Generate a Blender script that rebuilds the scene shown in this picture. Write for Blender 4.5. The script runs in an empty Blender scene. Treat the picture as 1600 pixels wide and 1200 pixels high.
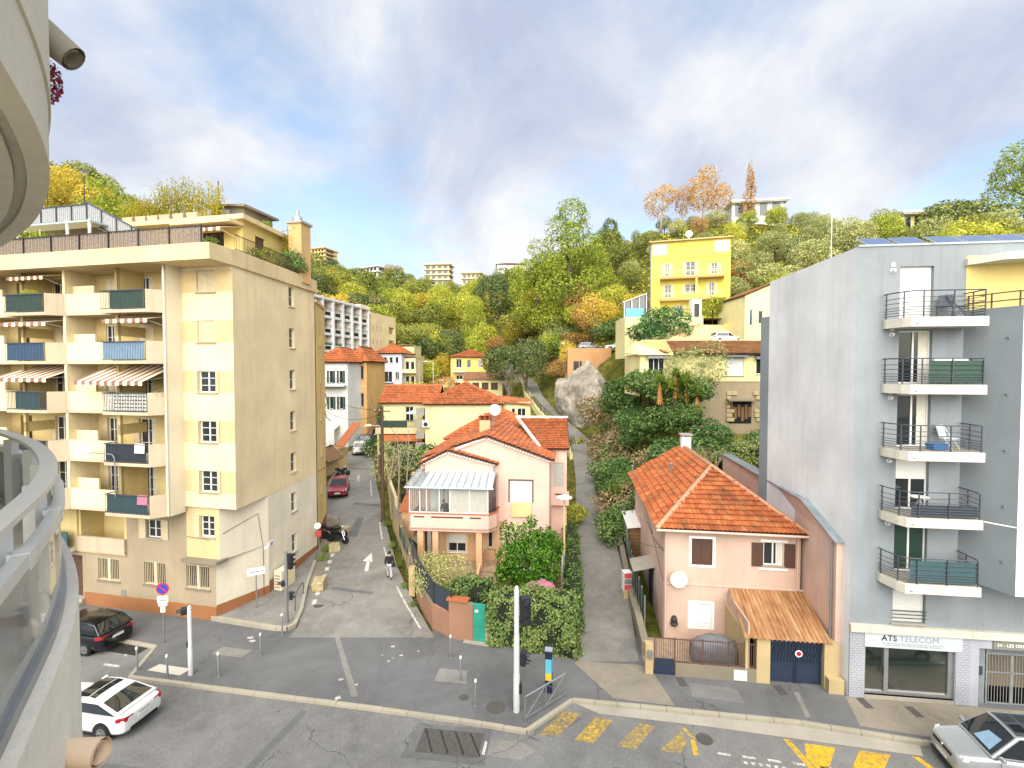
import bpy,bmesh,math,random
import numpy as np
from mathutils import Vector,Matrix,noise as mnoise
S = bpy.context.scene
COL = S.collection
random.seed(7)
RAD = math.radians

# ------------------------------------------------------------------ camera
cd = bpy.data.cameras.new('camera'); cam = bpy.data.objects.new('camera',cd); COL.objects.link(cam)
cd.sensor_width = 36.0; cd.lens = 16.875; cd.clip_start = 0.05; cd.clip_end = 6000
cam.location = (0,0,13.6); cam.rotation_euler = (RAD(90 - 1.68),0,0)
S.camera = cam

# ------------------------------------------------------------------ sun and sky
SUN_AZ = Vector((-0.08,-0.98)).normalized()      # horizontal direction towards the sun (behind, left)
SUN_EL = RAD(38)
W = bpy.data.worlds.new('World'); S.world = W; W.use_nodes = True
nt = W.node_tree; nt.nodes.clear(); N = nt.nodes.new; L = nt.links.new
out = N('ShaderNodeOutputWorld'); bg = N('ShaderNodeBackground'); bg.inputs['Strength'].default_value = 0.15
sky = N('ShaderNodeTexSky'); sky.sky_type = 'NISHITA'; sky.sun_disc = False
sky.sun_elevation = SUN_EL; sky.sun_rotation = math.atan2(SUN_AZ.x,SUN_AZ.y)
sky.air_density = 1.0; sky.dust_density = 1.0; sky.ozone_density = 1.6
tc = N('ShaderNodeTexCoord'); sep = N('ShaderNodeSeparateXYZ'); L(tc.outputs['Generated'],sep.inputs[0])
def M(op,a,b=None,c=None):
    n = N('ShaderNodeMath'); n.operation = op
    for i,v in enumerate((a,b,c)):
        if v is None: continue
        if isinstance(v,(int,float)): n.inputs[i].default_value = v
        else: L(v,n.inputs[i])
    return n.outputs[0]
zz = M('ADD',M('MAXIMUM',sep.outputs['Z'],0.0),0.42)
cx = M('DIVIDE',sep.outputs['X'],zz); cy = M('DIVIDE',sep.outputs['Y'],zz)
cmb = N('ShaderNodeCombineXYZ'); L(cx,cmb.inputs[0]); L(cy,cmb.inputs[1])
def cloudnoise(scale,detail,rough,dist,off,st=(1,1,1),rot=0.0):
    mp = N('ShaderNodeMapping'); L(cmb.outputs[0],mp.inputs[0]); mp.inputs['Location'].default_value = off
    mp.inputs['Scale'].default_value = st; mp.inputs['Rotation'].default_value = (0,0,rot)
    n = N('ShaderNodeTexNoise'); n.inputs['Scale'].default_value = scale; n.inputs['Detail'].default_value = detail
    n.inputs['Roughness'].default_value = rough; n.inputs['Distortion'].default_value = dist; L(mp.outputs[0],n.inputs['Vector'])
    return n.outputs['Fac']
def ramp(fac,stops):
    r = N('ShaderNodeValToRGB'); L(fac,r.inputs[0]); e = r.color_ramp.elements
    while len(e) < len(stops): e.new(0.5)
    for i,(p,c) in enumerate(stops):
        e[i].position = p; e[i].color = (*c,1) if len(c) == 3 else c
    return r.outputs[0]
cover = ramp(cloudnoise(1.7,8,0.56,0.35,(5.2,2.3,0),(1.0,0.8,1),0.5),[(0.37,(0.22,0.22,0.22)),(0.53,(1,1,1))])
tone = ramp(cloudnoise(2.3,9,0.58,0.3,(9.3,4.1,2),(1.0,0.8,1),0.6),
            [(0.32,(1.9,2.15,2.75)),(0.45,(2.35,2.55,3.0)),(0.54,(2.8,2.95,3.25)),(0.66,(3.4,3.45,3.5))])
skyb = N('ShaderNodeMix'); skyb.data_type = 'RGBA'; skyb.blend_type = 'MULTIPLY'; skyb.inputs[0].default_value = 1
L(sky.outputs[0],skyb.inputs[6]); skyb.inputs[7].default_value = (1.0,1.0,0.95,1)
mix = N('ShaderNodeMix'); mix.data_type = 'RGBA'; L(cover,mix.inputs[0]); L(skyb.outputs[2],mix.inputs[6]); L(tone,mix.inputs[7])
L(mix.outputs[2],bg.inputs['Color']); L(bg.outputs[0],out.inputs['Surface'])

sl = bpy.data.lights.new('sun','SUN'); sun = bpy.data.objects.new('sun',sl); COL.objects.link(sun)
sl.energy = 4.3; sl.angle = RAD(85); sl.color = (1.0,0.92,0.80)
sd = Vector((SUN_AZ.x * math.cos(SUN_EL),SUN_AZ.y * math.cos(SUN_EL),math.sin(SUN_EL)))
sun.rotation_euler = sd.to_track_quat('Z','Y').to_euler(); sun.location = sd * 200

S.render.engine = 'CYCLES'
S.view_settings.view_transform = 'Standard'; S.view_settings.look = 'None'
S.view_settings.gamma = 1.0; S.view_settings.use_curve_mapping = False
S.view_settings.exposure = 0.95
S.cycles.max_bounces = 6; S.cycles.diffuse_bounces = 3; S.cycles.glossy_bounces = 3
S.cycles.transparent_max_bounces = 12; S.cycles.transmission_bounces = 4
S.cycles.caustics_reflective = False; S.cycles.caustics_refractive = False

# ------------------------------------------------------------------ materials
def lin(h):
    h = h.lstrip('#'); r = [int(h[i:i+2],16) / 255 for i in (0,2,4)]
    return tuple(c / 12.92 if c <= 0.04045 else ((c + 0.055) / 1.055) ** 2.4 for c in r)
def col(c,k=1.0):
    if isinstance(c,str): c = lin(c)
    return (c[0] * k,c[1] * k,c[2] * k,1)
MATS = {}
class NT:
    def __init__(s,name):
        s.m = bpy.data.materials.new(name); s.m.use_nodes = True; s.t = s.m.node_tree; s.t.nodes.clear()
        s.o = s.n('ShaderNodeOutputMaterial'); s.p = s.n('ShaderNodeBsdfPrincipled'); s.l(s.p.outputs[0],s.o.inputs[0])
        s.tc = s.n('ShaderNodeTexCoord')
    def n(s,k): return s.t.nodes.new(k)
    def l(s,a,b): s.t.links.new(a,b)
    def vec(s,scale=(1,1,1),src='Object',rot=(0,0,0)):
        mp = s.n('ShaderNodeMapping'); s.l(s.tc.outputs[src],mp.inputs[0]); mp.inputs['Scale'].default_value = scale
        mp.inputs['Rotation'].default_value = rot
        return mp.outputs[0]
    def geo(s,scale=(1,1,1)):
        g = s.n('ShaderNodeNewGeometry'); mp = s.n('ShaderNodeMapping'); s.l(g.outputs['Position'],mp.inputs[0]); mp.inputs['Scale'].default_value = scale
        return mp.outputs[0]
    def noise(s,v,scale,detail=4,rough=0.55,dist=0):
        n = s.n('ShaderNodeTexNoise'); s.l(v,n.inputs['Vector']); n.inputs['Scale'].default_value = scale
        n.inputs['Detail'].default_value = detail; n.inputs['Roughness'].default_value = rough; n.inputs['Distortion'].default_value = dist
        return n.outputs['Fac']
    def ramp(s,f,stops,interp='LINEAR'):
        r = s.n('ShaderNodeValToRGB'); s.l(f,r.inputs[0]); e = r.color_ramp.elements; r.color_ramp.interpolation = interp
        while len(e) < len(stops): e.new(0.5)
        for i,(p,c) in enumerate(stops):
            e[i].position = p; e[i].color = (c,c,c,1) if isinstance(c,(int,float)) else (*c[:3],1)
        return r.outputs[0]
    def mix(s,f,a,b,mode='MIX'):
        m = s.n('ShaderNodeMix'); m.data_type = 'RGBA'; m.blend_type = mode
        for i,v in ((0,f),(6,a),(7,b)):
            if hasattr(v,'is_linked'): s.l(v,m.inputs[i])
            elif isinstance(v,(int,float)): m.inputs[i].default_value = v if i == 0 else (v,v,v,1)
            else: m.inputs[i].default_value = (*v[:3],1)
        return m.outputs[2]
    def math(s,op,a,b=0.0):
        n = s.n('ShaderNodeMath'); n.operation = op
        for i,v in enumerate((a,b)):
            if hasattr(v,'is_linked'): s.l(v,n.inputs[i])
            else: n.inputs[i].default_value = v
        return n.outputs[0]
    def bump(s,h,strength=0.3,dist=0.02):
        b = s.n('ShaderNodeBump'); s.l(h,b.inputs['Height']); b.inputs['Strength'].default_value = strength; b.inputs['Distance'].default_value = dist
        s.l(b.outputs[0],s.p.inputs['Normal'])
    def base(s,c):
        if hasattr(c,'is_linked'): s.l(c,s.p.inputs['Base Color'])
        else: s.p.inputs['Base Color'].default_value = (*c[:3],1)
    def rough(s,v): s.p.inputs['Roughness'].default_value = v
    def done(s,key): MATS[key] = s.m; return s.m

def stucco(key,c,stain=0.5,streak=0.5,k=1.0,grime='#5c5140',relief=0.35):
    t = NT(key); c = col(c,k)
    g = t.geo()
    big = t.noise(g,0.35,5,0.6); fine = t.noise(g,14,4,0.6)
    a = t.mix(t.ramp(big,[(0.35,0.0),(0.7,1.0)]),tuple(x * 0.86 for x in c[:3]),tuple(min(1,x * 1.08) for x in c[:3]))
    st = t.noise(t.geo((2.6,2.6,0.16)),1.0,6,0.62)
    gr = t.noise(g,0.9,6,0.7,0.4)
    s1 = t.math('MULTIPLY',t.ramp(st,[(0.52,0.0),(0.75,1.0)]),streak * 0.55)
    s2 = t.math('MULTIPLY',t.ramp(gr,[(0.5,0.0),(0.8,1.0)]),stain * 0.5)
    gcol = tuple(0.45 * x + 0.55 * y for x,y in zip(c[:3],col(grime)[:3]))
    a = t.mix(s1,a,gcol); a = t.mix(s2,a,gcol)
    a = t.mix(0.08,a,t.ramp(fine,[(0.3,0.25),(0.7,1.0)]),'MULTIPLY')
    t.base(a); t.rough(0.92); t.bump(fine,relief,0.012); t.p.inputs['Specular IOR Level'].default_value = 0.2
    return t.done(key)
def plain(key,c,rough=0.5,metal=0.0,k=1.0,var=0.12,bump=0.0,spec=0.5,scale=6):
    t = NT(key); c = col(c,k); n = t.noise(t.vec(),scale,4,0.6)
    t.base(t.mix(t.ramp(n,[(0.3,0.0),(0.7,1.0)]),tuple(x * (1 - var) for x in c[:3]),tuple(min(1,x * (1 + var * 0.6)) for x in c[:3])))
    t.rough(rough); t.p.inputs['Metallic'].default_value = metal; t.p.inputs['Specular IOR Level'].default_value = spec
    if bump: t.bump(t.noise(t.vec(),scale * 6,3),bump,0.01)
    return t.done(key)
def asphalt(key,c,k=1.0,crack=1.0,patch=1.0):
    t = NT(key); c = col(c,k)[:3]; g = t.geo()
    fine = t.noise(g,38,3,0.7); big = t.noise(g,0.28,5,0.6,0.6); mid = t.noise(g,1.7,5,0.65)
    a = t.mix(t.ramp(big,[(0.35,0.0),(0.65,1.0)]),tuple(x * 0.78 for x in c),tuple(x * 1.16 for x in c))
    a = t.mix(t.math('MULTIPLY',t.ramp(mid,[(0.45,0.0),(0.75,1.0)]),0.3 * patch),a,tuple(x * 1.55 for x in c))
    a = t.mix(0.55,a,t.ramp(fine,[(0.32,0.3),(0.68,1.5)]),'MULTIPLY')
    wob = t.n('ShaderNodeVectorMath'); wob.operation = 'ADD'; t.l(g,wob.inputs[0])
    wn = t.n('ShaderNodeTexNoise'); wn.inputs['Scale'].default_value = 1.3; wn.inputs['Detail'].default_value = 5; t.l(g,wn.inputs['Vector'])
    t.l(wn.outputs['Color'],wob.inputs[1])
    v = t.n('ShaderNodeTexVoronoi'); v.feature = 'DISTANCE_TO_EDGE'; v.inputs['Scale'].default_value = 0.28; t.l(wob.outputs[0],v.inputs['Vector'])
    ck = t.ramp(v.outputs['Distance'],[(0.0,1.0),(0.008,0.0)])
    ck = t.math('MULTIPLY',ck,t.ramp(t.noise(g,0.22,2),[(0.5,0.0),(0.6,0.75 * crack)]))
    a = t.mix(ck,a,tuple(x * 0.35 for x in c))
    # worn oil spots
    sp = t.noise(g,2.6,2,0.5); a = t.mix(t.ramp(sp,[(0.70,0.0),(0.78,0.45)]),a,tuple(x * 0.5 for x in c))
    t.base(a); t.rough(0.9); t.bump(fine,0.5,0.01); t.p.inputs['Specular IOR Level'].default_value = 0.25
    return t.done(key)
def glassdark(key,c=(0.02,0.026,0.03),rough=0.06):
    t = NT(key); t.base((*c,1)); t.rough(rough); t.p.inputs['Specular IOR Level'].default_value = 0.8
    n = t.noise(t.geo(),0.9,2); t.bump(n,0.04,0.05)
    return t.done(key)
def glassclear(key,tint=(0.86,0.92,0.92),refl=0.12,veil=0.12):
    t = NT(key); t.t.nodes.remove(t.p)
    tr = t.n('ShaderNodeBsdfTransparent'); tr.inputs[0].default_value = (*tint,1)
    gl = t.n('ShaderNodeBsdfGlossy'); gl.inputs['Roughness'].default_value = 0.05; gl.inputs['Color'].default_value = (0.9,0.95,1,1)
    df = t.n('ShaderNodeBsdfDiffuse'); df.inputs['Color'].default_value = (0.6,0.6,0.57,1)
    fr = t.n('ShaderNodeFresnel'); fr.inputs[0].default_value = 1.45
    m1 = t.n('ShaderNodeMixShader'); t.l(t.math('ADD',fr.outputs[0],refl * 0.4),m1.inputs[0]); t.l(tr.outputs[0],m1.inputs[1]); t.l(gl.outputs[0],m1.inputs[2])
    m2 = t.n('ShaderNodeMixShader'); d = t.noise(t.geo(),2.2,5,0.65)
    t.l(t.math('MULTIPLY',t.ramp(d,[(0.3,0.25),(0.7,1.0)]),veil),m2.inputs[0])
    t.l(m1.outputs[0],m2.inputs[1]); t.l(df.outputs[0],m2.inputs[2]); t.l(m2.outputs[0],t.o.inputs[0])
    return t.done(key)
def tilemat(key,cols,moss=0.3,k=1.0):
    t = NT(key); g = t.geo()
    gi = t.n('ShaderNodeNewGeometry'); oi = t.n('ShaderNodeObjectInfo')
    r = t.math('FRACT',t.math('ADD',gi.outputs['Random Per Island'],oi.outputs['Random']))
    st = [(i / (len(cols) - 1),col(c,k)[:3]) for i,c in enumerate(cols)]
    a = t.ramp(r,st)
    n = t.noise(g,0.8,5,0.65,0.3)
    a = t.mix(t.ramp(n,[(0.48,0.0),(0.72,moss)]),a,col('#54402c')[:3])
    n2 = t.noise(g,3.4,4,0.7); a = t.mix(t.ramp(n2,[(0.6,0.0),(0.75,0.35)]),a,col('#e0b590')[:3])
    t.base(a); t.rough(0.85); t.bump(t.noise(g,25,3),0.3,0.01); t.p.inputs['Specular IOR Level'].default_value = 0.3
    return t.done(key)
def leafmat(key,dark,mid,light,trans=0.3,rough=0.55,k=1.0,nscale=0.35):
    t = NT(key); t.p.inputs['Specular IOR Level'].default_value = 0.3; t.rough(rough)
    gi = t.n('ShaderNodeNewGeometry'); oi = t.n('ShaderNodeObjectInfo'); g = t.geo()
    r = t.math('ADD',t.math('MULTIPLY',gi.outputs['Random Per Island'],0.45),t.math('MULTIPLY',oi.outputs['Random'],0.30))
    n = t.math('MULTIPLY',t.noise(g,nscale,3),0.45)
    f = t.math('SUBTRACT',t.math('ADD',r,n),0.08)
    a = t.ramp(f,[(0.12,col(dark,k)[:3]),(0.5,col(mid,k)[:3]),(0.88,col(light,k)[:3])])
    t.base(a)
    tl = t.n('ShaderNodeBsdfTranslucent'); t.l(a,tl.inputs[0])
    ms = t.n('ShaderNodeMixShader'); ms.inputs[0].default_value = trans
    t.l(t.p.outputs[0],ms.inputs[1]); t.l(tl.outputs[0],ms.inputs[2]); t.l(ms.outputs[0],t.o.inputs[0])
    return t.done(key)
def paint(key,c,k=1.0,metal=0.0,rough=0.28):
    t = NT(key); c = col(c,k)
    n = t.noise(t.vec(),1.4,4); t.base(t.mix(t.ramp(n,[(0.3,0.0),(0.7,1.0)]),tuple(x * 0.9 for x in c[:3]),c))
    t.rough(rough); t.p.inputs['Metallic'].default_value = metal; t.p.inputs['Coat Weight'].default_value = 0.6; t.p.inputs['Coat Roughness'].default_value = 0.06
    return t.done(key)

# ------------------------------------------------------------------ mesh helpers
KIDS = {}
class Fr:
    """local 2-D frame on a wall: s along it, t inwards, z up"""
    def __init__(s,o,d):
        l = math.hypot(*d); s.o = o; s.d = (d[0] / l,d[1] / l); s.n = (-s.d[1],s.d[0])
    def p(s,a,t,z): return (s.o[0] + s.d[0] * a + s.n[0] * t,s.o[1] + s.d[1] * a + s.n[1] * t,z)
X0 = Fr((0,0),(1,0))
class MB:
    def __init__(s): s.v = []; s.f = []
    def add(s,vs,fs):
        b = len(s.v); s.v += [tuple(v) for v in vs]; s.f += [tuple(i + b for i in f) for f in fs]; return s
    def quad(s,a,b,c,d): return s.add([a,b,c,d],[(0,1,2,3)])
    def poly(s,pts): return s.add(pts,[tuple(range(len(pts)))])
    def hexa(s,p): return s.add(p,[(0,3,2,1),(4,5,6,7),(0,1,5,4),(1,2,6,5),(2,3,7,6),(3,0,4,7)])
    def box(s,x0,x1,y0,y1,z0,z1):
        return s.hexa([(x0,y0,z0),(x1,y0,z0),(x1,y1,z0),(x0,y1,z0),(x0,y0,z1),(x1,y0,z1),(x1,y1,z1),(x0,y1,z1)])
    def fbox(s,fr,s0,s1,t0,t1,z0,z1):
        return s.hexa([fr.p(s0,t0,z0),fr.p(s1,t0,z0),fr.p(s1,t1,z0),fr.p(s0,t1,z0),fr.p(s0,t0,z1),fr.p(s1,t0,z1),fr.p(s1,t1,z1),fr.p(s0,t1,z1)])
    def fquad(s,fr,s0,s1,t,z0,z1): return s.quad(fr.p(s0,t,z0),fr.p(s1,t,z0),fr.p(s1,t,z1),fr.p(s0,t,z1))
    def prism(s,pts,z0,z1):
        n = len(pts); z0f = z0 if callable(z0) else (lambda x,y: z0); z1f = z1 if callable(z1) else (lambda x,y: z1)
        vs = [(x,y,z0f(x,y)) for x,y in pts] + [(x,y,z1f(x,y)) for x,y in pts]
        return s.add(vs,[tuple(range(n - 1,-1,-1)),tuple(range(n,2 * n))] + [(i,(i + 1) % n,n + (i + 1) % n,n + i) for i in range(n)])
    def slab(s,pts,th):
        """3-D polygon thickened downwards"""
        n = len(pts); vs = list(pts) + [(x,y,z - th) for x,y,z in pts]
        return s.add(vs,[tuple(range(n)),tuple(range(2 * n - 1,n - 1,-1))] + [(i,n + i,n + (i + 1) % n,(i + 1) % n) for i in range(n)])
    def bar(s,a,b,w,h=None):
        """rectangular bar from a to b"""
        a = Vector(a); b = Vector(b); d = (b - a); h = h or w
        if d.length < 1e-6: return s
        d.normalize(); up = Vector((0,0,1)) if abs(d.z) < 0.95 else Vector((0,1,0))
        r = d.cross(up).normalized() * w / 2; u = r.cross(d).normalized() * h / 2
        return s.hexa([a - r - u,a + r - u,a + r + u,a - r + u,b - r - u,b + r - u,b + r + u,b - r + u])
    def tube(s,path,r,n=8,cap=True):
        path = [Vector(p) for p in path]; rs = r if isinstance(r,(list,tuple)) else [r] * len(path)
        vs = []; fs = []; m = len(path); pr = None
        for i,p in enumerate(path):
            d = (path[min(i + 1,m - 1)] - path[max(i - 1,0)]).normalized()
            if pr is None: pr = d.orthogonal().normalized()
            pr = (pr - d * pr.dot(d)).normalized(); q = d.cross(pr)
            for k in range(n):
                a = 2 * math.pi * k / n; vs.append(p + (pr * math.cos(a) + q * math.sin(a)) * rs[i])
        for i in range(m - 1):
            for k in range(n):
                fs.append((i * n + k,i * n + (k + 1) % n,(i + 1) * n + (k + 1) % n,(i + 1) * n + k))
        if cap: fs += [tuple(range(n - 1,-1,-1)),tuple(range((m - 1) * n,m * n))]
        return s.add(vs,fs)
    def lathe(s,c,prof,n=12,axis='z'):
        vs = []; fs = []
        for r,h in prof:
            for k in range(n):
                a = 2 * math.pi * k / n; x,y = r * math.cos(a),r * math.sin(a)
                vs.append({'z': (c[0] + x,c[1] + y,c[2] + h),'y': (c[0] + x,c[1] + h,c[2] + y),'x': (c[0] + h,c[1] + x,c[2] + y)}[axis])
        m = len(prof)
        for i in range(m - 1):
            for k in range(n): fs.append((i * n + k,i * n + (k + 1) % n,(i + 1) * n + (k + 1) % n,(i + 1) * n + k))
        fs += [tuple(range(n - 1,-1,-1)),tuple(range((m - 1) * n,m * n))]
        return s.add(vs,fs)
    def wall(s,fr,s0,s1,z0,z1,ops=(),depth=0.18,t=0.0,top=None):
        """wall sheet with real openings and reveals; ops = (a, b, za, zb); top(s) optional sloped top"""
        xs = sorted({s0,s1,*[o[0] for o in ops],*[o[1] for o in ops]}); zs = sorted({z0,z1,*[o[2] for o in ops],*[o[3] for o in ops]})
        xs = [x for x in xs if s0 <= x <= s1]; zs = [z for z in zs if z0 <= z <= z1]
        for i in range(len(xs) - 1):
            for j in range(len(zs) - 1):
                xm,zm = (xs[i] + xs[i + 1]) / 2,(zs[j] + zs[j + 1]) / 2
                if any(o[0] < xm < o[1] and o[2] < zm < o[3] for o in ops): continue
                s.fquad(fr,xs[i],xs[i + 1],t,zs[j],zs[j + 1])
        for a,b,za,zb in ops:
            p = fr.p
            s.quad(p(a,t,za),p(b,t,za),p(b,t + depth,za),p(a,t + depth,za)); s.quad(p(a,t,zb),p(a,t + depth,zb),p(b,t + depth,zb),p(b,t,zb))
            s.quad(p(a,t,za),p(a,t + depth,za),p(a,t + depth,zb),p(a,t,zb)); s.quad(p(b,t,za),p(b,t,zb),p(b,t + depth,zb),p(b,t + depth,za))
        return s
    def build(s,name,mat,parent=None,smooth=False,bevel=0.0,recalc=True,kind=None,label=None):
        me = bpy.data.meshes.new(name); me.from_pydata([tuple(v) for v in s.v],[],s.f)
        if recalc:
            bm = bmesh.new(); bm.from_mesh(me); bmesh.ops.recalc_face_normals(bm,faces=bm.faces); bm.to_mesh(me); bm.free()
        if smooth:
            me.shade_smooth(); me.set_sharp_from_angle(angle=RAD(40))
        return obj(name,me,mat,parent,bevel,kind,label)
def obj(name,me,mat,parent=None,bevel=0.0,kind=None,label=None):
    o = bpy.data.objects.new(name,me); COL.objects.link(o)
    if mat is not None and not len(me.materials): me.materials.append(MATS[mat] if isinstance(mat,str) else mat)
    if parent is not None:
        o.parent = parent; KIDS.setdefault(parent.name,[]).append(o)
    if bevel:
        b = o.modifiers.new('bevel','BEVEL'); b.width = bevel; b.segments = 2; b.limit_method = 'ANGLE'; b.angle_limit = RAD(40)
    if kind: o['kind'] = kind
    if label: o['label'] = label
    return o
def tag(o,label,cat,group=None):
    o['label'] = label; o['category'] = cat
    if group: o['group'] = group
    return o
def thing(name,label,cat,loc=(0,0,0),rz=0.0,group=None):
    o = bpy.data.objects.new(name,None); COL.objects.link(o); o.location = loc; o.rotation_euler = (0,0,rz); o.empty_display_size = 0.3
    return tag(o,label,cat,group)
def struct(o): o['kind'] = 'structure'; return o
def dup(root,loc=None,rz=None,scale=None,label=None,group=None):
    def rec(o,par):
        c = o.copy(); COL.objects.link(c); c.parent = par
        if par is not None: KIDS.setdefault(par.name,[]).append(c)
        for ch in list(KIDS.get(o.name,())): rec(ch,c)
        return c
    c = rec(root,None)
    if loc is not None: c.location = loc
    if rz is not None: c.rotation_euler = (0,0,rz)
    if scale is not None: c.scale = scale if isinstance(scale,(tuple,list)) else (scale,) * 3
    if label: c['label'] = label
    if group: c['group'] = group
    return c
def inpoly(p,poly):
    x,y = p; r = False; n = len(poly)
    for i in range(n):
        x1,y1 = poly[i]; x2,y2 = poly[(i + 1) % n]
        if (y1 > y) != (y2 > y) and x < (x2 - x1) * (y - y1) / (y2 - y1) + x1: r = not r
    return r
def smooth01(t): t = max(0.0,min(1.0,t)); return t * t * (3 - 2 * t)
def BX(root,name,mat,*a,bevel=0.0): return MB().box(*a).build(name,mat,root,bevel=bevel)
def TB(root,name,mat,*a,smooth=False): return MB().tube(*a).build(name,mat,root,smooth=smooth)
def LT(root,name,mat,*a,smooth=False): return MB().lathe(*a).build(name,mat,root,smooth=smooth)
def SB(root,name,mat,*a): return MB().slab(*a).build(name,mat,root)
# ------------------------------------------------------------------ material library
asphalt('asphalt_road','#929392',0.6,1.4); asphalt('asphalt_dark','#848688',0.58,1.2,0.8)
asphalt('asphalt_old','#9c9a95',0.64,1.4,1.4); asphalt('asphalt_alley','#9a9892',0.66,1.0,1.2); asphalt('paving_beige','#a8a092',0.62,0.6,0.8)
stucco('kerb_stone','#b9b3a2',0.6,0.2,0.75); stucco('concrete','#b5b0a4',0.7,0.5,0.8); stucco('concrete_old','#a09886',0.9,0.8,0.65)
stucco('cream','#f5e4ba',0.3,0.6,0.84); stucco('cream_pale','#f0e8d2',0.3,0.5,0.86); stucco('ochre_band','#e8cf9c',0.3,0.4,0.78); stucco('parapet_pale','#e6d4b8',0.5,0.9,0.66)
stucco('loggia','#ecd698',0.5,0.5,0.76); stucco('brown_render','#b5a68c',0.7,0.5,0.78); stucco('plinth','#b17a52',0.8,0.4,0.75)
stucco('roof_band','#e8d4a8',0.6,1.0,0.84); stucco('ochre_wall','#eed392',0.3,0.3,0.86); stucco('pent_yellow','#ecd68c',0.3,0.3,0.86)
stucco('pink','#efc8b9',0.3,0.4,0.84); stucco('peach','#e2b991',0.35,0.3,0.82); stucco('pink_old','#dcbfae',0.5,0.6,0.82); stucco('pink_side','#e4c6b6',0.5,0.6,0.82)
stucco('grey_blue','#a4aeb5',0.4,0.7,0.68); stucco('grey_party','#e6ebee',0.2,0.5,0.95); stucco('grey_deep','#98a3aa',0.3,0.3,0.74); stucco('slab_white','#e6e2d4',0.6,1.0,0.80)
stucco('white_wall','#eff0f0',0.25,0.4,0.86); stucco('yellow_wall','#f5e8b6',0.15,0.2,0.86); stucco('lemon','#f2e670',0.12,0.15,0.80); stucco('lemon_pale','#f4ebb0',0.15,0.2,0.84)
stucco('orange_wall','#efc184',0.2,0.3,0.84); stucco('gold_wall','#efd27a',0.2,0.3,0.82); stucco('beige_wall','#ecdcb2',0.25,0.3,0.86); stucco('lav_wall','#dbdcea',0.2,0.3,0.86)
stucco('brick_low','#b48a72',0.7,0.3,0.72); stucco('retain','#d9a878',0.6,0.6,0.78); stucco('garden_wall','#d6bd8e',0.8,0.5,0.75); stucco('rough_stone','#b9a98c',0.9,0.4,0.75,relief=1.0)
stucco('tan_slab','#dcbf90',0.3,0.3,0.82); stucco('balcony_concrete','#e2ddd0',0.35,0.4,0.97); stucco('balcony_ledge','#f2eee2',0.6,0.3,0.95,relief=1.0); stucco('terracotta_pipe','#ecd4ba',0.4,0.3,0.95)
stucco('soil','#6b5a40',0.6,0.0,0.6); stucco('chimney_ochre','#e2be86',0.5,0.6,0.8); stucco('sandstone','#cdb98d',0.6,0.4,0.8)
plain('white_paint','#f2f2ee',0.5,k=0.9,var=0.06); plain('white_frame','#efefec',0.4,k=0.88,var=0.05); plain('beige_shutter','#d8c7a4',0.6,k=0.85)
plain('brown_shutter','#5a4034',0.6,k=0.8); plain('white_shutter','#eceef2',0.5,k=0.88,var=0.04); plain('roller_white','#e8eae6',0.5,k=0.86,var=0.04); plain('roller_grey','#c3c4bc',0.55,k=0.8)
plain('rail_dark','#474c57',0.45,0.3); plain('rail_black','#2b2b30',0.5,0.2); plain('rail_brown','#5d4640',0.6); plain('iron_rust','#5d4a3c',0.7,0.2)
plain('metal_grey','#a9acaf',0.42,0.65,k=0.9); plain('galv','#b7babb',0.4,0.7,k=0.95); plain('pole_grey','#85878a',0.5,0.4); plain('pole_white','#d3d6d6',0.45,0.2); plain('bolt_dark','#3a3a3c',0.5,0.5)
plain('black','#18181a',0.5,k=0.8); plain('rubber','#1c1c1d',0.8,k=0.8); plain('signal_black','#23262a',0.45); plain('lens_dark','#3c464b',0.2,k=0.8)
plain('yellow_line','#f2c118',0.8,k=0.9,var=0.3,scale=14); plain('navy_metal','#2d3b52',0.5,0.1,k=0.8); plain('green_gate','#2f9c87',0.55,k=0.8,scale=2,var=0.2)
plain('screen_green','#3c5a4c',0.85,k=0.75,scale=3); plain('screen_teal','#3d5f66',0.85,k=0.75,scale=3); plain('screen_blue','#486c92',0.85,k=0.8,scale=3); plain('screen_lblue','#91b2cf',0.85,k=0.85,scale=3); plain('screen_navy','#38434f',0.85,k=0.7,scale=3)
plain('cane','#9b8d80',0.9,k=0.7,var=0.35,scale=9); plain('deck_grey','#aeb0b3',0.8,k=0.75,var=0.25,scale=9); plain('wood_brown','#8c6a48',0.8,k=0.7); plain('wood_pole','#6f5a48',0.9,k=0.6,var=0.3)
plain('awning_red','#9a7060',0.85,k=0.8); plain('awning_cream','#efe2c4',0.85,k=0.86); plain('curtain','#e9e6da',0.9,k=0.8); plain('cloth_cream','#d9bd86',0.9,k=0.85)
plain('panel_solar','#4d6a9c',0.18,0.2,k=0.7,var=0.08); plain('panel_frame','#c9cdd2',0.4,0.6); plain('dish','#e8e8e6',0.5,k=0.85); plain('zinc','#a9b4bb',0.45,0.4,k=0.8,var=0.25,scale=2)
plain('poly_roof','#bccdd8',0.22,0.1,k=0.8,var=0.1,scale=1.5); plain('terracotta','#b56a43',0.85,k=0.8); plain('plastic_white','#e2e5e6',0.45,k=0.85); plain('plastic_blue','#3c78b4',0.5,k=0.8); plain('plastic_green','#3c7a5c',0.5,k=0.7)
plain('tarp','#7d8087',0.5,k=0.7,var=0.25,scale=2); plain('meter_blue','#24304a',0.45,k=0.8); plain('meter_cyan','#68c3dc',0.5,k=0.85); plain('meter_yellow','#f0c93c',0.5,k=0.9)
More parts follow.
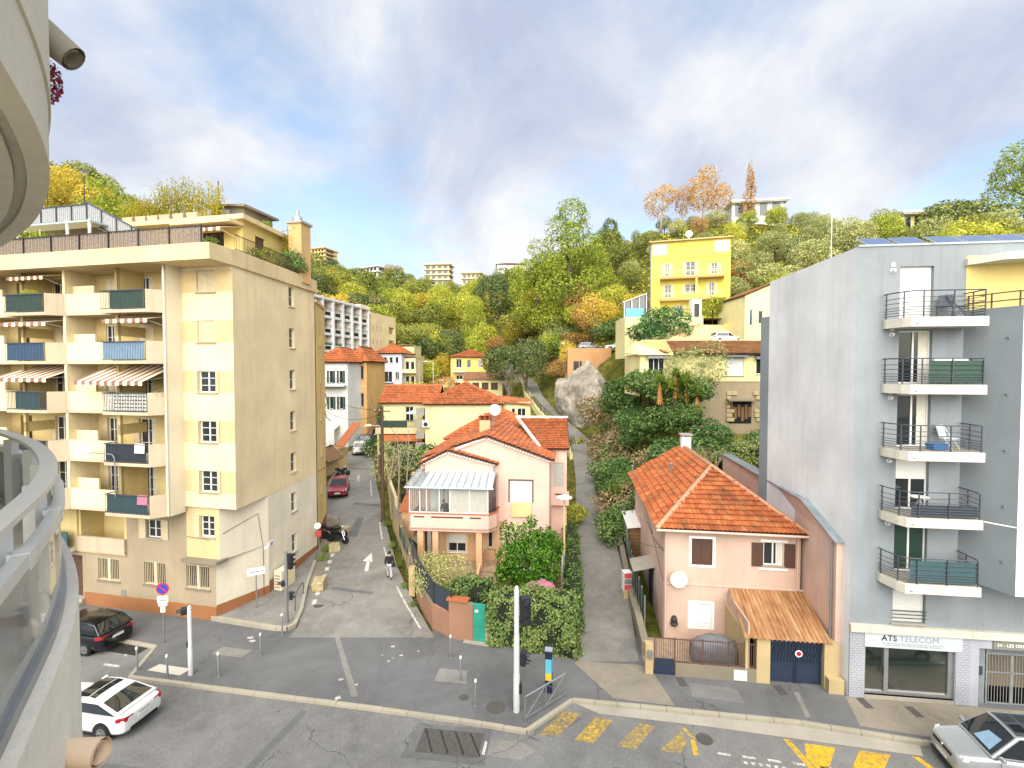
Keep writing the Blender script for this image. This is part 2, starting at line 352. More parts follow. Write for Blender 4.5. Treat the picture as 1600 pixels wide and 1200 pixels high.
plain('sign_blue','#3440b4',0.5,k=0.85); plain('sign_red','#d0303a',0.5,k=0.85); plain('sign_grey','#8c9088',0.5,k=0.8); plain('sign_pale','#ccd5dc',0.5,k=0.8,var=0.03); plain('ink_dark','#2c3038',0.6,k=0.9); plain('ink_grey','#8a95a2',0.6,k=0.9)
plain('iron_cover','#6a6763',0.7,0.3,k=0.7,var=0.3,scale=12); plain('red_post','#c8504a',0.5,k=0.85); plain('skin','#c79a7c',0.6,k=0.85); plain('hair_dark','#221d1a',0.7); plain('hair_grey','#75706a',0.8)
plain('cloth_black','#1d1e22',0.9,k=0.8); plain('cloth_light','#b9bcc6',0.9,k=0.8); plain('cloth_dark','#3c3d42',0.9,k=0.8); plain('bark','#6e5d4a',0.95,k=0.6,var=0.35,bump=0.5); plain('bark_pale','#b7ab98',0.95,k=0.75,var=0.25); plain('dead_frond','#d29b52',0.9,k=0.75,var=0.3)
plain('tail_red','#b0202a',0.15,k=0.8); plain('head_glass','#d5d9d8',0.1,0.1,k=0.85); plain('chrome','#d8dadc',0.15,0.95); plain('rim','#a7aaae',0.3,0.8); plain('plate','#eceae0',0.5,k=0.85)
plain('pink_cloth','#b8758c',0.9,k=0.8); plain('flower_pink','#a83a5c',0.8,k=0.8,var=0.3); plain('limestone','#c9bb90',0.9,k=0.72,var=0.3,bump=0.6,scale=3); plain('cable','#3a3a3c',0.7)
plain('door_glass_green','#7fa08c',0.4,k=0.6); plain('garden_paving','#b79e86',0.9,k=0.7,var=0.25,scale=3); plain('paper_poster','#d8dcdc',0.7,k=0.85)
glassdark('glass'); glassdark('car_glass',(0.012,0.018,0.022),0.03); glassdark('glass_green',(0.03,0.06,0.045),0.05); glassdark('shop_glass',(0.02,0.03,0.025),0.015); MATS['shop_glass'].node_tree.nodes['Principled BSDF'].inputs['IOR'].default_value = 2.4
glassclear('glass_clear',(0.88,0.93,0.92),0.12,0.08); glassclear('glass_balcony',(0.84,0.87,0.88),0.15,0.45); glassclear('glass_roof',(0.80,0.88,0.92),0.3,0.5)  # balcony glass: bright reflecting, frosted look put in as pale diffuse colour
tilemat('tile_bright',['#c8693c','#d87c4a','#cc7042','#dc8a58','#c0643a','#d68450'],0.5,0.68)
tilemat('tile_house',['#bf663a','#d27c48','#c06438','#d88a56','#b05c38','#cc7444'],0.85,0.66)
tilemat('tile_pink',['#b5623e','#c4744c','#a85a3a','#cc8058','#9c5438','#bc6a46'],0.9,0.68)
tilemat('tile_old',['#a5744c','#b98458','#94683f','#c39468','#8a6048'],0.7,0.78)
leafmat('leaf_oak','#44562a','#7c863c','#b0aa50',0.25,k=1.12); leafmat('leaf_dark','#34462a','#586a3e','#80884c',0.2,k=1.0); leafmat('leaf_pine','#465c24','#829434','#b4b448',0.25,k=1.16)
leafmat('leaf_olive','#626e4c','#9ca266','#cac88a',0.25,k=1.10); leafmat('leaf_yellow','#8a8030','#bca83e','#dcc858',0.35,k=1.16); leafmat('leaf_gold','#94703a','#bc9250','#d6b470',0.35,k=1.10)
leafmat('leaf_rust','#806638','#b48c54','#d0aa70',0.3,k=1.10); leafmat('leaf_lime','#667a2c','#a2aa3e','#ccc454',0.35,k=1.16); leafmat('leaf_ivy','#2a4422','#547438','#8ca45a',0.2,k=0.95,nscale=0.8)
leafmat('leaf_laurel','#1c3c10','#3f7418','#8fb63a',0.25,rough=0.35,k=0.95,nscale=0.9); leafmat('leaf_shrub','#2e4c30','#588044','#92b062',0.22,k=0.95,nscale=0.7); leafmat('leaf_agave','#3f5a20','#7d9434','#b4bc52',0.2,k=0.95)
leafmat('leaf_bamboo','#7c7a1c','#a8a02c','#cfc24a',0.35,k=0.95); leafmat('leaf_brown','#7c6a48','#a89470','#c8b48c',0.25,k=0.9); leafmat('leaf_hedge','#2c4626','#5c783c','#9caa64',0.2,k=0.95,nscale=1.1); leafmat('grass','#55641e','#8e9426','#c4b63c',0.2,k=0.9)
leafmat('twig','#6b5f58','#8d8078','#a89c92',0.05,k=0.8); leafmat('leaf_weed','#3d5a20','#6c8830','#9fb050',0.25,k=0.95)
stucco('shop_brick','#c0c6d2',0.4,0.3,0.75); stucco('kerb_pale','#d8d4c8',0.5,0.2,0.8); stucco('ridge_mortar','#d2a487',0.7,0.4,0.72); plain('rail_light','#d8dcdc',0.35,0.15,k=0.9,var=0.06); plain('fence_green','#2f5a48',0.85,k=0.7,var=0.25,scale=3); plain('fence_grey','#54585e',0.8,k=0.75,scale=3); glassclear('mesh_blue',(0.55,0.68,0.75),0.0,0.25)
plain('deck_dark','#4a3324',0.9,k=0.6)
# worn road paint: the paint is missing in flakes (transparent where worn)
def wornpaint(key,c,wear=0.5,k=0.9):
    t = NT(key); t.base(col(c,k)); t.rough(0.8)
    g = t.geo(); n = t.noise(g,7,6,0.75); n2 = t.noise(g,0.8,3)
    f = t.math('ADD',n,t.math('MULTIPLY',n2,0.25))
    t.l(t.ramp(f,[(0.22 + 0.30 * wear,0.05),(0.46 + 0.34 * wear,0.95)]),t.p.inputs['Alpha'])
    return t.done(key)
wornpaint('mark_arrow','#d8d6ce',0.15); wornpaint('mark_white','#d8d6ce',0.7); wornpaint('mark_white_faint','#dedcd4',0.95); wornpaint('mark_yellow','#dcb02c',0.6); wornpaint('mark_yellow_worn','#ccaa48',0.95)
def rockmat():
    t = NT('rock'); g = t.geo(); n = t.noise(g,0.5,8,0.65,0.8); f = t.noise(g,3,8,0.7); v = t.noise(t.geo((1,1,0.3)),1.6,5,0.6)
    a = t.mix(t.ramp(n,[(0.35,0.0),(0.65,1.0)]),col('#8c857a',0.7)[:3],col('#bdb5a6',0.72)[:3])
    a = t.mix(t.ramp(v,[(0.55,0.0),(0.7,0.6)]),a,col('#6a6256',0.55)[:3]); a = t.mix(t.ramp(f,[(0.6,0.0),(0.72,0.5)]),a,col('#8c8a50',0.6)[:3])
    t.base(a); t.rough(0.95); t.bump(f,0.9,0.12); return t.done('rock')
rockmat()
def hillmat():
    t = NT('hill_ground'); g = t.geo(); n = t.noise(g,0.06,5,0.6); f = t.noise(g,0.9,6,0.7)
    a = t.mix(t.ramp(n,[(0.4,0.0),(0.6,1.0)]),col('#5a6228',0.75)[:3],col('#8c8640',0.75)[:3])
    a = t.mix(t.ramp(f,[(0.42,0.0),(0.62,0.75)]),a,col('#333f1c',0.7)[:3])
    t.base(a); t.rough(1.0); t.bump(f,1.0,0.4); t.p.inputs['Specular IOR Level'].default_value = 0.1; return t.done('hill_ground')
hillmat()

# ------------------------------------------------------------------ terrain
def rampz(y): return max(0.0,0.065 * (y - 24.0))
CP = [(-9,105,10.5),(-9,125,17),(-14,140,24),(-20,170,33),(-35,260,51),(-42,290,60),(-80,300,63),(-138,345,76),(-64,200,38),(-30,125,20),(-45,100,17),(-28,100,9),(-22,85,5.5),(-36,80,10),
      (5,95,10.2),(2,105,12),(11,96,17),(12,110,26),(20,97,22),(34,160,51),(46,150,55),(72,150,59),(104,130,47),(130,130,46),(160,160,54),(12,66,6.0),(10,74,6.2),(9,82,7.5),(8.5,90,9.5),(15,74,11),(13.5,86,16.5),(20,85,18.5),(22,66,16.2),(36,66,18),(24,74,21.4),(38,76,22),(50,90,31),(60,110,41),
      (16,45,12.0),(24,45,12.2),(34,45,12.5),(45,50,14),(60,60,20),(30,56,13.6),(16,56,13.6),(40,120,39),(90,180,60),(60,210,58),(0,220,45),(15,170,40),(-10,330,58),(60,300,62),(-200,300,75),(-65,70,31),(-90,85,44),(-48,60,20),(-60,45,22),(-90,50,34),(-130,90,55),(-110,160,55),(-150,200,62),
      (-20,60,2.4),(-20,72,3.2),(-10,60,2.4),(0,60,2.5),(-2,75,4.5),(-10,85,5.5),(-40,40,6),(-60,10,8),(-100,0,14),(60,20,4),(90,40,14),(140,60,28),(0,420,60),(150,380,60),(-150,450,70),(220,200,60),(-240,200,60),(260,60,40),(-240,30,30)]
CP = np.array(CP,float)
def _U(r2): return np.where(r2 < 1e-9,0.0,r2 * np.log(r2 + 1e-12))
_n = len(CP); _A = np.zeros((_n + 3,_n + 3)); _d2 = ((CP[:,None,:2] - CP[None,:,:2]) ** 2).sum(-1)
_A[:_n,:_n] = _U(_d2) + np.eye(_n) * 40.0; _A[:_n,_n] = 1; _A[:_n,_n+1:] = CP[:,:2]; _A[_n,:_n] = 1; _A[_n+1:,:_n] = CP[:,:2].T
_w = np.linalg.solve(_A,np.concatenate([CP[:,2],[0,0,0]]))
def tps(x,y):
    d2 = (CP[:,0] - x) ** 2 + (CP[:,1] - y) ** 2
    return float(_U(d2) @ _w[:_n] + _w[_n] + _w[_n+1] * x + _w[_n+2] * y)
def alley_right(y): return 6.1 + (y - 24) * 0.125
AZ = [(20,0.0),(22,0.0),(26.3,0.13),(30.4,0.41),(37,0.85),(41.7,1.2),(50,2.2),(57,3.2),(65,4.5),(76,6.5),(88,8.8),(100,10.9),(110,12.2)]
AXC = [(20,4.4),(22,4.5),(26.3,5.2),(30.4,5.75),(37,6.55),(41.7,7.0),(50,8.1),(57,8.7),(65,8.7),(76,6.1),(88,4.2),(100,3.8),(110,3.2)]
def az(y): return float(np.interp(y,[p[0] for p in AZ],[p[1] for p in AZ]))
def axc(y): return float(np.interp(y,[p[0] for p in AXC],[p[1] for p in AXC]))
def gz(x,y):
    h = gz0(x,y)
    if 24 < y < 112:
        k = 1 - smooth01((abs(x - axc(y)) - 1.9) / 1.6); h = h * (1 - k) + (az(y) - 0.15) * k
    return h
def gz0(x,y):
    """height of the open ground"""
    if x < -13.9 and y < 33: return rampz(max(24.0,y - 5)) - 0.15
    if y < 20 or (y < 31 and abs(x) < 70): return rampz(y) - 0.15
    b = rampz(min(y,66)) - 0.15
    m = smooth01((y - 60) / 14)
    m = max(m,smooth01((-x - 27 - max(0,40 - y) * 0.6) / 14))
    if y > 31: m = max(m,smooth01((x - alley_right(y) - 0.9) / 5.5) * smooth01((y - 34.5) / 8.5))
    m = max(m,smooth01((abs(x) - 34) / 20) * smooth01((y - 20) / 12))
    h = b * (1 - m) + max(b,tps(x,y)) * m
    if x > 15 and 36 < y < 46.6: k = smooth01((x - 15) / 2.5); h = h * (1 - k) + min(h,4.0 + (y - 36) * 0.35) * k
    return h
def terrain():
    xs = sorted(set(list(np.arange(-36,40.1,1.5)) + list(np.arange(-110,-36,4.0)) + list(np.arange(40,140,4.0)) + list(np.arange(-380,-110,12.0)) + list(np.arange(140,381,12.0))))
    ys = sorted(set([-120.,-60.,-30.,-10.,0.,10.,20.] + list(np.arange(24,80,1.5)) + list(np.arange(80,200,4.0)) + list(np.arange(200,520,10.0)) + [600.,800.,1200.,2400.]))
    vs = [(x,y,gz(x,min(y,480)) if y > 19 else -0.15) for y in ys for x in xs]; nx = len(xs)
    fs = [(j * nx + i,j * nx + i + 1,(j + 1) * nx + i + 1,(j + 1) * nx + i) for j in range(len(ys) - 1) for i in range(nx - 1)]
    m = MB(); m.v = vs; m.f = fs
    return struct(m.build('hillside_terrain','hill_ground',smooth=True,recalc=False))
terrain()

# ------------------------------------------------------------------ roads, pavements
def strip(name,Lp,Rp,mat,lift=0.0,sub=6):
    m = MB(); rows = []
    def at(P,f):
        n = len(P) - 1; i = min(int(f * n),n - 1); t = f * n - i
        return [P[i][k] * (1 - t) + P[i + 1][k] * t for k in range(len(P[0]))]
    n = (len(Lp) - 1) * sub
    for i in range(n + 1):
        a,b = at(Lp,i / n),at(Rp,i / n)
        rows.append((a,b))
    vs = []
    for a,b in rows:
        for k in range(5):
            t = k / 4; x = a[0] * (1 - t) + b[0] * t; y = a[1] * (1 - t) + b[1] * t
            z = (a[2] * (1 - t) + b[2] * t) if len(a) > 2 else rampz(y)
            vs.append((x,y,z + lift))
    fs = [(i * 5 + k,i * 5 + k + 1,(i + 1) * 5 + k + 1,(i + 1) * 5 + k) for i in range(n) for k in range(4)]
    m.v = vs; m.f = fs
    return m.build(name,mat,recalc=False,smooth=True)
# main road (lower than the pavements)
m = MB(); m.poly([(-90,-14,-0.12),(70,-40,-0.12),(70,8.0,-0.12),(18.14,16.9,-0.12),(15.09,17.5,-0.12),(2.47,19.7,-0.12),(-6.26,19.4,-0.12),(-16.97,21.3,-0.12),(-17.56,23.6,-0.12),(-26,25.6,-0.12),(-60,32,-0.12),(-90,38,-0.12)])
struct(m.build('main_road','asphalt_road',recalc=False))
struct(strip('side_street',[(-11.35,24.0),(-11.3,24.9),(-12.2,28.2),(-13.2,32.0),(-15.0,37.0),(-17.0,42.0),(-19.3,50.0),(-21.7,60.0),(-23.0,68.0),(-23.3,76.0),(-21.5,90.0)],
                           [(-3.9,24.0),(-4.25,24.6),(-6.1,28.2),(-7.8,32.0),(-9.6,37.0),(-11.4,42.0),(-14.2,50.0),(-17.3,60.0),(-18.6,68.0),(-18.2,76.0),(-16.5,90.0)],'asphalt_old',0.006))
struct(strip('alley_road',[(axc(y) - 1.42,y,az(y)) for y,_ in AZ[1:]],[(axc(y) + 1.42,y,az(y)) for y,_ in AZ[1:]],'asphalt_alley',0.006))
FORE = [(-60,31.6),(-26,25.45),(-17.56,23.34),(-16.97,21.0),(-10.84,19.94),(-6.26,19.16),(-2.0,18.37),(0.49,17.83),(2.47,19.54),(5.21,19.16),(11.19,18.26),(15.09,17.29),(18.14,16.62),(32,13.5),(32,19.5),(20,21.5),(6,24.2),(-4.3,24.62),(-11.3,24.9),(-16.2,25.95),(-27,28.3),(-60,35)]
m = MB(); m.prism(FORE,-0.14,0.0)
pav = struct(m.build('pavement','asphalt_dark'))
m = MB(); m.poly([(2.9,21.9,0.004),(4.2,19.5,0.004),(6.6,19.05,0.004),(6.3,21.5,0.004),(5.9,21.75,0.004),(3.1,22.05,0.004)])
m.build('concrete_crossover','paving_beige',pav)
m = MB(); m.poly([(13.9,19.62,0.004),(13.3,17.95,0.004),(15.09,17.5,0.004),(18.14,16.82,0.004),(32,13.8,0.004),(32,17.2,0.004)])
m.build('paving_patch','paving_beige',pav)
m = MB(); m.prism([(-16.2,25.8),(-12.2,24.75),(-11.55,25.05),(-11.8,26.4),(-12.6,29.0),(-13.5,32.5),(-14.4,36),(-15.6,39),(-17,39),(-16,33)],lambda x,y: rampz(y) - 0.1,lambda x,y: rampz(y) + 0.12)
pavl = struct(m.build('side_pavement','asphalt_old'))
m = MB(); m.prism([(-12.55,29.1),(-11.9,28.6),(-11.75,28.2),(-12.5,32),(-13.2,35),(-14.2,38.6),(-15.5,39),(-14.4,36),(-13.5,32.5)],lambda x,y: rampz(y) - 0.1,lambda x,y: rampz(y) + 0.03)
m.build('verge_strip','paving_beige',pavl)
def kerb(path,parent,z0=-0.14,z1=0.02,w=0.17,length=1.0,zf=None):
    """row of separate kerb stones along a path (inner side to the left)"""
    for (x0,y0),(x1,y1) in zip(path,path[1:]):
        d = math.hypot(x1 - x0,y1 - y0); n = max(1,round(d / length)); st = d / n
        me = None
        for i in range(n):
            if me is None:
                b = MB(); b.box(0.004,st - 0.004,-w / 2,w / 2,z0,z1); o = b.build('kerb_stone','kerb_stone',parent,bevel=0.015); me = o.data
            else:
                o = obj('kerb_stone',me,None,parent,0.015)
            zz = zf(y0 + (y1 - y0) * i / n) if zf else 0.0
            zt = zf(y0 + (y1 - y0) * (i + 1) / n) if zf else 0.0
            o.location = (x0 + (x1 - x0) * i / n,y0 + (y1 - y0) * i / n,zz + random.uniform(-0.006,0.006))
            o.rotation_euler = (0,-math.atan2(zt - zz,st),math.atan2(y1 - y0,x1 - x0))
kerb([(-26,25.40),(-17.56,23.28),(-16.97,20.93),(-10.84,19.87),(-6.26,19.09),(-2.0,18.30),(0.55,17.74),(2.5,19.45),(5.21,19.08),(11.19,18.18),(15.09,17.21),(18.14,16.54),(26,14.7)],pav)
kerb([(-16.3,25.72),(-14.3,25.2),(-12.3,24.72),(-11.75,24.72),(-11.5,25.05),(-11.75,26.4),(-12.6,29.1),(-13.4,32.3)],pavl,-0.1,0.15,0.2,0.9,rampz)
# gutter slabs
m = MB(); m.poly([(2.6,19.35,-0.112),(5.21,18.98,-0.112),(11.19,18.08,-0.112),(14.9,17.15,-0.112),(14.6,16.65,-0.112),(10.6,17.45,-0.112),(7.4,18.1,-0.112),(3.5,18.75,-0.112)])
struct(m.build('gutter','concrete',recalc=False))
# road paint, set out on the road plane
def flat(name,pts,mat,z,label,cat,group=None,parent=None):
    m = MB(); m.poly([(x,y,z) for x,y in pts]); o = m.build(name,mat,parent,recalc=False)
    return o
road = bpy.data.objects['main_road']; sst = bpy.data.objects['side_street']
ZR = -0.115
def mark(name,pts,mat,par=road,z=ZR): 
    m = MB(); m.poly([(x,y,(z if par is road else (rampz(y) + 0.012 if par is sst else 0.006))) for x,y in pts]); return m.build(name,mat,par,recalc=False)
for pts,mt in (([(1.0,17.65),(1.75,17.62),(2.75,18.75),(2.1,18.95)],'mark_yellow_worn'),([(2.31,17.40),(3.0,17.25),(3.95,18.42),(3.3,18.58)],'mark_yellow_worn'),([(3.81,17.10),(4.45,16.96),(5.5,18.08),(4.95,18.25)],'mark_yellow_worn'),
            ([(5.3,16.90),(6.0,16.76),(6.45,17.3),(6.45,17.85)],'mark_yellow_worn'),([(6.45,18.1),(6.62,18.08),(6.85,17.45),(6.72,17.40)],'mark_yellow_worn'),([(6.62,17.42),(6.78,17.42),(6.66,16.72),(6.46,16.68)],'mark_yellow'),
            ([(10.08,17.45),(10.3,17.42),(10.45,16.05),(10.22,16.05)],'mark_yellow'),([(10.42,16.6),(10.75,17.25),(11.75,17.05),(10.75,15.95),(10.5,15.95)],'mark_yellow'),([(12.55,16.92),(13.5,16.72),(12.15,15.55),(11.25,15.72)],'mark_yellow'),
            ([(14.2,16.66),(14.42,16.6),(14.75,15.5),(14.5,15.5)],'mark_yellow'),([(13.9,15.9),(14.35,16.2),(14.5,15.4),(13.3,15.3)],'mark_yellow')):
    mark('yellow_bar',pts,mt)
for i in range(5): 
    x = 7.35 + i * 0.82; mark('white_dash',[(x,16.85 - i * 0.15),(x + 0.42,16.77 - i * 0.15),(x + 0.44,16.66 - i * 0.15),(x + 0.02,16.74 - i * 0.15)],'mark_white')
for i in range(6):
    x = 8.1 + i * 0.24; y = 16.45 - i * 0.045; mark('stencil_stroke',[(x,y),(x + 0.16,y - 0.03),(x + 0.1,y - 0.16),(x + 0.02,y - 0.13)],'mark_white')
mark('white_dash',[(-1.0,17.35),(-0.9,17.33),(-0.98,16.72),(-1.08,16.74)],'mark_white')
mark('white_dash',[(-21.4,22.5),(-20.5,22.3),(-20.5,22.15),(-21.4,22.35)],'mark_white'); mark('white_dash',[(-19.0,22.05),(-18.2,21.9),(-18.2,21.75),(-19.0,21.9)],'mark_white'); mark('bay_line',[(-18.9,23.5),(-18.78,23.5),(-18.5,22.6),(-18.62,22.6)],'mark_white')
mark('white_plate',[(-16.52,21.35),(-16.3,21.8),(-14.6,21.46),(-14.8,20.98)],'kerb_pale',pav)
# side street: edge line, arrow, crossing blotches
def edge_line(P,w):
    for (x0,y0),(x1,y1) in zip(P,P[1:]): mark('edge_line',[(x0,y0),(x0 + w,y0),(x1 + w,y1),(x1,y1)],'mark_white',sst)
edge_line([(-4.85,24.75),(-6.2,27.2),(-7.1,29.0)],0.12); edge_line([(-7.7,30.3),(-8.6,32.6),(-9.4,34.6)],0.12); edge_line([(-9.9,36),(-11.0,39.3)],0.12); edge_line([(-13.6,46),(-15.2,51)],0.1)
mark('arrow_shaft',[(-9.65,31.0),(-9.4,31.0),(-9.75,32.6),(-9.95,32.6)],'mark_arrow',sst); mark('arrow_head',[(-10.2,32.4),(-9.5,32.3),(-9.95,33.7)],'mark_arrow',sst)
mark('arrow_shaft',[(-16.6,51.0),(-16.3,51.0),(-16.9,53),(-17.2,53)],'mark_white_faint',sst)
for i in range(9):
    x,y = random.gauss(-6.2,1.2),random.gauss(21.6,0.9); a = random.random() * 3; r = random.uniform(0.05,0.15)
    mark('paint_fleck',[(x + r * math.cos(a + k * 1.26) * random.uniform(.4,1.3),y + r * math.sin(a + k * 1.26) * random.uniform(.4,1.3)) for k in range(5)],'mark_white',pav)
for x,y in ((-13.3,24.0),(-13.05,23.7)):
    mark('paint_fleck',[(x + .2 * math.cos(k * 1.26),y + .12 * math.sin(k * 1.26)) for k in range(5)],'mark_white',pav)
for i in range(7):
    y = 27.0 + i * 1.0; x = -11.45 - (y - 27) * 0.2; mark('paint_fleck',[(x,y),(x + .22,y + .1),(x + .1,y + .6),(x - .15,y + .5)],'mark_white',sst)
# manholes, drain, bay covers
def disc(name,x,y,z,r,mat,label,cat,group=None):
    m = MB(); m.lathe((x,y,z),[(r,-0.01),(r,0.006),(r * 0.9,0.006),(r * 0.88,0.002),(r * 0.55,0.004),(0.02,0.004)],20); return tag(m.build(name,mat),label,cat,group)
disc('manhole_cover',-0.65,18.97,0.002,0.38,'iron_cover','round iron manhole cover in pavement beside the tall white traffic post','manhole cover')
disc('manhole_cover',-20.6,23.05,-0.118,0.45,'iron_cover','round manhole cover in road behind the black estate car','manhole cover')
disc('manhole_cover',-2.0,19.55,0.002,0.2,'iron_cover','small dark round cover in pavement by the bollards','manhole cover')
disc('manhole_cover',7.15,17.45,-0.118,0.3,'iron_cover','round cover in road at the end of the worn yellow bars','manhole cover')
disc('manhole_cover',-11.0,27.0,0.2,0.3,'iron_cover','dark round cover at the mouth of the side street','manhole cover')
tr = thing('road_patch','dark rectangular road patch with diagonal ribs in the main road','road patch')
m = MB(); m.poly([(-3.7,18.25,-0.1165),(-3.95,16.6,-0.1165),(-0.95,16.25,-0.1165),(-0.75,17.95,-0.1165)]); m.build('patch_surface','asphalt_dark',tr,recalc=False)
m = MB(); m.poly([(-3.35,18.0,-0.1125),(-3.5,16.85,-0.1125),(-1.2,16.58,-0.1125),(-1.05,17.72,-0.1125)]); m.build('cover_plate','iron_cover',tr,recalc=False)
for i in range(4):
    x = -3.3 + i * 0.58
    m = MB(); m.bar((x,17.95 - i * .08,-0.105),(x + 0.42,16.85 - i * .07,-0.105),0.05,0.012); m.build('rib','bolt_dark',tr)
gd = thing('drain_grate','dark iron drain grate in road beside black estate car','drain',(-18.9,23.2,-0.118),RAD(-12))
BX(gd,'pit','black',-0.9,0.9,-0.35,0.35,-0.01,0.004)
for i in range(14): BX(gd,'grate_bar','iron_cover',-0.86 + i * 0.13,-0.82 + i * 0.13,-0.33,0.33,0.004,0.02)
for (x,y) in ((7.4,20.55),(11.4,20.0),(14.4,19.2),(16.0,18.7)):
    m = MB(); m.box(x - .16,x + .16,y - .3,y + .3,0.001,0.012); tag(m.build('cellar_grate','iron_cover'),{7.4: 'small rectangular grate in pavement before the low navy gate',11.4: 'rectangular grate in pavement left of the garage doors',14.4: 'rusty grate at the corner of the grey building',16.0: 'rectangular grate in pavement under the shop window'}[x],'grate')

# trench repairs and tar seams
for pts_,mt_,par_ in (([(-8.5,19.0),(-8.2,18.9),(-9.6,13),(-10.0,13)],'asphalt_dark',road),([(-20,17.2),(8,13.2),(8,12.9),(-20,16.8)],'asphalt_dark',road),([(-1.2,17.3),(0.2,17.4),(0.9,16.9),(0.3,16.5),(-1.0,16.7)],'asphalt_old',road),([(0.7,17.9),(1.9,18.9),(2.8,18.5),(1.5,17.5)],'asphalt_dark',road),([(3.5,16.2),(9,15.3),(9,15.1),(3.5,16.0)],'asphalt_dark',road),
                        ([(-9.0,24.0),(-8.75,24.0),(-6.4,19.6),(-6.7,19.6)],'asphalt_old',pav),([(-3.3,21.5),(-2.0,21.3),(-2.0,20.4),(-3.4,20.6)],'asphalt_old',pav),([(7.7,20.5),(9.6,20.1),(9.5,19.2),(7.5,19.6)],'asphalt_road',pav),([(11.9,19.9),(12.1,19.85),(11.7,18.4),(11.5,18.4)],'asphalt_old',pav),([(-14.2,23.2),(-12.6,22.9),(-12.8,22.3),(-14.4,22.6)],'asphalt_old',pav),
                        ([(-11.0,29.0),(-8.3,28.4),(-8.3,28.1),(-11.0,28.7)],'asphalt_dark',sst),([(-14.6,44.2),(-12.0,43.6),(-12.0,43.0),(-14.6,43.6)],'asphalt_dark',sst),([(-19.5,56.5),(-16.3,55.6),(-16.3,55.2),(-19.5,56.0)],'asphalt_dark',sst),([(-12.6,36.5),(-11.9,36.4),(-12.6,40.5),(-13.2,40.5)],'asphalt_dark',sst)):
    mark('trench_patch',pts_,mt_,par_,-0.1172)
# ------------------------------------------------------------------ building helpers
def window(root,fr,a,b,z0,z1,t=0.13,mull=1,bars=0,frame='white_frame',glass='glass',sill=True,roll=0.0,rollmat='roller_white',fw=0.055,sillmat='concrete',name='window',curtain=0):
    """window set back in its opening: frame (part) > panes, sill, roller blind (sub-parts)"""
    m = MB(); zt = z1 - roll * (z1 - z0)
    m.fbox(fr,a,a + fw,t,t + 0.06,z0,z1); m.fbox(fr,b - fw,b,t,t + 0.06,z0,z1)
    m.fbox(fr,a + fw,b - fw,t,t + 0.06,z0,z0 + fw); m.fbox(fr,a + fw,b - fw,t,t + 0.06,z1 - fw,z1)
    n = mull + 1; wi = (b - a - 2 * fw) / n
    for i in range(1,n): x = a + fw + wi * i; m.fbox(fr,x - fw * 0.6,x + fw * 0.6,t - 0.005,t + 0.06,z0 + fw,z1 - fw)
    for j in range(bars):
        z = z0 + (z1 - z0) * (j + 1) / (bars + 1); m.fbox(fr,a + fw,b - fw,t + 0.004,t + 0.05,z - 0.014,z + 0.014)
    w = m.build(name,frame,root)
    if roll < 0.97:
        for i in range(n):
            p = MB(); x0 = a + fw + wi * i; p.fquad(fr,x0,x0 + wi,t + 0.035,z0 + fw,zt); p.build('pane',glass,w,recalc=False)
            if curtain and i % 2 == curtain % 2:
                c = MB(); k = 9; ww = wi * 0.62; xs = x0 + (wi - ww if i else 0.03)
                for q in range(k): c.fquad(fr,xs + ww * q / k,xs + ww * (q + 1) / k,t + 0.033 - 0.004 * (q % 2),z0 + fw,zt - 0.02)
                c.build('curtain','curtain',w,recalc=False)
    if roll > 0:
        p = MB(); h = 0.055; k = max(1,int((z1 - zt) / h))
        for i in range(k): p.fbox(fr,a + 0.02,b - 0.02,t - 0.02,t - 0.003,z1 - (i + 1) * (z1 - zt) / k + 0.006,z1 - i * (z1 - zt) / k)
        p.fbox(fr,a + 0.02,b - 0.02,t - 0.004,t + 0.002,zt,z1); p.build('roller_shutter',rollmat,w)
    if sill:
        p = MB(); p.fbox(fr,a - 0.08,b + 0.08,-0.07,t,z0 - 0.07,z0 - 0.002); p.build('sill',sillmat,w,bevel=0.008)
    return w
def shutter(root,fr,a,b,z0,z1,mat,t=-0.05,louvre=True,name='shutter',n=None):
    m = MB(); e = 0.05
    m.fbox(fr,a,a + e,t,t + 0.035,z0,z1); m.fbox(fr,b - e,b,t,t + 0.035,z0,z1); m.fbox(fr,a + e,b - e,t,t + 0.035,z0,z0 + e); m.fbox(fr,a + e,b - e,t,t + 0.035,z1 - e,z1)
    if louvre:
        k = n or max(5,int((z1 - z0) / 0.075))
        for i in range(k):
            z = z0 + e + (z1 - z0 - 2 * e) * (i + 0.5) / k; m.fbox(fr,a + e,b - e,t + 0.008,t + 0.028,z - 0.02,z + 0.022)
    else:
        k = max(2,int((b - a) / 0.12)); w = (b - a - 2 * e) / k
        for i in range(k): m.fbox(fr,a + e + w * i + 0.005,a + e + w * (i + 1) - 0.005,t + 0.01,t + 0.03,z0 + e,z1 - e)
        for z in (z0 + 0.2 * (z1 - z0),z1 - 0.2 * (z1 - z0)): m.fbox(fr,a + e,b - e,t - 0.006,t + 0.012,z - 0.04,z + 0.04)
    m.fquad(fr,a + e,b - e,t + 0.022,z0 + e,z1 - e)
    return m.build(name,mat,root)
_tile_cache = {}
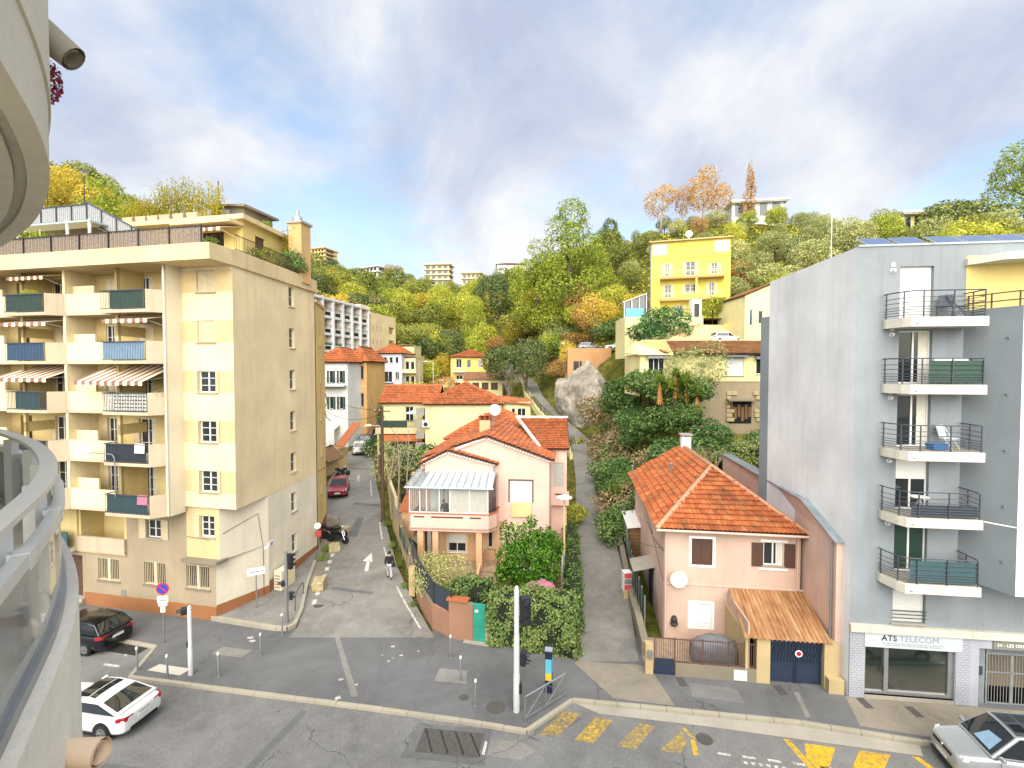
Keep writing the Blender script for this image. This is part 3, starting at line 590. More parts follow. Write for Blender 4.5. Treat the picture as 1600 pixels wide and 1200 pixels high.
def tile_mesh(du,dv,ht=0.045):
    """one interlocking clay tile: u across, v up the slope, w out"""
    k = (du,dv)
    if k in _tile_cache: return _tile_cache[k]
    prof = [(0.0,0.0),(0.12,0.5),(0.3,1.0),(0.5,0.75),(0.7,0.12),(0.88,0.08),(1.0,0.0)]
    vs = []; fs = []
    for (v,lift) in ((-0.02,0.065),(dv + 0.01,-0.005)):
        for (u,h) in prof: vs.append((u * du,v,h * ht + lift))
    n = len(prof)
    for i in range(n - 1): fs.append((i,i + 1,n + i + 1,n + i))
    for (u,h) in prof: vs.append((u * du,-0.02,h * ht + 0.042))
    for i in range(n - 1): fs.append((i + 1,i,2 * n + i,2 * n + i + 1))
    _tile_cache[k] = (vs,fs); return _tile_cache[k]
def tiles(root,P0,P1,up,poly,mat,du=0.21,dv=0.35,singles=0,name='tile',seed=1):
    """clay tiles on the plane through P0 with eave direction P0->P1 and upslope point up; poly in (a, b)"""
    P0 = Vector(P0); U = (Vector(P1) - P0).normalized(); V = Vector(up) - P0; V = (V - U * V.dot(U)).normalized(); Nn = U.cross(V)
    if Nn.z < 0: Nn = -Nn
    rnd = random.Random(seed); vs,fs = tile_mesh(du,dv)
    amin = min(p[0] for p in poly); amax = max(p[0] for p in poly); bmax = max(p[1] for p in poly)
    cells = []
    for j in range(int(bmax / dv) + 1):
        for i in range(int((amax - amin) / du) + 1):
            a = amin + i * du; b = j * dv
            if inpoly((a + du / 2,b + dv * 0.45),poly): cells.append((a,b))
    me = None; J = MB()
    for q,(a,b) in enumerate(cells):
        o = P0 + U * a + V * b + Nn * (0.02 + rnd.uniform(-0.004,0.006)); tw = rnd.uniform(-0.012,0.012); Uq = (U + V * tw).normalized(); Vq = (V - U * tw).normalized()
        if q < singles:
            mw = Matrix(((Uq.x,Vq.x,Nn.x,o.x),(Uq.y,Vq.y,Nn.y,o.y),(Uq.z,Vq.z,Nn.z,o.z),(0,0,0,1)))
            if me is None:
                t = MB(); t.add(vs,fs); ob = t.build(name,mat,root,recalc=False); me = ob.data
            else: ob = obj(name,me,None,root)
            ob.matrix_basis = mw
        else: J.add([o + Uq * v[0] + Vq * v[1] + Nn * v[2] for v in vs],fs)
    if J.f: J.build('tile_field',mat,root,recalc=False,kind='stuff')
def roof_deck(root,pts,mat='deck_dark',th=0.1,name='roof_deck'):
    m = MB(); m.slab(pts,th); return m.build(name,mat,root)
def ridge(root,A,B,mat,r=0.12,ln=0.42,single=True):
    A = Vector(A); B = Vector(B); d = B - A; n = max(1,int(d.length / ln)); st = d.length / n; d.normalize()
    side = d.cross(Vector((0,0,1))).normalized(); up = side.cross(d).normalized(); J = MB(); me = None
    k = 6
    def seg():
        vs = []; fs = []
        for x,rr in ((-0.02,r * 1.08),(st + 0.02,r * 0.92)):
            for i in range(k + 1):
                a = math.pi * i / k; vs.append((x,math.cos(a) * rr,math.sin(a) * rr * 0.8))
        for i in range(k): fs.append((i,i + 1,k + 2 + i,k + 1 + i))
        fs.append(tuple(range(k,-1,-1))); return vs,fs
    vs,fs = seg()
    for q in range(n):
        o = A + d * st * q
        if single:
            if me is None: t = MB(); t.add(vs,fs); ob = t.build('ridge_tile',mat,root,recalc=False); me = ob.data
            else: ob = obj('ridge_tile',me,None,root)
            ob.matrix_basis = Matrix(((d.x,side.x,up.x,o.x),(d.y,side.y,up.y,o.y),(d.z,side.z,up.z,o.z),(0,0,0,1)))
        else: J.add([o + d * v[0] + side * v[1] + up * v[2] for v in vs],fs)
    if J.f: J.build('ridge_tiles',mat,root,recalc=False,kind='stuff')
def hip_roof(root,x0,x1,y0,y1,z,ze,hip0,hip1,mat,ov=0.35,du=0.22,dv=0.36,singles=0,deck='deck_dark',axis='y',single_ridge=False):
    """hipped roof over a rectangle in local coordinates; ridge along axis, hip0/hip1 = hip run at each end (0 = gable)"""
    if axis == 'x':
        def T(x,y,zz): return (y,x,zz)
    else:
        def T(x,y,zz): return (x,y,zz)
    xm = (x0 + x1) / 2; sl = (ze - z) / ((x1 - x0) / 2); zo = z - sl * ov
    A,B,C,D = (x0 - ov,y0 - ov,zo),(x1 + ov,y0 - ov,zo),(x1 + ov,y1 + ov,zo),(x0 - ov,y1 + ov,zo)
    R0 = (xm,y0 + hip0 if hip0 else y0 - ov,ze); R1 = (xm,y1 - hip1 if hip1 else y1 + ov,ze)
    def face(P,Q,pts,s):
        P,Q = Vector(T(*P)),Vector(T(*Q)); pts = [Vector(T(*p)) for p in pts]; U = (Q - P).normalized(); rest = [p for p in pts if (p - P).cross(U).length > 1e-4]
        up = rest[0]; V = up - P; V = (V - U * V.dot(U)).normalized()
        poly = [((p - P).dot(U),(p - P).dot(V)) for p in pts]
        roof_deck(root,[tuple(p) for p in pts],deck)
        tiles(root,P,Q,up,poly,mat,du,dv,s)
    face(A,D,[A,D,R1,R0],0); face(B,C,[B,C,R1,R0],0)
    if hip0: face(A,B,[A,B,R0],singles)
    if hip1: face(C,D,[C,D,R1],0)
    ridge(root,T(*R0),T(*R1),mat,single=single_ridge)
    for P,Rr,h in ((A,R0,hip0),(B,R0,hip0),(C,R1,hip1),(D,R1,hip1)):
        if h: ridge(root,T(*P),T(*Rr),mat,single=single_ridge)
def text(s,size,mat,parent,fr,a,t,z,name='lettering',extrude=0.004,align='LEFT',bold=False,sx=1.0):
    """flat lettering on a wall frame"""
    cu = bpy.data.curves.new(name,'FONT'); cu.body = s; cu.size = size; cu.extrude = extrude; cu.align_x = align; cu.space_character = 1.05; cu.resolution_u = 3
    if bold: cu.offset = size * 0.018
    o = bpy.data.objects.new(name,cu); me = bpy.data.meshes.new_from_object(o); bpy.data.objects.remove(o)
    d,n = fr.d,fr.n; p = fr.p(a,t,z)
    me.transform(Matrix(((d[0] * sx,0,-n[0],p[0]),(d[1] * sx,0,-n[1],p[1]),(0,1,0,p[2]),(0,0,0,1))))
    me.materials.clear(); return obj(name,me,mat,parent)
def railing_bars(m,A,B,z0,z1,step=0.11,r=0.008):
    A = Vector(A); B = Vector(B); n = max(1,int((B - A).length / step))
    for i in range(n + 1):
        p = A.lerp(B,i / n); m.bar((p.x,p.y,z0),(p.x,p.y,z1),r * 2)
def wall_prism(m,a,b,th,z0,z1):
    """thin upright wall between plan points a and b, thickness to the left"""
    d = Vector((b[0] - a[0],b[1] - a[1])).normalized(); n = Vector((-d.y,d.x)) * th
    m.prism([a,b,(b[0] + n.x,b[1] + n.y),(a[0] + n.x,a[1] + n.y)],z0,z1)

# ------------------------------------------------------------------ cream apartment block on the left corner
def left_block():
    B = thing('apartment_building','cream corner apartment block with saw-tooth balconies and planted roof terraces','building',(-16.0,25.64,0),RAD(-11.9))
    F = X0
    ZB = [5.9,8.58,11.25,13.92,16.57]; TOP = 19.05
    # ground floor
    ops = [(-7.97,-6.47,1.55,2.85),(-4.74,-3.26,1.6,2.9),(-1.91,-0.41,1.65,2.95),(-10.4,-9.1,-0.1,2.85)]
    m = MB(); m.wall(F,-32,0.0,-0.3,3.3,ops,0.22); m.build('ground_wall','brown_render',B,recalc=False)
    SL = Fr((0.0,0.0),(1.06,2.74)); sl = math.hypot(1.06,2.74); SU = Fr((1.06,2.74),(0.3 - 1.06,8.6 - 2.74)); su = math.hypot(0.76,5.86)
    sw = 2.55
    m = MB(); m.wall(SL,0,sl,-0.3,3.3); m.wall(SU,0,su,-0.3,3.3,[(sw,sw + 0.62,1.75,2.95)],0.2); m.build('ground_side_wall','cream_pale',B,recalc=False)
    window(B,SU,sw,sw + 0.62,1.75,2.95,mull=0,bars=1)
    m = MB(); m.fbox(F,-9.0,0.0,-0.025,-0.001,-0.25,0.75); m.fbox(SL,0.0,sl,-0.025,-0.001,-0.25,0.85); m.fbox(SU,0.0,su,-0.025,-0.001,-0.2,1.1); m.build('plinth','plinth',B)
    for a,b,z0,z1 in ops[:3]:
        w = window(B,F,a,b,z0,z1,0.16,1,0,'beige_shutter',sillmat='concrete_old')
        for k in range(13):
            x = a + 0.06 + (b - a - 0.12) * k / 12; g = MB(); g.fbox(F,x - 0.012,x + 0.012,0.03,0.055,z0,z1); g.build('grille_bar','beige_shutter',w)
        g = MB(); g.fbox(F,a,b,0.03,0.05,z0 + 0.02,z0 + 0.05); g.fbox(F,a,b,0.03,0.05,z1 - 0.05,z1 - 0.02); g.fbox(F,(a + b) / 2 - 0.06,(a + b) / 2 + 0.06,0.02,0.06,z0,z1); g.build('grille_frame','awning_cream',w)
    m = MB(); m.fbox(F,-10.35,-9.15,0.22,0.3,0.35,2.85); m.build('door','brown_shutter',B)
    for i in range(3): m = MB(); m.fbox(F,-10.6,-8.95,-0.75 + i * 0.28,0.2,-0.1 + i * 0.16 if i else -0.12,0.06 + i * 0.16); m.build('step','concrete',B)
    m = MB(); m.fbox(F,-6.35,-6.05,-0.03,0.0,0.72,1.12); m.build('vent_box','sign_grey',B)
    # first floor (loggia, brown bay, chamfered corner)
    w1 = [(-4.5,-3.55,4.25,5.25)]
    m = MB(); m.wall(F,-5.9,-1.85,3.3,5.9,w1,0.2); m.build('first_floor_wall','brown_render',B,recalc=False)
    m = MB(); m.wall(F,-1.85,0.25,3.3,6.25,[(-0.75,0.25 - 0.0,4.5,5.7)][:0] + [(-0.95,-0.05,4.55,5.7)],0.2); m.build('bay_lower_wall','ochre_band',B,recalc=False)
    window(B,F,-4.5,-3.55,4.25,5.25,mull=1,bars=1); shutter(B,F,-5.0,-4.54,4.2,5.3,'beige_shutter'); shutter(B,F,-3.5,-3.04,4.2,5.3,'beige_shutter')
    window(B,F,-0.95,-0.05,4.55,5.7,mull=1,bars=2); shutter(B,F,-1.4,-0.98,4.5,5.75,'beige_shutter')
    CH = Fr((0.25,0.0),(1.06 - 0.25,2.74)); ch = math.hypot(0.81,2.74)
    m = MB(); m.wall(CH,0,ch,3.3,6.25); m.build('corner_wall','cream_pale',B,recalc=False)
    m = MB(); m.prism([(-1.85,-0.4),(0.42,-0.4),(0.5,0.3),(-1.85,0.3)],3.22,3.38); m.build('canopy','concrete_old',B)
    m = MB(); m.fbox(F,-9.3,-5.9,-0.15,0.0,3.2,4.05); m.build('first_floor_parapet','parapet_pale',B)
    m = MB(); m.wall(F,-9.3,-5.9,3.3,5.9,[(-7.1,-6.3,3.4,5.4)],0.1,1.3); m.fbox(F,-9.3,-9.15,0,1.3,3.3,5.9); m.fbox(F,-6.05,-5.9,0,1.3,3.3,5.9); m.fbox(F,-9.3,-5.9,-0.1,1.3,3.12,3.3); m.build('first_floor_loggia','loggia',B)
    window(B,Fr((0,1.3),(1,0)),-7.1,-6.3,3.4,5.4,0.05,1,2,sill=False,name='balcony_door')
    m = MB(); m.fbox(F,-32,-9.3,-0.1,0.1,3.2,5.9); m.build('left_first_floor_wall','loggia',B)
    m = MB(); m.fbox(F,-10.9,-9.35,-0.6,-0.55,3.4,4.4); m.build('railing','screen_teal',B); m = MB(); m.fbox(F,-11,-9.3,-0.65,0,3.2,3.36); m.build('balcony_slab','slab_white',B)
    # bay with one window per floor, above it the long side wall
    bops = [(-0.75,0.35,z + 1.14,z + 2.3) for z in ZB]; BY = Fr((0,-0.14),(1,0))
    m = MB(); m.wall(BY,-1.85,1.46,6.2,TOP,bops,0.2); m.build('bay_wall','cream',B,recalc=False)
    for i,z in enumerate(ZB):
        for a,b in ((-1.845,-0.75),(0.35,1.455)):
            q = MB(); q.fbox(BY,a,b,-0.006,0.0,z + 1.14,z + 2.3); q.build('ochre_band','ochre_band',B)
        w = window(B,BY,-0.75,0.35,z + 1.14,z + 2.3,mull=1,bars=2 if i < 3 else 0,sillmat='brown_render')
        if i >= 3: shutter(B,BY,-0.72,-0.2,z + 1.16,z + 2.28,'beige_shutter',0.04); shutter(B,BY,-0.2,0.32,z + 1.16,z + 2.28,'beige_shutter',0.04)
        else: shutter(B,BY,-1.02,-0.77,z + 1.12,z + 2.32,'beige_shutter',-0.06); shutter(B,BY,0.37,0.55,z + 1.12,z + 2.32,'beige_shutter',-0.06)
    SD = Fr((1.46,-0.14),(0.3 - 1.46,8.74)); sd_ = math.hypot(1.16,8.74)
    sops = [(5.45,6.1,z + 1.1,z + 2.35) for z in [3.3] + ZB]
    m = MB(); m.wall(SD,0,sd_,6.2,19.6,sops[1:],0.22); m.build('side_wall','cream',B,recalc=False)
    m = MB(); m.wall(SU,0,su,3.3,6.21,[(sw,sw + 0.62,4.4,5.65)],0.22); m.build('side_wall_lower','cream_pale',B,recalc=False)
    window(B,SU,sw,sw + 0.62,4.4,5.65,mull=0,bars=1)
    for a,b,z0,z1 in sops[1:]: window(B,SD,a,b,z0,z1,mull=0,bars=1,sillmat='beige_shutter')
    m = MB(); m.poly([(-1.85,-0.14,6.2),(1.46,-0.14,6.2),(1.06,2.74,6.2),(0.25,0,6.2),(-1.85,0,6.2)]); m.build('bay_soffit','concrete_old',B,recalc=False)
    m = MB(); m.wall(Fr((-1.85,-1.05),(0,1)),0,0.92,5.9,TOP); m.fquad(Fr((-1.85,-0.14),(0,-1)),0,0.91,0.12,5.9,TOP); m.fquad(Fr((-1.97,-1.05),(1,0)),0,0.12,0,5.9,TOP); m.build('return_wall','cream_pale',B,recalc=False)
    m = MB(); m.box(-31.9,-1.9,1.75,8.5,3.4,19.3); m.box(-31.9,0.2,2.9,8.5,0.0,3.4); m.box(-1.95,0.0,1.5,8.4,3.4,19.3); m.build('core','loggia',B)
    # loggias: back wall with French windows, slabs, saw-tooth parapets, screens
    LG = Fr((0,0.6),(1,0)); doors = [(-5.5,-4.45),(-7.75,-7.05),(-11.6,-10.6),(-14.4,-13.5)]
    scr = {(0,0): 'screen_teal',(0,1): 'screen_navy',(0,3): 'screen_lblue',(0,4): 'screen_green',(1,0): 'screen_teal',(1,1): 'screen_navy',(1,2): 'screen_teal',(1,3): 'screen_blue',(1,4): 'screen_green'}
    for k,z in enumerate(ZB):
        ztop = (ZB + [TOP])[k + 1]; fl = z + 0.16
        ops = [(a,b,fl + 0.02,fl + 2.1) for a,b in doors]
        m = MB(); m.wall(LG,-32,-1.97,fl,ztop,ops,0.12); m.build('loggia_wall','loggia',B,recalc=False)
        for q,(a,b) in enumerate(doors[:3]):
            if (k + q) % 2 == 0 or k < 2: window(B,LG,a,b,fl + 0.02,fl + 2.1,0.06,1,2,sill=False,name='balcony_door',curtain=1)
            else: shutter(B,LG,a,(a + b) / 2,fl + 0.02,fl + 2.1,'awning_cream',0.02,n=16,name='door_shutter'); shutter(B,LG,(a + b) / 2,b,fl + 0.02,fl + 2.1,'awning_cream',0.02,n=16,name='door_shutter')
            if k < 3: shutter(B,LG,a - 0.42,a - 0.02,fl + 0.02,fl + 2.1,'beige_shutter',-0.05,name='door_shutter')
        for u in range(2):
            o = -6.62 * u
            pts = [(-1.86 + o,-1.0),(-2.42 + o,-1.6),(-5.3 + o,-1.6),(-5.3 + o,-1.0),(-8.45 + o,-1.0)]
            m = MB(); m.prism([(-1.97 + o,0.62)] + pts + [(-8.45 + o,0.62)],z,fl); m.build('balcony_slab','parapet_pale',B)
            m = MB(); wall_prism(m,pts[1],(-1.88 + o,-1.02),0.1,fl,z + 1.17); m.build('side_parapet','parapet_pale',B)
            m = MB(); wall_prism(m,(-8.40 + o,-1.0),(-5.32 + o,-1.0),0.1,fl,z + 1.17); m.build('recessed_parapet','cream',B)
            r = MB(); r.box(-5.3 + o,-2.5 + o,-1.6,-1.55,z + 1.12,z + 1.17); r.box(-5.3 + o,-2.5 + o,-1.59,-1.56,fl + 0.05,fl + 0.08); railing_bars(r,(-5.28 + o,-1.575,0),(-2.5 + o,-1.575,0),fl,z + 1.13,0.1); r.box(-5.29 + o,-5.26 + o,-1.55,-1.0,z + 1.12,z + 1.17)
            rl = r.build('railing','rail_dark',B)
            key = scr.get((u,k))
            if key:
                s = MB(); n = 26; xa,xb = (-5.2,-2.62) if (u,k) != (0,4) else (-4.75,-2.62)
                if (u,k) == (1,2): xa,xb = -4.7,-3.0
                for i in range(n):
                    x0 = xa + (xb - xa) * i / n; x1 = xa + (xb - xa) * (i + 1) / n
                    s.quad((x0 + o,-1.545 + 0.012 * (i % 2),fl + 0.05),(x1 + o,-1.545 + 0.012 * ((i + 1) % 2),fl + 0.05),(x1 + o,-1.545 + 0.012 * ((i + 1) % 2),z + 1.12),(x0 + o,-1.545 + 0.012 * (i % 2),z + 1.12))
                s.build('privacy_screen',key,rl,recalc=False)
            elif (u,k) == (0,2):
                s = MB(); n = 16
                for i in range(n):
                    for j in range(5):
                        cx,cz = -5.15 + i * 0.17,fl + 0.14 + j * 0.19
                        s.lathe((cx,-1.545,cz),[(0.085,-0.012),(0.085,0.012),(0.055,0.012),(0.055,-0.012)],8,'y')
                s.build('lattice_screen','white_paint',rl)
            BX(B,'divider_fin','cream',-8.62 + o,-8.45 + o,-1.0,0.62,fl,ztop)
            m = MB(); m.box(-5.2 + o,-5.04 + o,-0.9,0.62,fl + (1.35 if k % 2 else 0),ztop if k % 2 == 0 else fl + 1.9); m.box(-5.2 + o,-5.04 + o,-0.9,-0.74,fl,ztop); m.build('divider_fin','loggia',B)
            BX(B,'low_partition','cream',-8.6 + o,-7.0 + o,-0.6,-0.5,fl,fl + 1.5)
    # striped awnings
    def awning(x0,x1,zt,zb,yb,ya,n=14,name='awning'):
        c = MB(); st = MB(); w = (x1 - x0) / n
        for i in range(n):
            q = c if i % 2 else st; a,b = x0 + w * i,x0 + w * (i + 1); s = -0.9 * 0 
            q.slab([(a - 0.35,yb,zb),(b - 0.35,yb,zb),(b,ya,zt),(a,ya,zt)],0.02); q.quad((a - 0.35,yb,zb),(b - 0.35,yb,zb),(b - 0.35,yb,zb - 0.18 - 0.03 * (i % 2)),(a - 0.35,yb,zb - 0.18 - 0.03 * (i % 2)))
        a = c.build(name,'awning_cream',B); st.build('stripe','awning_red',a)
        for x in (x0 + 0.1,x1 - 0.4):
            k = MB(); k.bar((x,ya,zt - 0.6),(x - 0.2,yb,zb),0.03); k.build('awning_arm','white_frame',a)
    awning(-6.6,-2.2,13.85,13.0,-1.75,-0.1,18); awning(-12.3,-8.5,13.85,13.15,-1.75,-0.1,14); awning(-11.8,-9.2,18.95,18.75,-1.3,-0.3,12); awning(-12.0,-8.8,16.5,16.2,-1.5,-0.2,12)
    awning(-5.0,-2.1,16.5,16.25,-1.5,-0.3,12)
    # roof band and terrace
    m = MB(); m.prism([(-32,-1.72),(1.6,-1.72),(1.58,-0.3),(0.45,8.7),(-32,8.7)],TOP,19.86); m.build('roof_slab','roof_band',B)
    m = MB(); m.fbox(SD,0.15,sd_,0.0,0.25,19.6,19.95); m.build('side_coping','roof_band',B)
    m = MB(); n = 190
    for i in range(n):
        x = -14.2 + i * 0.0805; m.box(x,x + 0.066,-1.56 + 0.012 * (i % 3),-1.54 + 0.012 * (i % 3),19.9,20.72 + 0.03 * math.sin(i * 1.7))
    f = m.build('terrace_screen','cane',B,kind='stuff')
    for i in range(9): BX(B,'screen_post','rail_black',-14.2 + i * 1.9,-14.15 + i * 1.9,-1.62,-1.57,19.86,20.78)
    BX(B,'screen_rail','rail_black',-14.2,1.1,-1.6,-1.57,20.7,20.75)
    # penthouse
    m = MB(); PF = Fr((0,3.0),(1,0)); pops = [(-3.9,-1.9,20.0,21.9),(-7.6,-6.6,20.6,21.6)]
    m.wall(PF,-9.4,-0.6,19.86,22.45,pops,0.2); m.wall(Fr((-0.6,3.0),(-0.12,1)),0,5.4,19.86,22.45,[(1.2,2.2,19.95,21.9)],0.2); m.build('penthouse_wall','pent_yellow',B,recalc=False)
    window(B,PF,-3.9,-1.9,20.0,21.9,0.12,2,0,sill=False,name='terrace_door',frame='brown_shutter'); window(B,PF,-7.6,-6.6,20.6,21.6,0.12,1,frame='sign_grey')
    m = MB(); m.fbox(Fr((-0.6,3.0),(-0.12,1)),1.2,2.2,0.1,0.15,19.95,21.9); m.build('terrace_door','brown_shutter',B)
    m = MB(); m.prism([(-9.6,2.6),(-0.2,2.6),(-0.85,8.6),(-9.6,8.6)],22.45,22.72); m.prism([(-4.6,1.9),(-0.5,1.9),(-0.5,3.0),(-4.6,3.0)],22.1,22.28); m.build('penthouse_roof','roof_band',B)
    awning(-4.2,-0.6,22.05,21.75,1.7,2.9,14)
    m = MB(); m.box(-4.6,-2.2,5.0,7.6,22.72,24.1); m.prism([(-4.9,4.7),(-1.9,4.7),(-1.9,7.9),(-4.9,7.9)],lambda x,y: 24.1,lambda x,y: 24.25 - (x + 4.9) * 0.1); m.build('stair_house','concrete_old',B)
    BX(B,'slatted_vent','deck_grey',-3.9,-3.2,4.9,4.98,22.8,23.9)
    # upper left deck with stair and slatted grey fences
    BX(B,'upper_deck','concrete_old',-14.5,-9.3,1.3,6.0,22.25,22.45)
    for (p0,p1,z0,z1,h,yy) in (((-14.4,0),(-9.7,0),22.45,22.45,1.0,1.22),((-9.7,0),(-5.4,0),22.45,20.3,1.1,1.2)):
        m = MB(); n = int(abs(p1[0] - p0[0]) / 0.15)
        for i in range(n):
            x = p0[0] + (p1[0] - p0[0]) * i / n; z = z0 + (z1 - z0) * i / n; m.box(x,x + 0.125,yy,yy + 0.03,z,z + h)
        m.build('fence_slats','deck_grey',B,kind='stuff')
        m = MB(); m.bar((p0[0],yy - 0.02,z0 + h),(p1[0],yy - 0.02,z1 + h),0.06); m.bar((p0[0],yy - 0.02,z0 + 0.06),(p1[0],yy - 0.02,z1 + 0.06),0.06)
        for i in range(5): x = p0[0] + (p1[0] - p0[0]) * i / 4; z = z0 + (z1 - z0) * i / 4; m.box(x - 0.03,x + 0.03,yy - 0.06,yy - 0.01,z,z + h)
        m.build('fence_frame','rail_dark',B)
    for i in range(10): m = MB(); x = -9.5 + i * 0.4; m.box(x,x + 0.42,1.3,2.2,22.2 - i * 0.22,22.26 - i * 0.22); m.build('stair_tread','deck_grey',B)
    for x in (-13.6,-9.9,-8.3): BX(B,'pergola_post','white_frame',x - 0.05,x + 0.05,0.2,0.3,19.86,22.2)
    BX(B,'pergola_roof','poly_roof',-14.2,-8.2,0.2,1.2,22.05,22.15)
    m = MB(); m.wall(Fr((-14.5,4.2),(1,0)),0,5.0,19.86,22.3,[(1,3.0,20,21.8)],0.2); m.build('pergola_back_wall','pent_yellow',B,recalc=False); window(B,Fr((-14.5,4.2),(1,0)),1,3.0,20,21.8,0.1,2,sill=False,name='terrace_door')
    # side railing
    m = MB()
    a,b = Vector((1.35,0.2,0)),Vector((0.35,8.4,0)); railing_bars(m,a,b,19.95,20.75,0.13); m.bar((a.x,a.y,20.75),(b.x,b.y,20.75),0.04); m.bar((a.x,a.y,20.0),(b.x,b.y,20.0),0.03); m.build('side_railing','iron_rust',B)
    for (x,y,z0,z1) in ((-4.1,5,24.2,25.8),(-13.1,3.6,22.4,26.2),(-16.2,3.6,22.4,26.4)): TB(B,'mast','rail_black',[(x,y,z0),(x,y,z1)],0.03,6)
    # chimney
    m = MB(); m.box(-0.2,0.75,6.6,7.6,19.4,23.3); c = m.build('chimney','chimney_ochre',B)
    BX(c,'cap','concrete',-0.3,0.85,6.5,7.7,23.3,23.45)
    LT(c,'flue','galv',(0.2,7.0,23.45),[(0.3,0),(0.3,0.35),(0.2,0.45),(0.12,0.5),(0.12,0.8)],12)
    # cable and street plates
    TB(B,'wall_cable','iron_rust',[SL.p(2.6,-0.03,0.3),SL.p(2.6,-0.03,3.2),CH.p(2.2,-0.02,5.3),CH.p(0.2,-0.03,4.75),F.p(-0.4,-0.05,4.45),F.p(-1.8,-0.03,4.5)],0.015,6)
    m = MB(); m.fbox(SL,2.62,2.93,-0.02,0.0,3.05,3.28); m.fbox(SU,0.02,0.5,-0.03,-0.002,3.15,3.42); pl = m.build('street_plate','white_paint',B)
    m = MB(); m.fbox(SU,0.08,0.44,-0.034,-0.03,3.26,3.31); m.fbox(SU,0.12,0.40,-0.034,-0.03,3.19,3.22); m.build('plate_lettering','sign_blue',pl)
    # lower neighbour strip
    N2 = thing('ochre_building','narrow ochre side wall of the building behind the cream corner block','building',(-13.95,34.15,0),RAD(104))
    f = X0; ops = [(1.9,2.4,z,z + 1.0) for z in (4.2,7.0,9.8,12.6,15.4)]
    m = MB(); m.box(0,0.01,0,6,-0.5,18.6)
    m = MB(); m.wall(Fr((0,0),(1,0)),0,4.8,-0.5,18.4,ops,0.15); m.wall(Fr((4.8,0),(0,1)),0,8,-0.5,18.4); m.fquad(Fr((4.8,8),(-1,0)),0,4.8,0,-0.5,18.4); m.poly([(0,0,18.4),(4.8,0,18.4),(4.8,8,18.4),(0,8,18.4)]); m.build('wall','ochre_wall',N2,recalc=False)
    for a,b,z0,z1 in ops: window(N2,f,a,b,z0,z1,mull=0)
    m = MB(); m.fbox(f,0,4.8,-0.02,-0.001,-0.3,2.0); m.build('plinth','plinth',N2)
    m = MB(); m.fbox(f,0,4.85,-0.1,0.1,18.4,18.62); m.build('coping','roof_band',N2)
    return B
LBK = left_block()
def lbw(x,y,z):
    a = RAD(-11.9); return (-16.0 + math.cos(a) * x - math.sin(a) * y,25.64 + math.sin(a) * x + math.cos(a) * y,z)

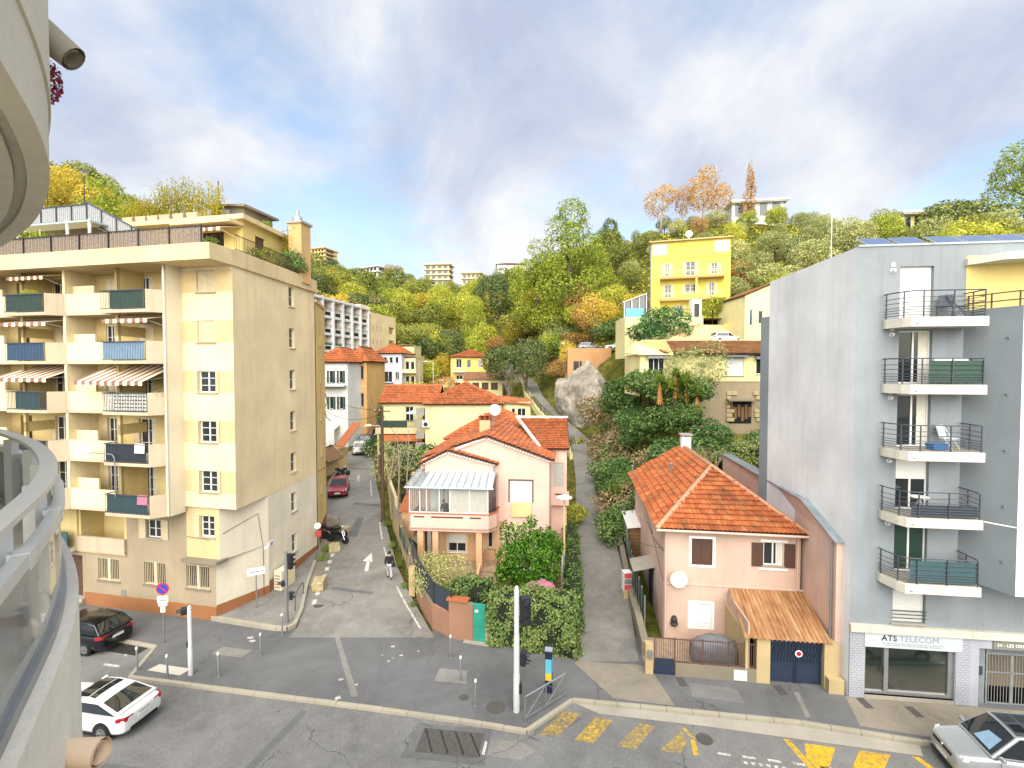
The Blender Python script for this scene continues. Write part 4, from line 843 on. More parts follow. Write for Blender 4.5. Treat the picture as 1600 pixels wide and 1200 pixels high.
# ------------------------------------------------------------------ grey apartment block on the right
def grey_block():
    B = thing('apartment_building','blue-grey apartment block with curved steel balconies above a ground floor shop','building',(14.01,19.62,0),RAD(-7))
    F = X0; ZS = [4.98,7.55,10.12,12.68,15.25]
    ops = [(1.62,2.85,z + 0.35 + 0.02,z + 2.5) for z in ZS] + [(1.62,2.85,3.25,4.6)]
    m = MB(); m.wall(F,0,12.0,2.85,18.58,ops,0.24); m.build('front_wall','grey_blue',B,recalc=False)
    PW = Fr((-0.51,7.3),(0.51,-7.3)); pl = math.hypot(0.51,7.3)
    # party wall: from the back corner to the front corner
    m = MB(); m.add([PW.p(0,0,-0.2),PW.p(pl,0,-0.2),PW.p(pl,0,18.58),PW.p(0,0,18.5)],[(0,1,2,3)]); m.build('party_wall','grey_party',B,recalc=False)
    m = MB(); m.box(0.3,30,7.0,8.2,-0.2,18.4); m.prism([(-0.52,7.31),(0.3,7.31),(0.3,8.1),(-0.66,8.1)],-0.2,16.6); m.build('rear_volume','grey_deep',B)
    m = MB(); m.poly([(0,0,18.5),(30,0,18.5),(30,7.2,18.5),(-0.5,7.2,18.5)]); m.build('flat_roof','concrete',B,recalc=False)
    m = MB(); m.prism([(0.02,-0.04),(12.0,-0.04),(12.0,0.2),(0.0,0.2)],18.58,18.66); m.build('parapet_coping','zinc',B)
    # doors
    for i,z in enumerate(ZS):
        roll = {4: 1.0,1: 0.42}.get(i,0.0)
        window(B,F,1.62,2.85,z + 0.37,z + 2.5,0.15,1,0,sill=False,roll=roll,glass='glass_green' if i == 0 else 'glass',name='balcony_door',curtain=1 if i in (2,3) else 0)
    window(B,F,1.62,2.85,3.25,4.6,0.15,1,0,roll=1.0,rollmat='roller_white')
    for z in (3.45,3.6,3.75): TB(B,'window_bar','rail_dark',[(1.6,-0.03,z),(2.88,-0.03,z)],0.02,6)
    # balconies
    for i,z in enumerate(ZS):
        t = z + 0.36
        pts = [(1.0,0.0),(1.0,-0.25),(1.28,-0.98),(1.45,-1.2),(3.92,-1.2),(3.95,0.0)]
        m = MB(); m.prism([(1.0,0.0),(0.98,-0.2),(1.18,-0.9),(1.32,-1.18),(3.95,-1.2),(3.95,0.0)],z,t); b = m.build('balcony','slab_white',B)
        m = MB(); m.prism([(1.03,-0.02),(1.03,-0.2),(1.35,-1.1),(3.88,-1.12),(3.9,-0.02)],t,t + 0.006); m.build('floor','concrete',b)
        path = [(1.02,-0.05),(1.0,-0.22),(1.06,-0.5),(1.22,-0.9),(1.4,-1.12),(1.7,-1.15),(3.85,-1.15),(3.9,-1.0),(3.92,-0.4),(3.92,-0.05)]
        for h in (0.10,0.2,0.3,0.4,0.58,0.76): r = MB(); r.tube([(x,y,t + h) for x,y in path],0.013,6); r.build('rail','rail_dark',b,smooth=True)
        r = MB(); r.tube([(x,y,t + 1.0) for x,y in path],0.024,6); r.build('handrail','rail_dark',b,smooth=True)
        for x,y in ((1.0,-0.22),(1.22,-0.9),(1.75,-1.15),(2.8,-1.15),(3.85,-1.15),(3.92,-0.5)): r = MB(); r.box(x - 0.018,x + 0.018,y - 0.018,y + 0.018,t,t + 1.0); r.build('post','rail_dark',b)
        m = MB(); m.lathe((1.35,0.0,z + 2.35),[(0.03,-0.12),(0.06,-0.12),(0.06,-0.02),(0.1,0.0)],10,'y'); m.box(1.27,1.43,-0.03,0.0,z + 2.5,z + 2.66); m.build('wall_lamp','plastic_white',B)
        LT(b,'drain_spout','pole_grey',(1.5,-1.24,z + 0.12),[(0.02,-0.05),(0.02,0.05)],8,'y')
    # right hand projecting volume
    m = MB(); m.wall(Fr((3.97,0.0),(0.79,-1.6)),0,math.hypot(0.79,1.6),5.25,15.95); m.poly([(3.97,0,5.25),(4.76,-1.6,5.25),(12,-1.6,5.25),(12,0,5.25)]); m.poly([(3.97,0,15.95),(4.76,-1.6,15.95),(12,-1.6,15.95),(12,0,15.95)]); m.build('oriel_volume','grey_deep',B,recalc=False)
    OF = Fr((4.76,-1.6),(1,0)); oo = [(0.3,2.2,z,z + 1.95) for z in (6.2,8.8,11.4)] + [(3.4,5.3,z,z + 1.95) for z in (6.2,8.8,11.4)]
    m = MB(); m.wall(OF,0,7.24,5.25,15.95,oo,0.9); m.build('oriel_front','white_wall',B,recalc=False)
    for a,b,z,z1 in oo:
        w = MB().fquad(OF,a,b,0.88,z,z1).build('loggia_back','ochre_wall',B,recalc=False); MB().fquad(OF,a + 0.5,b - 0.3,0.86,z + 0.05,z1 - 0.2).build('pane','glass',w,recalc=False)
        for k in range(6): TB(w,'rail','rail_dark',[OF.p(a,0.03,z + 0.1 + k * 0.16),OF.p(b,0.03,z + 0.1 + k * 0.16)],0.014,6)
    m = MB(); m.prism([(4.0,-0.02),(12.0,-0.02),(12.0,0.0),(4.0,0.0)],15.95,18.1); m.build('terrace_back_wall','pent_yellow',B)
    m = MB(); m.prism([(3.95,-0.15),(4.6,-1.0),(12,-1.4),(12,0.0),(3.95,0.0)],lambda x,y: 17.72 + (x - 4) * 0.03,lambda x,y: 17.98 + (x - 4) * 0.05); m.build('terrace_canopy','slab_white',B)
    m = MB()
    for h in (0.2,0.5): m.tube([(4.05,-0.1,16.0 + h),(4.8,-1.4,16.0 + h),(12,-1.4,16.0 + h)],0.025,6)
    for x,y in ((4.05,-0.1),(4.4,-0.7),(4.8,-1.4),(6,-1.4)): m.box(x - 0.02,x + 0.02,y - 0.02,y + 0.02,15.95,16.5)
    m.build('terrace_railing','iron_rust',B)
    for z in (6.4,8.5,10.6,12.7,14.8): LT(B,'overflow_pipe','pole_grey',(4.55,-1.22,z),[(0.03,-0.1),(0.03,0.0)],8,'y')
    TB(B,'wall_cable','plastic_white',[(3.9,-1.3,7.9),(4.6,-1.75,7.85),(4.9,-1.9,7.85),(12,-2.4,7.7)],0.025,6)
    # shop front
    BX(B,'shop_cornice','slab_white',-0.02,12.0,-0.16,0.02,2.82,3.12)
    ops2 = [(0.6,3.98,0.16,2.82),(4.85,8.0,-0.1,2.4)]
    m = MB(); m.wall(Fr((0,-0.02),(1,0)),0.0,12.0,-0.2,2.82,ops2,0.3); m.build('shop_wall','shop_brick',B,recalc=False)
    J = MB()
    for j in range(27):
        z = 0.02 + j * 0.103
        for a,b in ((0.0,0.58),(4.0,4.55)):
            n = 3; w = (b - a) / n
            for i in range(-1,n + 1):
                xa,xb = max(a,a + w * (i + 0.5 * (j % 2))),min(b,a + w * (i + 1 + 0.5 * (j % 2)))
                if xb - xa > 0.03: J.box(xa + 0.005,xb - 0.005,-0.045,-0.021,z + 0.005,z + 0.095)
    J.build('brick_facing','shop_brick',B,kind='stuff')
    BX(B,'shop_step','concrete',0.6,3.98,-0.04,0.3,0.0,0.16)
    m = MB(); m.box(0.55,4.2,-0.08,-0.045,2.2,2.8); sg = m.build('shop_sign','sign_pale',B,bevel=0.004)
    SG = Fr((0,-0.08),(1,0))
    text('ATS',0.33,'ink_dark',sg,SG,1.18,-0.002,2.5,bold=True); text('TELECOM',0.33,'ink_grey',sg,SG,1.86,-0.002,2.5,sx=0.98)
    for j,(a,b) in enumerate(((1.2,3.5),(1.35,3.4))):
        q = MB(); x = a
        while x < b: w = random.uniform(0.06,0.22); q.fbox(SG,x,min(b,x + w),-0.003,-0.001,2.38 - j * 0.075,2.41 - j * 0.075); x += w + 0.035
        q.build('small_print','ink_grey',sg)
    SF = Fr((0,0.12),(1,0))
    m = MB()
    for a,b,z0,z1 in ((0.6,0.68,0.16,2.2),(1.4,1.56,0.16,2.2),(3.8,3.98,0.16,2.2),(0.68,1.4,0.16,0.26),(1.56,3.8,0.16,0.30),(0.6,3.98,2.16,2.82)): m.fbox(SF,a,b,-0.04,0.06,z0,z1)
    fr = m.build('shop_window','galv',B)
    for a,b,z0 in ((0.68,1.4,0.26),(1.56,3.8,0.30)): q = MB(); q.fquad(SF,a,b,0.03,z0,2.16); q.build('pane','shop_glass',fr,recalc=False)
    TB(fr,'door_handle','black',[(1.36,0.06,1.0),(1.3,0.0,1.1),(1.3,0.0,1.35),(1.36,0.06,1.45)],0.018,6)
    # entrance gate
    EG = Fr((0,0.22),(1,0))
    m = MB(); m.fbox(EG,4.85,5.25,0,0.05,0,2.4); m.build('entry_panel','zinc',B)
    m = MB(); m.fbox(EG,4.98,5.14,-0.05,0,1.2,1.55); m.build('intercom','rail_dark',B)
    m = MB()
    for a,b,z0,z1 in ((5.3,5.36,0,2.4),(6.2,6.28,0,2.1),(7.2,7.26,0,2.4),(5.36,7.2,2.06,2.12),(5.36,7.2,1.3,1.34),(5.36,7.2,0.02,0.07)): m.fbox(EG,a,b,0,0.05,z0,z1)
    gt = m.build('entrance_gate','zinc',B)
    for k in range(17): x = 5.42 + k * 0.11; q = MB(); q.fbox(EG,x - 0.012,x + 0.012,0.01,0.035,0.05,2.06); q.build('gate_bar','galv',gt)
    for k in range(5): q = MB(); q.fbox(EG,5.36,7.2,0.0,0.04,2.14 + k * 0.05,2.165 + k * 0.05); q.build('louvre','zinc',gt)
    m = MB(); m.box(4.8,8.2,1.5,1.6,-0.1,2.6); m.box(4.8,8.2,0.3,1.6,-0.05,0.0); m.build('hall','brown_render',B)
    m = MB(); m.box(5.32,7.6,-0.07,-0.022,2.42,2.78); s2 = m.build('entrance_sign','sign_grey',B); text('54 - LES OREADES',0.17,'white_paint',s2,Fr((0,-0.07),(1,0)),5.45,-0.002,2.54,bold=True)
    # solar panels
    for i,x in enumerate((0.9,2.15,3.55,4.75,5.95,7.1)):
        q = MB(); q.slab([(x,0.55,18.68),(x + 1.08,0.55,18.68),(x + 1.08,1.75,19.35),(x,1.75,19.35)],0.04); pn = q.build('solar_panel','panel_frame',B)
        q = MB(); q.slab([(x + 0.03,0.58,18.702),(x + 1.05,0.58,18.702),(x + 1.05,1.72,19.34),(x + 0.03,1.72,19.34)],0.012); q.build('cell_sheet','panel_solar',pn)
    TB(B,'roof_mast','pole_white',[(0.6,3.2,18.4),(0.6,3.2,21.0)],0.02,6)
    return B
GBK = grey_block()
def gbw(x,y,z):
    a = RAD(-7); return (14.01 + math.cos(a) * x - math.sin(a) * y,19.62 + math.sin(a) * x + math.cos(a) * y,z)
# ------------------------------------------------------------------ pink villa with glazed veranda
def gable_wall(m,fr,s0,s1,z0,ze,sa,za,t=0.0):
    m.add([fr.p(s0,t,z0),fr.p(s1,t,z0),fr.p(s1,t,ze),fr.p(sa,t,za),fr.p(s0,t,ze)],[(0,1,2,3,4)])
def genoise(root,fr,A,B,t=-0.06,mat='white_paint',n=None):
    """row of scalloped eave tiles under a sloping verge, A and B = (s, z)"""
    m = MB(); L_ = math.hypot(B[0] - A[0],B[1] - A[1]); n = n or int(L_ / 0.2)
    for i in range(n):
        f = (i + 0.5) / n; s = A[0] + (B[0] - A[0]) * f; z = A[1] + (B[1] - A[1]) * f
        c = fr.p(s,t,z); d = fr.d
        vs = []; k = 6
        for tt in (t - 0.12,t + 0.06):
            for q in range(k + 1):
                a = math.pi * q / k; vs.append(fr.p(s + math.cos(a) * 0.085,tt,z - 0.1 + math.sin(a) * 0.085))
        fs = [(q,q + 1,k + 2 + q,k + 1 + q) for q in range(k)] + [tuple(range(k + 1))]
        m.add(vs,fs)
    m.build('eave_scallops',mat,root,recalc=False)
def pink_house():
    B = thing('villa','pink two-storey villa with glazed first floor veranda and orange tiled gables','house',(-6.8,31.3,0.3),RAD(-5))
    F = X0; z0 = -0.3
    # lower storey: columns and recessed wall
    for x in (0.75,1.75,4.65): BX(B,'column','peach',x - 0.2,x + 0.2,0.1,0.5,-0.6,3.0,bevel=0.02)
    LW = Fr((0,1.7),(1,0)); ops = [(2.25,3.5,0.75,1.95),(5.0,5.35,1.1,2.2)]
    m = MB(); m.wall(LW,1.2,5.9,-0.7,3.0,ops,0.16); m.wall(Fr((0.3,3.2),(1,0)),0.0,1.2,-0.7,3.0); m.wall(Fr((1.2,3.2),(0,-1)),0,1.5,-0.7,3.0); m.build('ground_wall','peach',B,recalc=False)
    window(B,LW,2.25,3.5,0.75,1.95,0.1,1,0,roll=0.5,sillmat='white_paint'); window(B,LW,5.0,5.35,1.1,2.2,0.1,0)
    m = MB(); m.fbox(LW,2.15,3.6,-0.03,-0.001,1.95,2.05); m.fbox(LW,2.13,2.25,-0.03,-0.001,0.7,1.95); m.fbox(LW,3.5,3.62,-0.03,-0.001,0.7,1.95); m.build('window_surround','beige_wall',B)
    BX(B,'garden_door','curtain',0.6,0.9,2.4,2.9,-0.5,2.2)
    # veranda floor and parapet
    V = [(0.0,0.0),(5.3,0.0),(5.75,0.7),(5.75,2.1),(0.0,2.1)]
    m = MB(); m.prism(V,2.8,2.95); m.build('veranda_floor','pink',B)
    m = MB(); wall_prism(m,(0.0,0.0),(5.3,0.0),0.12,2.75,3.88); wall_prism(m,(5.3,0.0),(5.75,0.7),0.12,2.75,3.88); wall_prism(m,(5.75,0.7),(5.75,2.1),0.12,2.75,3.88); wall_prism(m,(0.0,2.1),(0.0,0.0),0.12,2.75,3.88); m.build('veranda_parapet','pink',B)
    m = MB(); m.prism([(-0.05,-0.05),(5.33,-0.05),(5.8,0.68),(5.8,2.1),(5.6,2.1),(5.6,0.75),(5.22,0.15),(-0.05,0.15)],3.88,3.95); m.build('parapet_coping','terracotta',B)
    for a,b in ((0.35,1.05),(1.5,3.65),(4.05,4.8)): BX(B,'parapet_slot','brown_shutter',a,b,-0.012,0.0,3.62,3.72)
    # glazed veranda
    zb,ze,zr = 3.95,5.62,6.35
    for x in (0.06,0.75,1.2,2.05,2.75,4.05,5.25): BX(B,'glazing_post','white_frame',x - 0.03,x + 0.03,0.03,0.09,zb,ze)
    m = MB(); m.box(0.0,5.3,0.02,0.1,ze,ze + 0.08); m.box(0.0,5.3,0.02,0.1,zb,zb + 0.05); m.build('glazing_rail','white_frame',B)
    for a,b in ((0.09,0.72),(0.78,1.17),(1.23,2.02),(2.08,2.72)): m = MB(); m.quad((a,0.06,zb + 0.05),(b,0.06,zb + 0.05),(b,0.06,ze),(a,0.06,ze)); m.build('glass_pane','glass_clear',B,recalc=False)
    for a,b in ((2.78,4.02),(4.08,5.22)):
        m = MB(); k = 26
        for i in range(k): z = zb + 0.06 + (ze - zb - 0.08) * i / k; m.box(a,b,0.05,0.065,z,z + (ze - zb) / k * 0.82)
        m.build('roller_blind','roller_grey',B)
    for y in (0.5,1.0,1.5,2.0): BX(B,'glazing_post','white_frame',0.03,0.09,y - 0.03,y + 0.03,zb,ze + (y * 0.35))
    m = MB(); m.quad((0.06,0.1,zb),(0.06,2.05,zb),(0.06,2.05,ze + 0.7),(0.06,0.1,ze)); m.build('glass_pane','glass_clear',B,recalc=False)
    m = MB(); m.quad((5.26,0.1,zb),(5.7,0.72,zb),(5.7,0.72,ze + 0.2),(5.26,0.1,ze)); m.quad((5.7,0.72,zb),(5.7,2.0,zb),(5.7,2.0,zr),(5.7,0.72,ze + 0.2)); m.build('glass_pane','glass_clear',B,recalc=False)
    nR = 12
    for i in range(nR):
        a,b = -0.15 + i * 5.75 / nR,-0.15 + (i + 1) * 5.75 / nR; sk = 0.35
        ta,tb = a * 0.94 + 0.3,b * 0.94 + 0.3
        m = MB(); m.slab([(a + 0.02,-0.2,ze + 0.08),(b - 0.02,-0.2,ze + 0.08),(tb - 0.02,1.85,zr + 0.1),(ta + 0.02,1.85,zr + 0.1)],0.03); m.build('roof_panel','glass_roof' if i in (0,1) else 'poly_roof',B)
        m = MB(); m.bar((a,-0.2,ze + 0.11),(ta,1.85,zr + 0.13),0.035,0.05); m.build('roof_bar','galv',B)
    TB(B,'gutter','poly_roof',[(-0.2,-0.24,ze + 0.03),(5.65,-0.24,ze + 0.03)],0.06,8)
    # back of veranda: white door and cupboards
    VB = Fr((0,1.88),(1,0))
    m = MB(); m.fbox(VB,1.0,1.9,-0.03,0.0,zb - 0.9,zb + 1.35); m.fbox(VB,2.0,2.75,-0.04,0,zb - 0.9,zb + 1.3); m.build('veranda_door','white_frame',B)
    # upper walls
    UW = Fr((0,1.9),(1,0)); G0,G1 = 0.3,9.2
    uops = [(6.5,8.05,4.25,5.75)]
    m = MB(); m.wall(UW,0.3,G1,2.9,6.75,uops,0.14); m.add([UW.p(0.3,0,6.75),UW.p(G1,0,6.75),UW.p(G1,0,7.2),UW.p(4.9,0,8.72),UW.p(0.5,0,7.15),UW.p(0.3,0,6.95)],[(0,1,2,3,4,5)])
    m.wall(Fr((G1,1.9),(0.05,1)),0,10,-0.8,7.1); m.wall(Fr((0.3,12),(0,-1)),0,10.1,-0.8,6.9); m.wall(UW,5.9,G1,-0.8,2.9,[(7.2,7.9,-0.4,1.6)],0.1); m.build('upper_wall','pink',B,recalc=False)
    window(B,UW,6.5,8.05,4.25,5.75,0.08,0,roll=1.0,sill=False)
    m = MB(); m.fbox(UW,6.42,8.13,-0.03,-0.001,5.75,5.83); m.fbox(UW,6.42,6.5,-0.03,-0.001,4.25,5.75); m.fbox(UW,8.05,8.13,-0.03,-0.001,4.25,5.75); m.build('window_surround','brown_shutter',B)
    m = MB(); k = 14
    for i in range(k):
        a,b = 6.6 + 1.4 * i / k,6.6 + 1.4 * (i + 1) / k; m.quad((a,1.84 - 0.02 * (i % 2) - 0.1,3.3),(b,1.84 - 0.02 * ((i + 1) % 2) - 0.1,3.3),(b,1.86,4.22),(a,1.86,4.22))
    m.build('hanging_cloth','cloth_cream',B,recalc=False)
    # small front gable above the veranda
    SG_ = Fr((0,1.55),(1,0)); m = MB(); m.wall(SG_,0.7,5.4,6.2,6.8); m.add([SG_.p(0.7,0,6.8),SG_.p(5.4,0,6.8),SG_.p(5.4,0,6.95),SG_.p(2.3,0,7.75),SG_.p(0.7,0,7.0)],[(0,1,2,3,4)]); m.wall(Fr((5.4,1.55),(0,1)),0,0.35,6.2,6.95); m.build('small_gable_wall','pink',B,recalc=False)
    def slope(P,Q,up,poly3,mat='tile_pink',**kw):
        P,Q = Vector(P),Vector(Q); U = (Q - P).normalized(); V = Vector(up) - P; V = (V - U * V.dot(U)).normalized()
        poly = [((Vector(p) - P).dot(U),(Vector(p) - P).dot(V)) for p in poly3]; roof_deck(B,poly3,'deck_dark',0.08); tiles(B,P,Q,up,poly,mat,**kw)
    a,b,c,d = (0.3,1.3,6.85),(2.3,1.3,7.9),(2.3,4.2,7.9),(0.3,3.4,6.85); slope(a,d,b,[a,d,c,b])
    a,b,c,d = (5.75,1.3,6.95),(2.3,1.3,7.9),(2.3,4.2,7.9),(5.75,2.2,6.95); slope(a,d,b,[a,d,c,b])
    ridge(B,(2.3,1.3,7.9),(2.3,4.2,7.9),'tile_pink'); genoise(B,SG_,(0.6,6.92),(2.25,7.72)); genoise(B,SG_,(2.35,7.72),(5.55,6.92))
    # main gable: ridge runs back
    RX,RZ = 4.95,8.86; YF,YB = 1.6,12.2
    a,b,c,d = (9.55,YF,7.2),(RX,YF,RZ),(RX,YB,RZ),(9.9,YB,7.2); slope(a,d,b,[a,d,c,b])
    a,b,c,d = (0.0,YF + 1.6,6.95),(RX,YF,RZ),(RX,YB,RZ),(0.0,YB,6.95); slope(a,d,b,[a,d,c,b]); 
    ridge(B,(RX,YF,RZ),(RX,YB,RZ),'tile_pink'); genoise(B,UW,(0.6,7.1),(4.8,8.66)); genoise(B,UW,(5.0,8.66),(9.3,7.15))
    # rear block with hipped roof
    BX(B,'rear_wall','yellow_wall',0.0,8.5,12.0,20.5,-0.8,7.1)
    hx0,hx1,hy0,hy1,hz,hp = -0.35,8.9,11.6,21.0,7.1,9.55
    A,Bq,C,D = (hx0,hy0,hz),(hx1,hy0,hz),(hx1,hy1,hz),(hx0,hy1,hz); R0,R1 = (4.2,hy0 + 3.4,hp),(4.2,hy1 - 4.4,hp)
    slope(A,Bq,R0,[A,Bq,R0],'tile_bright'); slope(A,D,R0,[A,D,R1,R0],'tile_bright',du=0.3); slope(Bq,C,R0,[Bq,C,R1,R0],'tile_bright')
    ridge(B,R0,R1,'tile_bright'); ridge(B,A,R0,'tile_bright'); ridge(B,Bq,R0,'tile_bright')
    # side annex with mono-pitch roof
    AX = Fr((9.25,4.6),(1,0)); m = MB(); m.wall(AX,0,1.2,-0.8,7.55,[(0.15,1.0,4.7,6.5)],0.15); m.wall(Fr((10.45,4.6),(0,1)),0,6.5,-0.8,7.55); m.build('annex_wall','pink',B,recalc=False)
    window(B,AX,0.15,1.0,4.7,6.5,0.08,0,roll=1.0,rollmat='roller_grey',sill=False)
    BX(B,'annex_balcony','pink',9.3,10.6,4.2,4.6,3.45,4.4); BX(B,'parapet_slot','brown_shutter',9.6,10.3,4.17,4.2,4.22,4.32)
    a,b,c,d = (8.6,4.3,7.55),(10.65,4.3,7.55),(10.65,10.5,9.15),(6.4,10.5,9.15); slope(a,b,c,[a,b,c,d],'tile_bright')
    genoise(B,AX,(0.0,7.55),(1.25,7.55))
    m = MB(); m.bar((8.45,4.3,7.72),(6.3,10.5,9.3),0.16,0.22); m.build('party_parapet','white_paint',B); m = MB(); m.bar((6.4,10.6,9.28),(10.7,10.6,9.28),0.12,0.14); m.build('ridge_flashing','white_paint',B)
    # chimney and dish
    m = MB(); m.box(3.85,4.65,5.6,6.2,8.0,9.45); c = m.build('chimney','peach',B)
    m = MB(); m.box(3.8,3.95,5.6,6.2,9.45,9.75); m.box(4.55,4.7,5.6,6.2,9.45,9.75); m.box(4.2,4.3,5.6,6.2,9.45,9.75); m.box(3.85,4.65,5.95,6.15,9.45,9.75); m.build('chimney_piers','tile_pink',c)
    m = MB(); m.slab([(3.7,5.5,9.75),(4.25,5.5,10.0),(4.25,6.3,10.0),(3.7,6.3,9.75)],0.06); m.slab([(4.25,5.5,10.0),(4.8,5.5,9.75),(4.8,6.3,9.75),(4.25,6.3,10.0)],0.06); m.build('chimney_hood','tile_pink',c)
    m = MB(); m.tube([(4.95,6.0,8.8),(4.95,6.0,10.1)],0.03,6); d = m.build('dish_mast','pole_grey',B); LT(d,'satellite_dish','dish',(5.0,5.9,10.25),[(0.05,0.1),(0.28,0.06),(0.42,-0.03),(0.44,-0.03),(0.3,0.09),(0.05,0.14)],18,'y',smooth=True)
    # entrance stairs with low walls, porch
    for i in range(6): BX(B,'step','garden_paving',4.75,6.0,-1.5 + i * 0.3,1.7,-0.75 if i == 0 else -0.6 + (i - 1) * 0.17,-0.6 + i * 0.17)
    for x in (4.62,6.0): m = MB(); m.prism([(x,-1.2),(x + 0.15,-1.2),(x + 0.15,1.6),(x,1.6)],-0.8,lambda xx,y: 0.25 + (y + 1.2) * 0.3); m.build('stair_wall','peach',B)
    TB(B,'stair_rail','rail_black',[(5.95,-1.1,0.2),(5.95,-1.1,0.9),(5.95,0.8,1.6),(5.95,0.8,0.9)],0.02,6)
    return B
PK = pink_house()
def pkw(x,y,z):
    a = RAD(-5); return (-6.8 + math.cos(a) * x - math.sin(a) * y,31.3 + math.sin(a) * x + math.cos(a) * y,z + 0.3)

# ------------------------------------------------------------------ orange-roofed house with garage lean-to
def right_house():
    B = thing('house','faded pink house with bright orange hipped tile roof and rusty garage lean-to','house',(7.3,23.9,0),RAD(-7.5))
    F = X0
    ops = [(1.67,2.67,3.9,5.22),(5.05,5.95,4.05,5.2),(1.65,2.65,0.78,1.95)]
    m = MB(); m.wall(F,0.35,6.75,-0.2,5.75,ops,0.16); m.build('front_wall','pink_old',B,recalc=False)
    m = MB(); m.wall(Fr((0.35,11.8),(0,-1)),0,11.8,-0.2,5.8,[(3,3.8,3.6,4.7),(8.0,8.5,4.2,4.8)],0.16); m.wall(Fr((7.0,0),(0,1)),0,11.8,-0.2,5.8); m.fquad(Fr((7.0,11.8),(-1,0)),0,6.65,0,-0.2,5.8); m.build('side_wall','pink_side',B,recalc=False)
    window(B,Fr((0.35,11.8),(0,-1)),3,3.8,3.6,4.7,mull=0); window(B,Fr((0.35,11.8),(0,-1)),8.0,8.5,4.2,4.8,mull=0)
    for (a,b,z0,z1),sm,lv in ((ops[0],'brown_shutter',True),(ops[2],'white_shutter',False)):
        for p,q in ((a,(a + b) / 2 - 0.005),((a + b) / 2 + 0.005,b)): shutter(B,F,p,q,z0,z1,sm,0.03,louvre=lv,n=11)
        m = MB(); m.fbox(F,a - 0.13,a,-0.02,0.02,z0 - 0.12,z1 + 0.12); m.fbox(F,b,b + 0.13,-0.02,0.02,z0 - 0.12,z1 + 0.12); m.fbox(F,a,b,-0.02,0.02,z1,z1 + 0.12); m.fbox(F,a,b,-0.02,0.02,z0 - 0.12,z0); m.build('window_surround','white_paint',B)
    window(B,F,5.05,5.95,4.05,5.2,0.08,1,0,sill=True,sillmat='brown_render',curtain=1); shutter(B,F,4.5,5.02,3.98,5.15,'brown_shutter',-0.05,louvre=False); shutter(B,F,6.0,6.5,3.98,5.15,'brown_shutter',-0.05,louvre=False)
    m = MB(); m.fbox(F,4.9,6.15,-0.03,-0.002,5.2,5.32); m.fbox(F,4.85,6.15,-0.05,-0.002,3.82,3.93); m.build('window_surround','white_paint',B)
    m = MB(); m.fbox(F,0.35,7.0,-0.035,-0.001,2.85,2.93); m.build('string_course','pink_side',B)
    # roof: ridge runs back, hip at the front
    x0,x1,y0,y1,ze,zr = -0.1,6.95,-0.45,12.2,5.78,8.15
    xm = 3.6; A,Bq,C,D = (x0,y0,ze),(x1,y0,ze),(x1,y1,ze),(x0,y1,ze); R0,R1 = (xm,y0 + 4.2,zr),(xm,y1 - 0.6,zr)
    def slope(P,Q,up,pts,s=0,**kw):
        P,Q = Vector(P),Vector(Q); U = (Q - P).normalized(); V = Vector(up) - P; V = (V - U * V.dot(U)).normalized()
        roof_deck(B,pts,'deck_dark',0.09); tiles(B,P,Q,up,[((Vector(p) - P).dot(U),(Vector(p) - P).dot(V)) for p in pts],'tile_house',singles=s,**kw)
    slope(A,Bq,R0,[A,Bq,R0],300); slope(A,D,R0,[A,D,R1,R0],dv=0.36,du=0.24); slope(Bq,C,R0,[Bq,C,R1,R0])
    for p_,q_ in ((R0,R1),(A,R0),(Bq,R0)): ridge(B,p_,q_,'ridge_mortar',0.13)
    m = MB(); m.tube([(x0 - 0.02,y0 - 0.06,ze - 0.06),(x1,y0 - 0.06,ze - 0.1)],0.06,8); m.tube([(0.42,-0.06,ze - 0.1),(0.42,-0.06,0.0)],0.045,8); m.tube([(6.6,-0.06,ze - 0.15),(6.6,-0.06,2.9)],0.045,8); m.build('gutter','pink_side',B,smooth=True)
    m = MB(); m.box(3.4,4.05,10.6,11.2,7.6,8.85); c = m.build('chimney','white_wall',B); m = MB(); m.box(3.3,4.15,10.5,11.3,8.95,9.05); m.box(3.45,3.6,10.6,11.2,8.85,8.95); m.box(3.85,4.0,10.6,11.2,8.85,8.95); m.build('cap','concrete',c)
    for x,y,z in ((1.9,6.5,7.15),(0.1,11.4,6.0)): m = MB(); m.tube([(x,y,z - 0.3),(x,y,z + 0.45)],0.07,8); m.lathe((x,y,z + 0.45),[(0.1,0),(0.11,0.1),(0.05,0.16)],10); m.build('vent_pipe','pole_grey',B)
    m = MB(); m.tube([(4.1,10.9,8.5),(4.1,10.9,9.5)],0.02,6)
    for k in range(4): m.tube([(3.9 - 0.0,10.7 - 0.12 * k,9.45),(4.3,10.9 - 0.12 * k,9.45)],0.008,4)
    m.build('aerial','pole_grey',B)
    # tall party wall on the right with zinc coping
    P = [(-2.85,-0.2),(12.4,-0.2),(12.4,7.35),(-0.2,7.35),(-2.85,6.3)]
    m = MB(); m.add([(6.72 if y > -2 else 6.92,y,z) for y,z in P] + [(7.3,y,z) for y,z in P],[(0,1,2,3,4),(9,8,7,6,5)] + [(k,5 + k,5 + (k + 1) % 5,(k + 1) % 5) for k in range(5)]); m.build('party_wall','pink_side',B)
    SB(B,'zinc_coping','zinc',[(6.6,-0.2,7.42),(7.3,-0.2,7.42),(7.3,12.4,7.42),(6.6,12.4,7.42)],0.06); SB(B,'zinc_coping','zinc',[(6.8,-2.95,6.34),(7.3,-2.95,6.34),(7.3,-0.2,7.42),(6.6,-0.2,7.42)],0.06)
    TB(B,'downpipe','pole_grey',[(6.85,-2.6,6.2),(6.85,-2.6,0.3)],0.05,8)
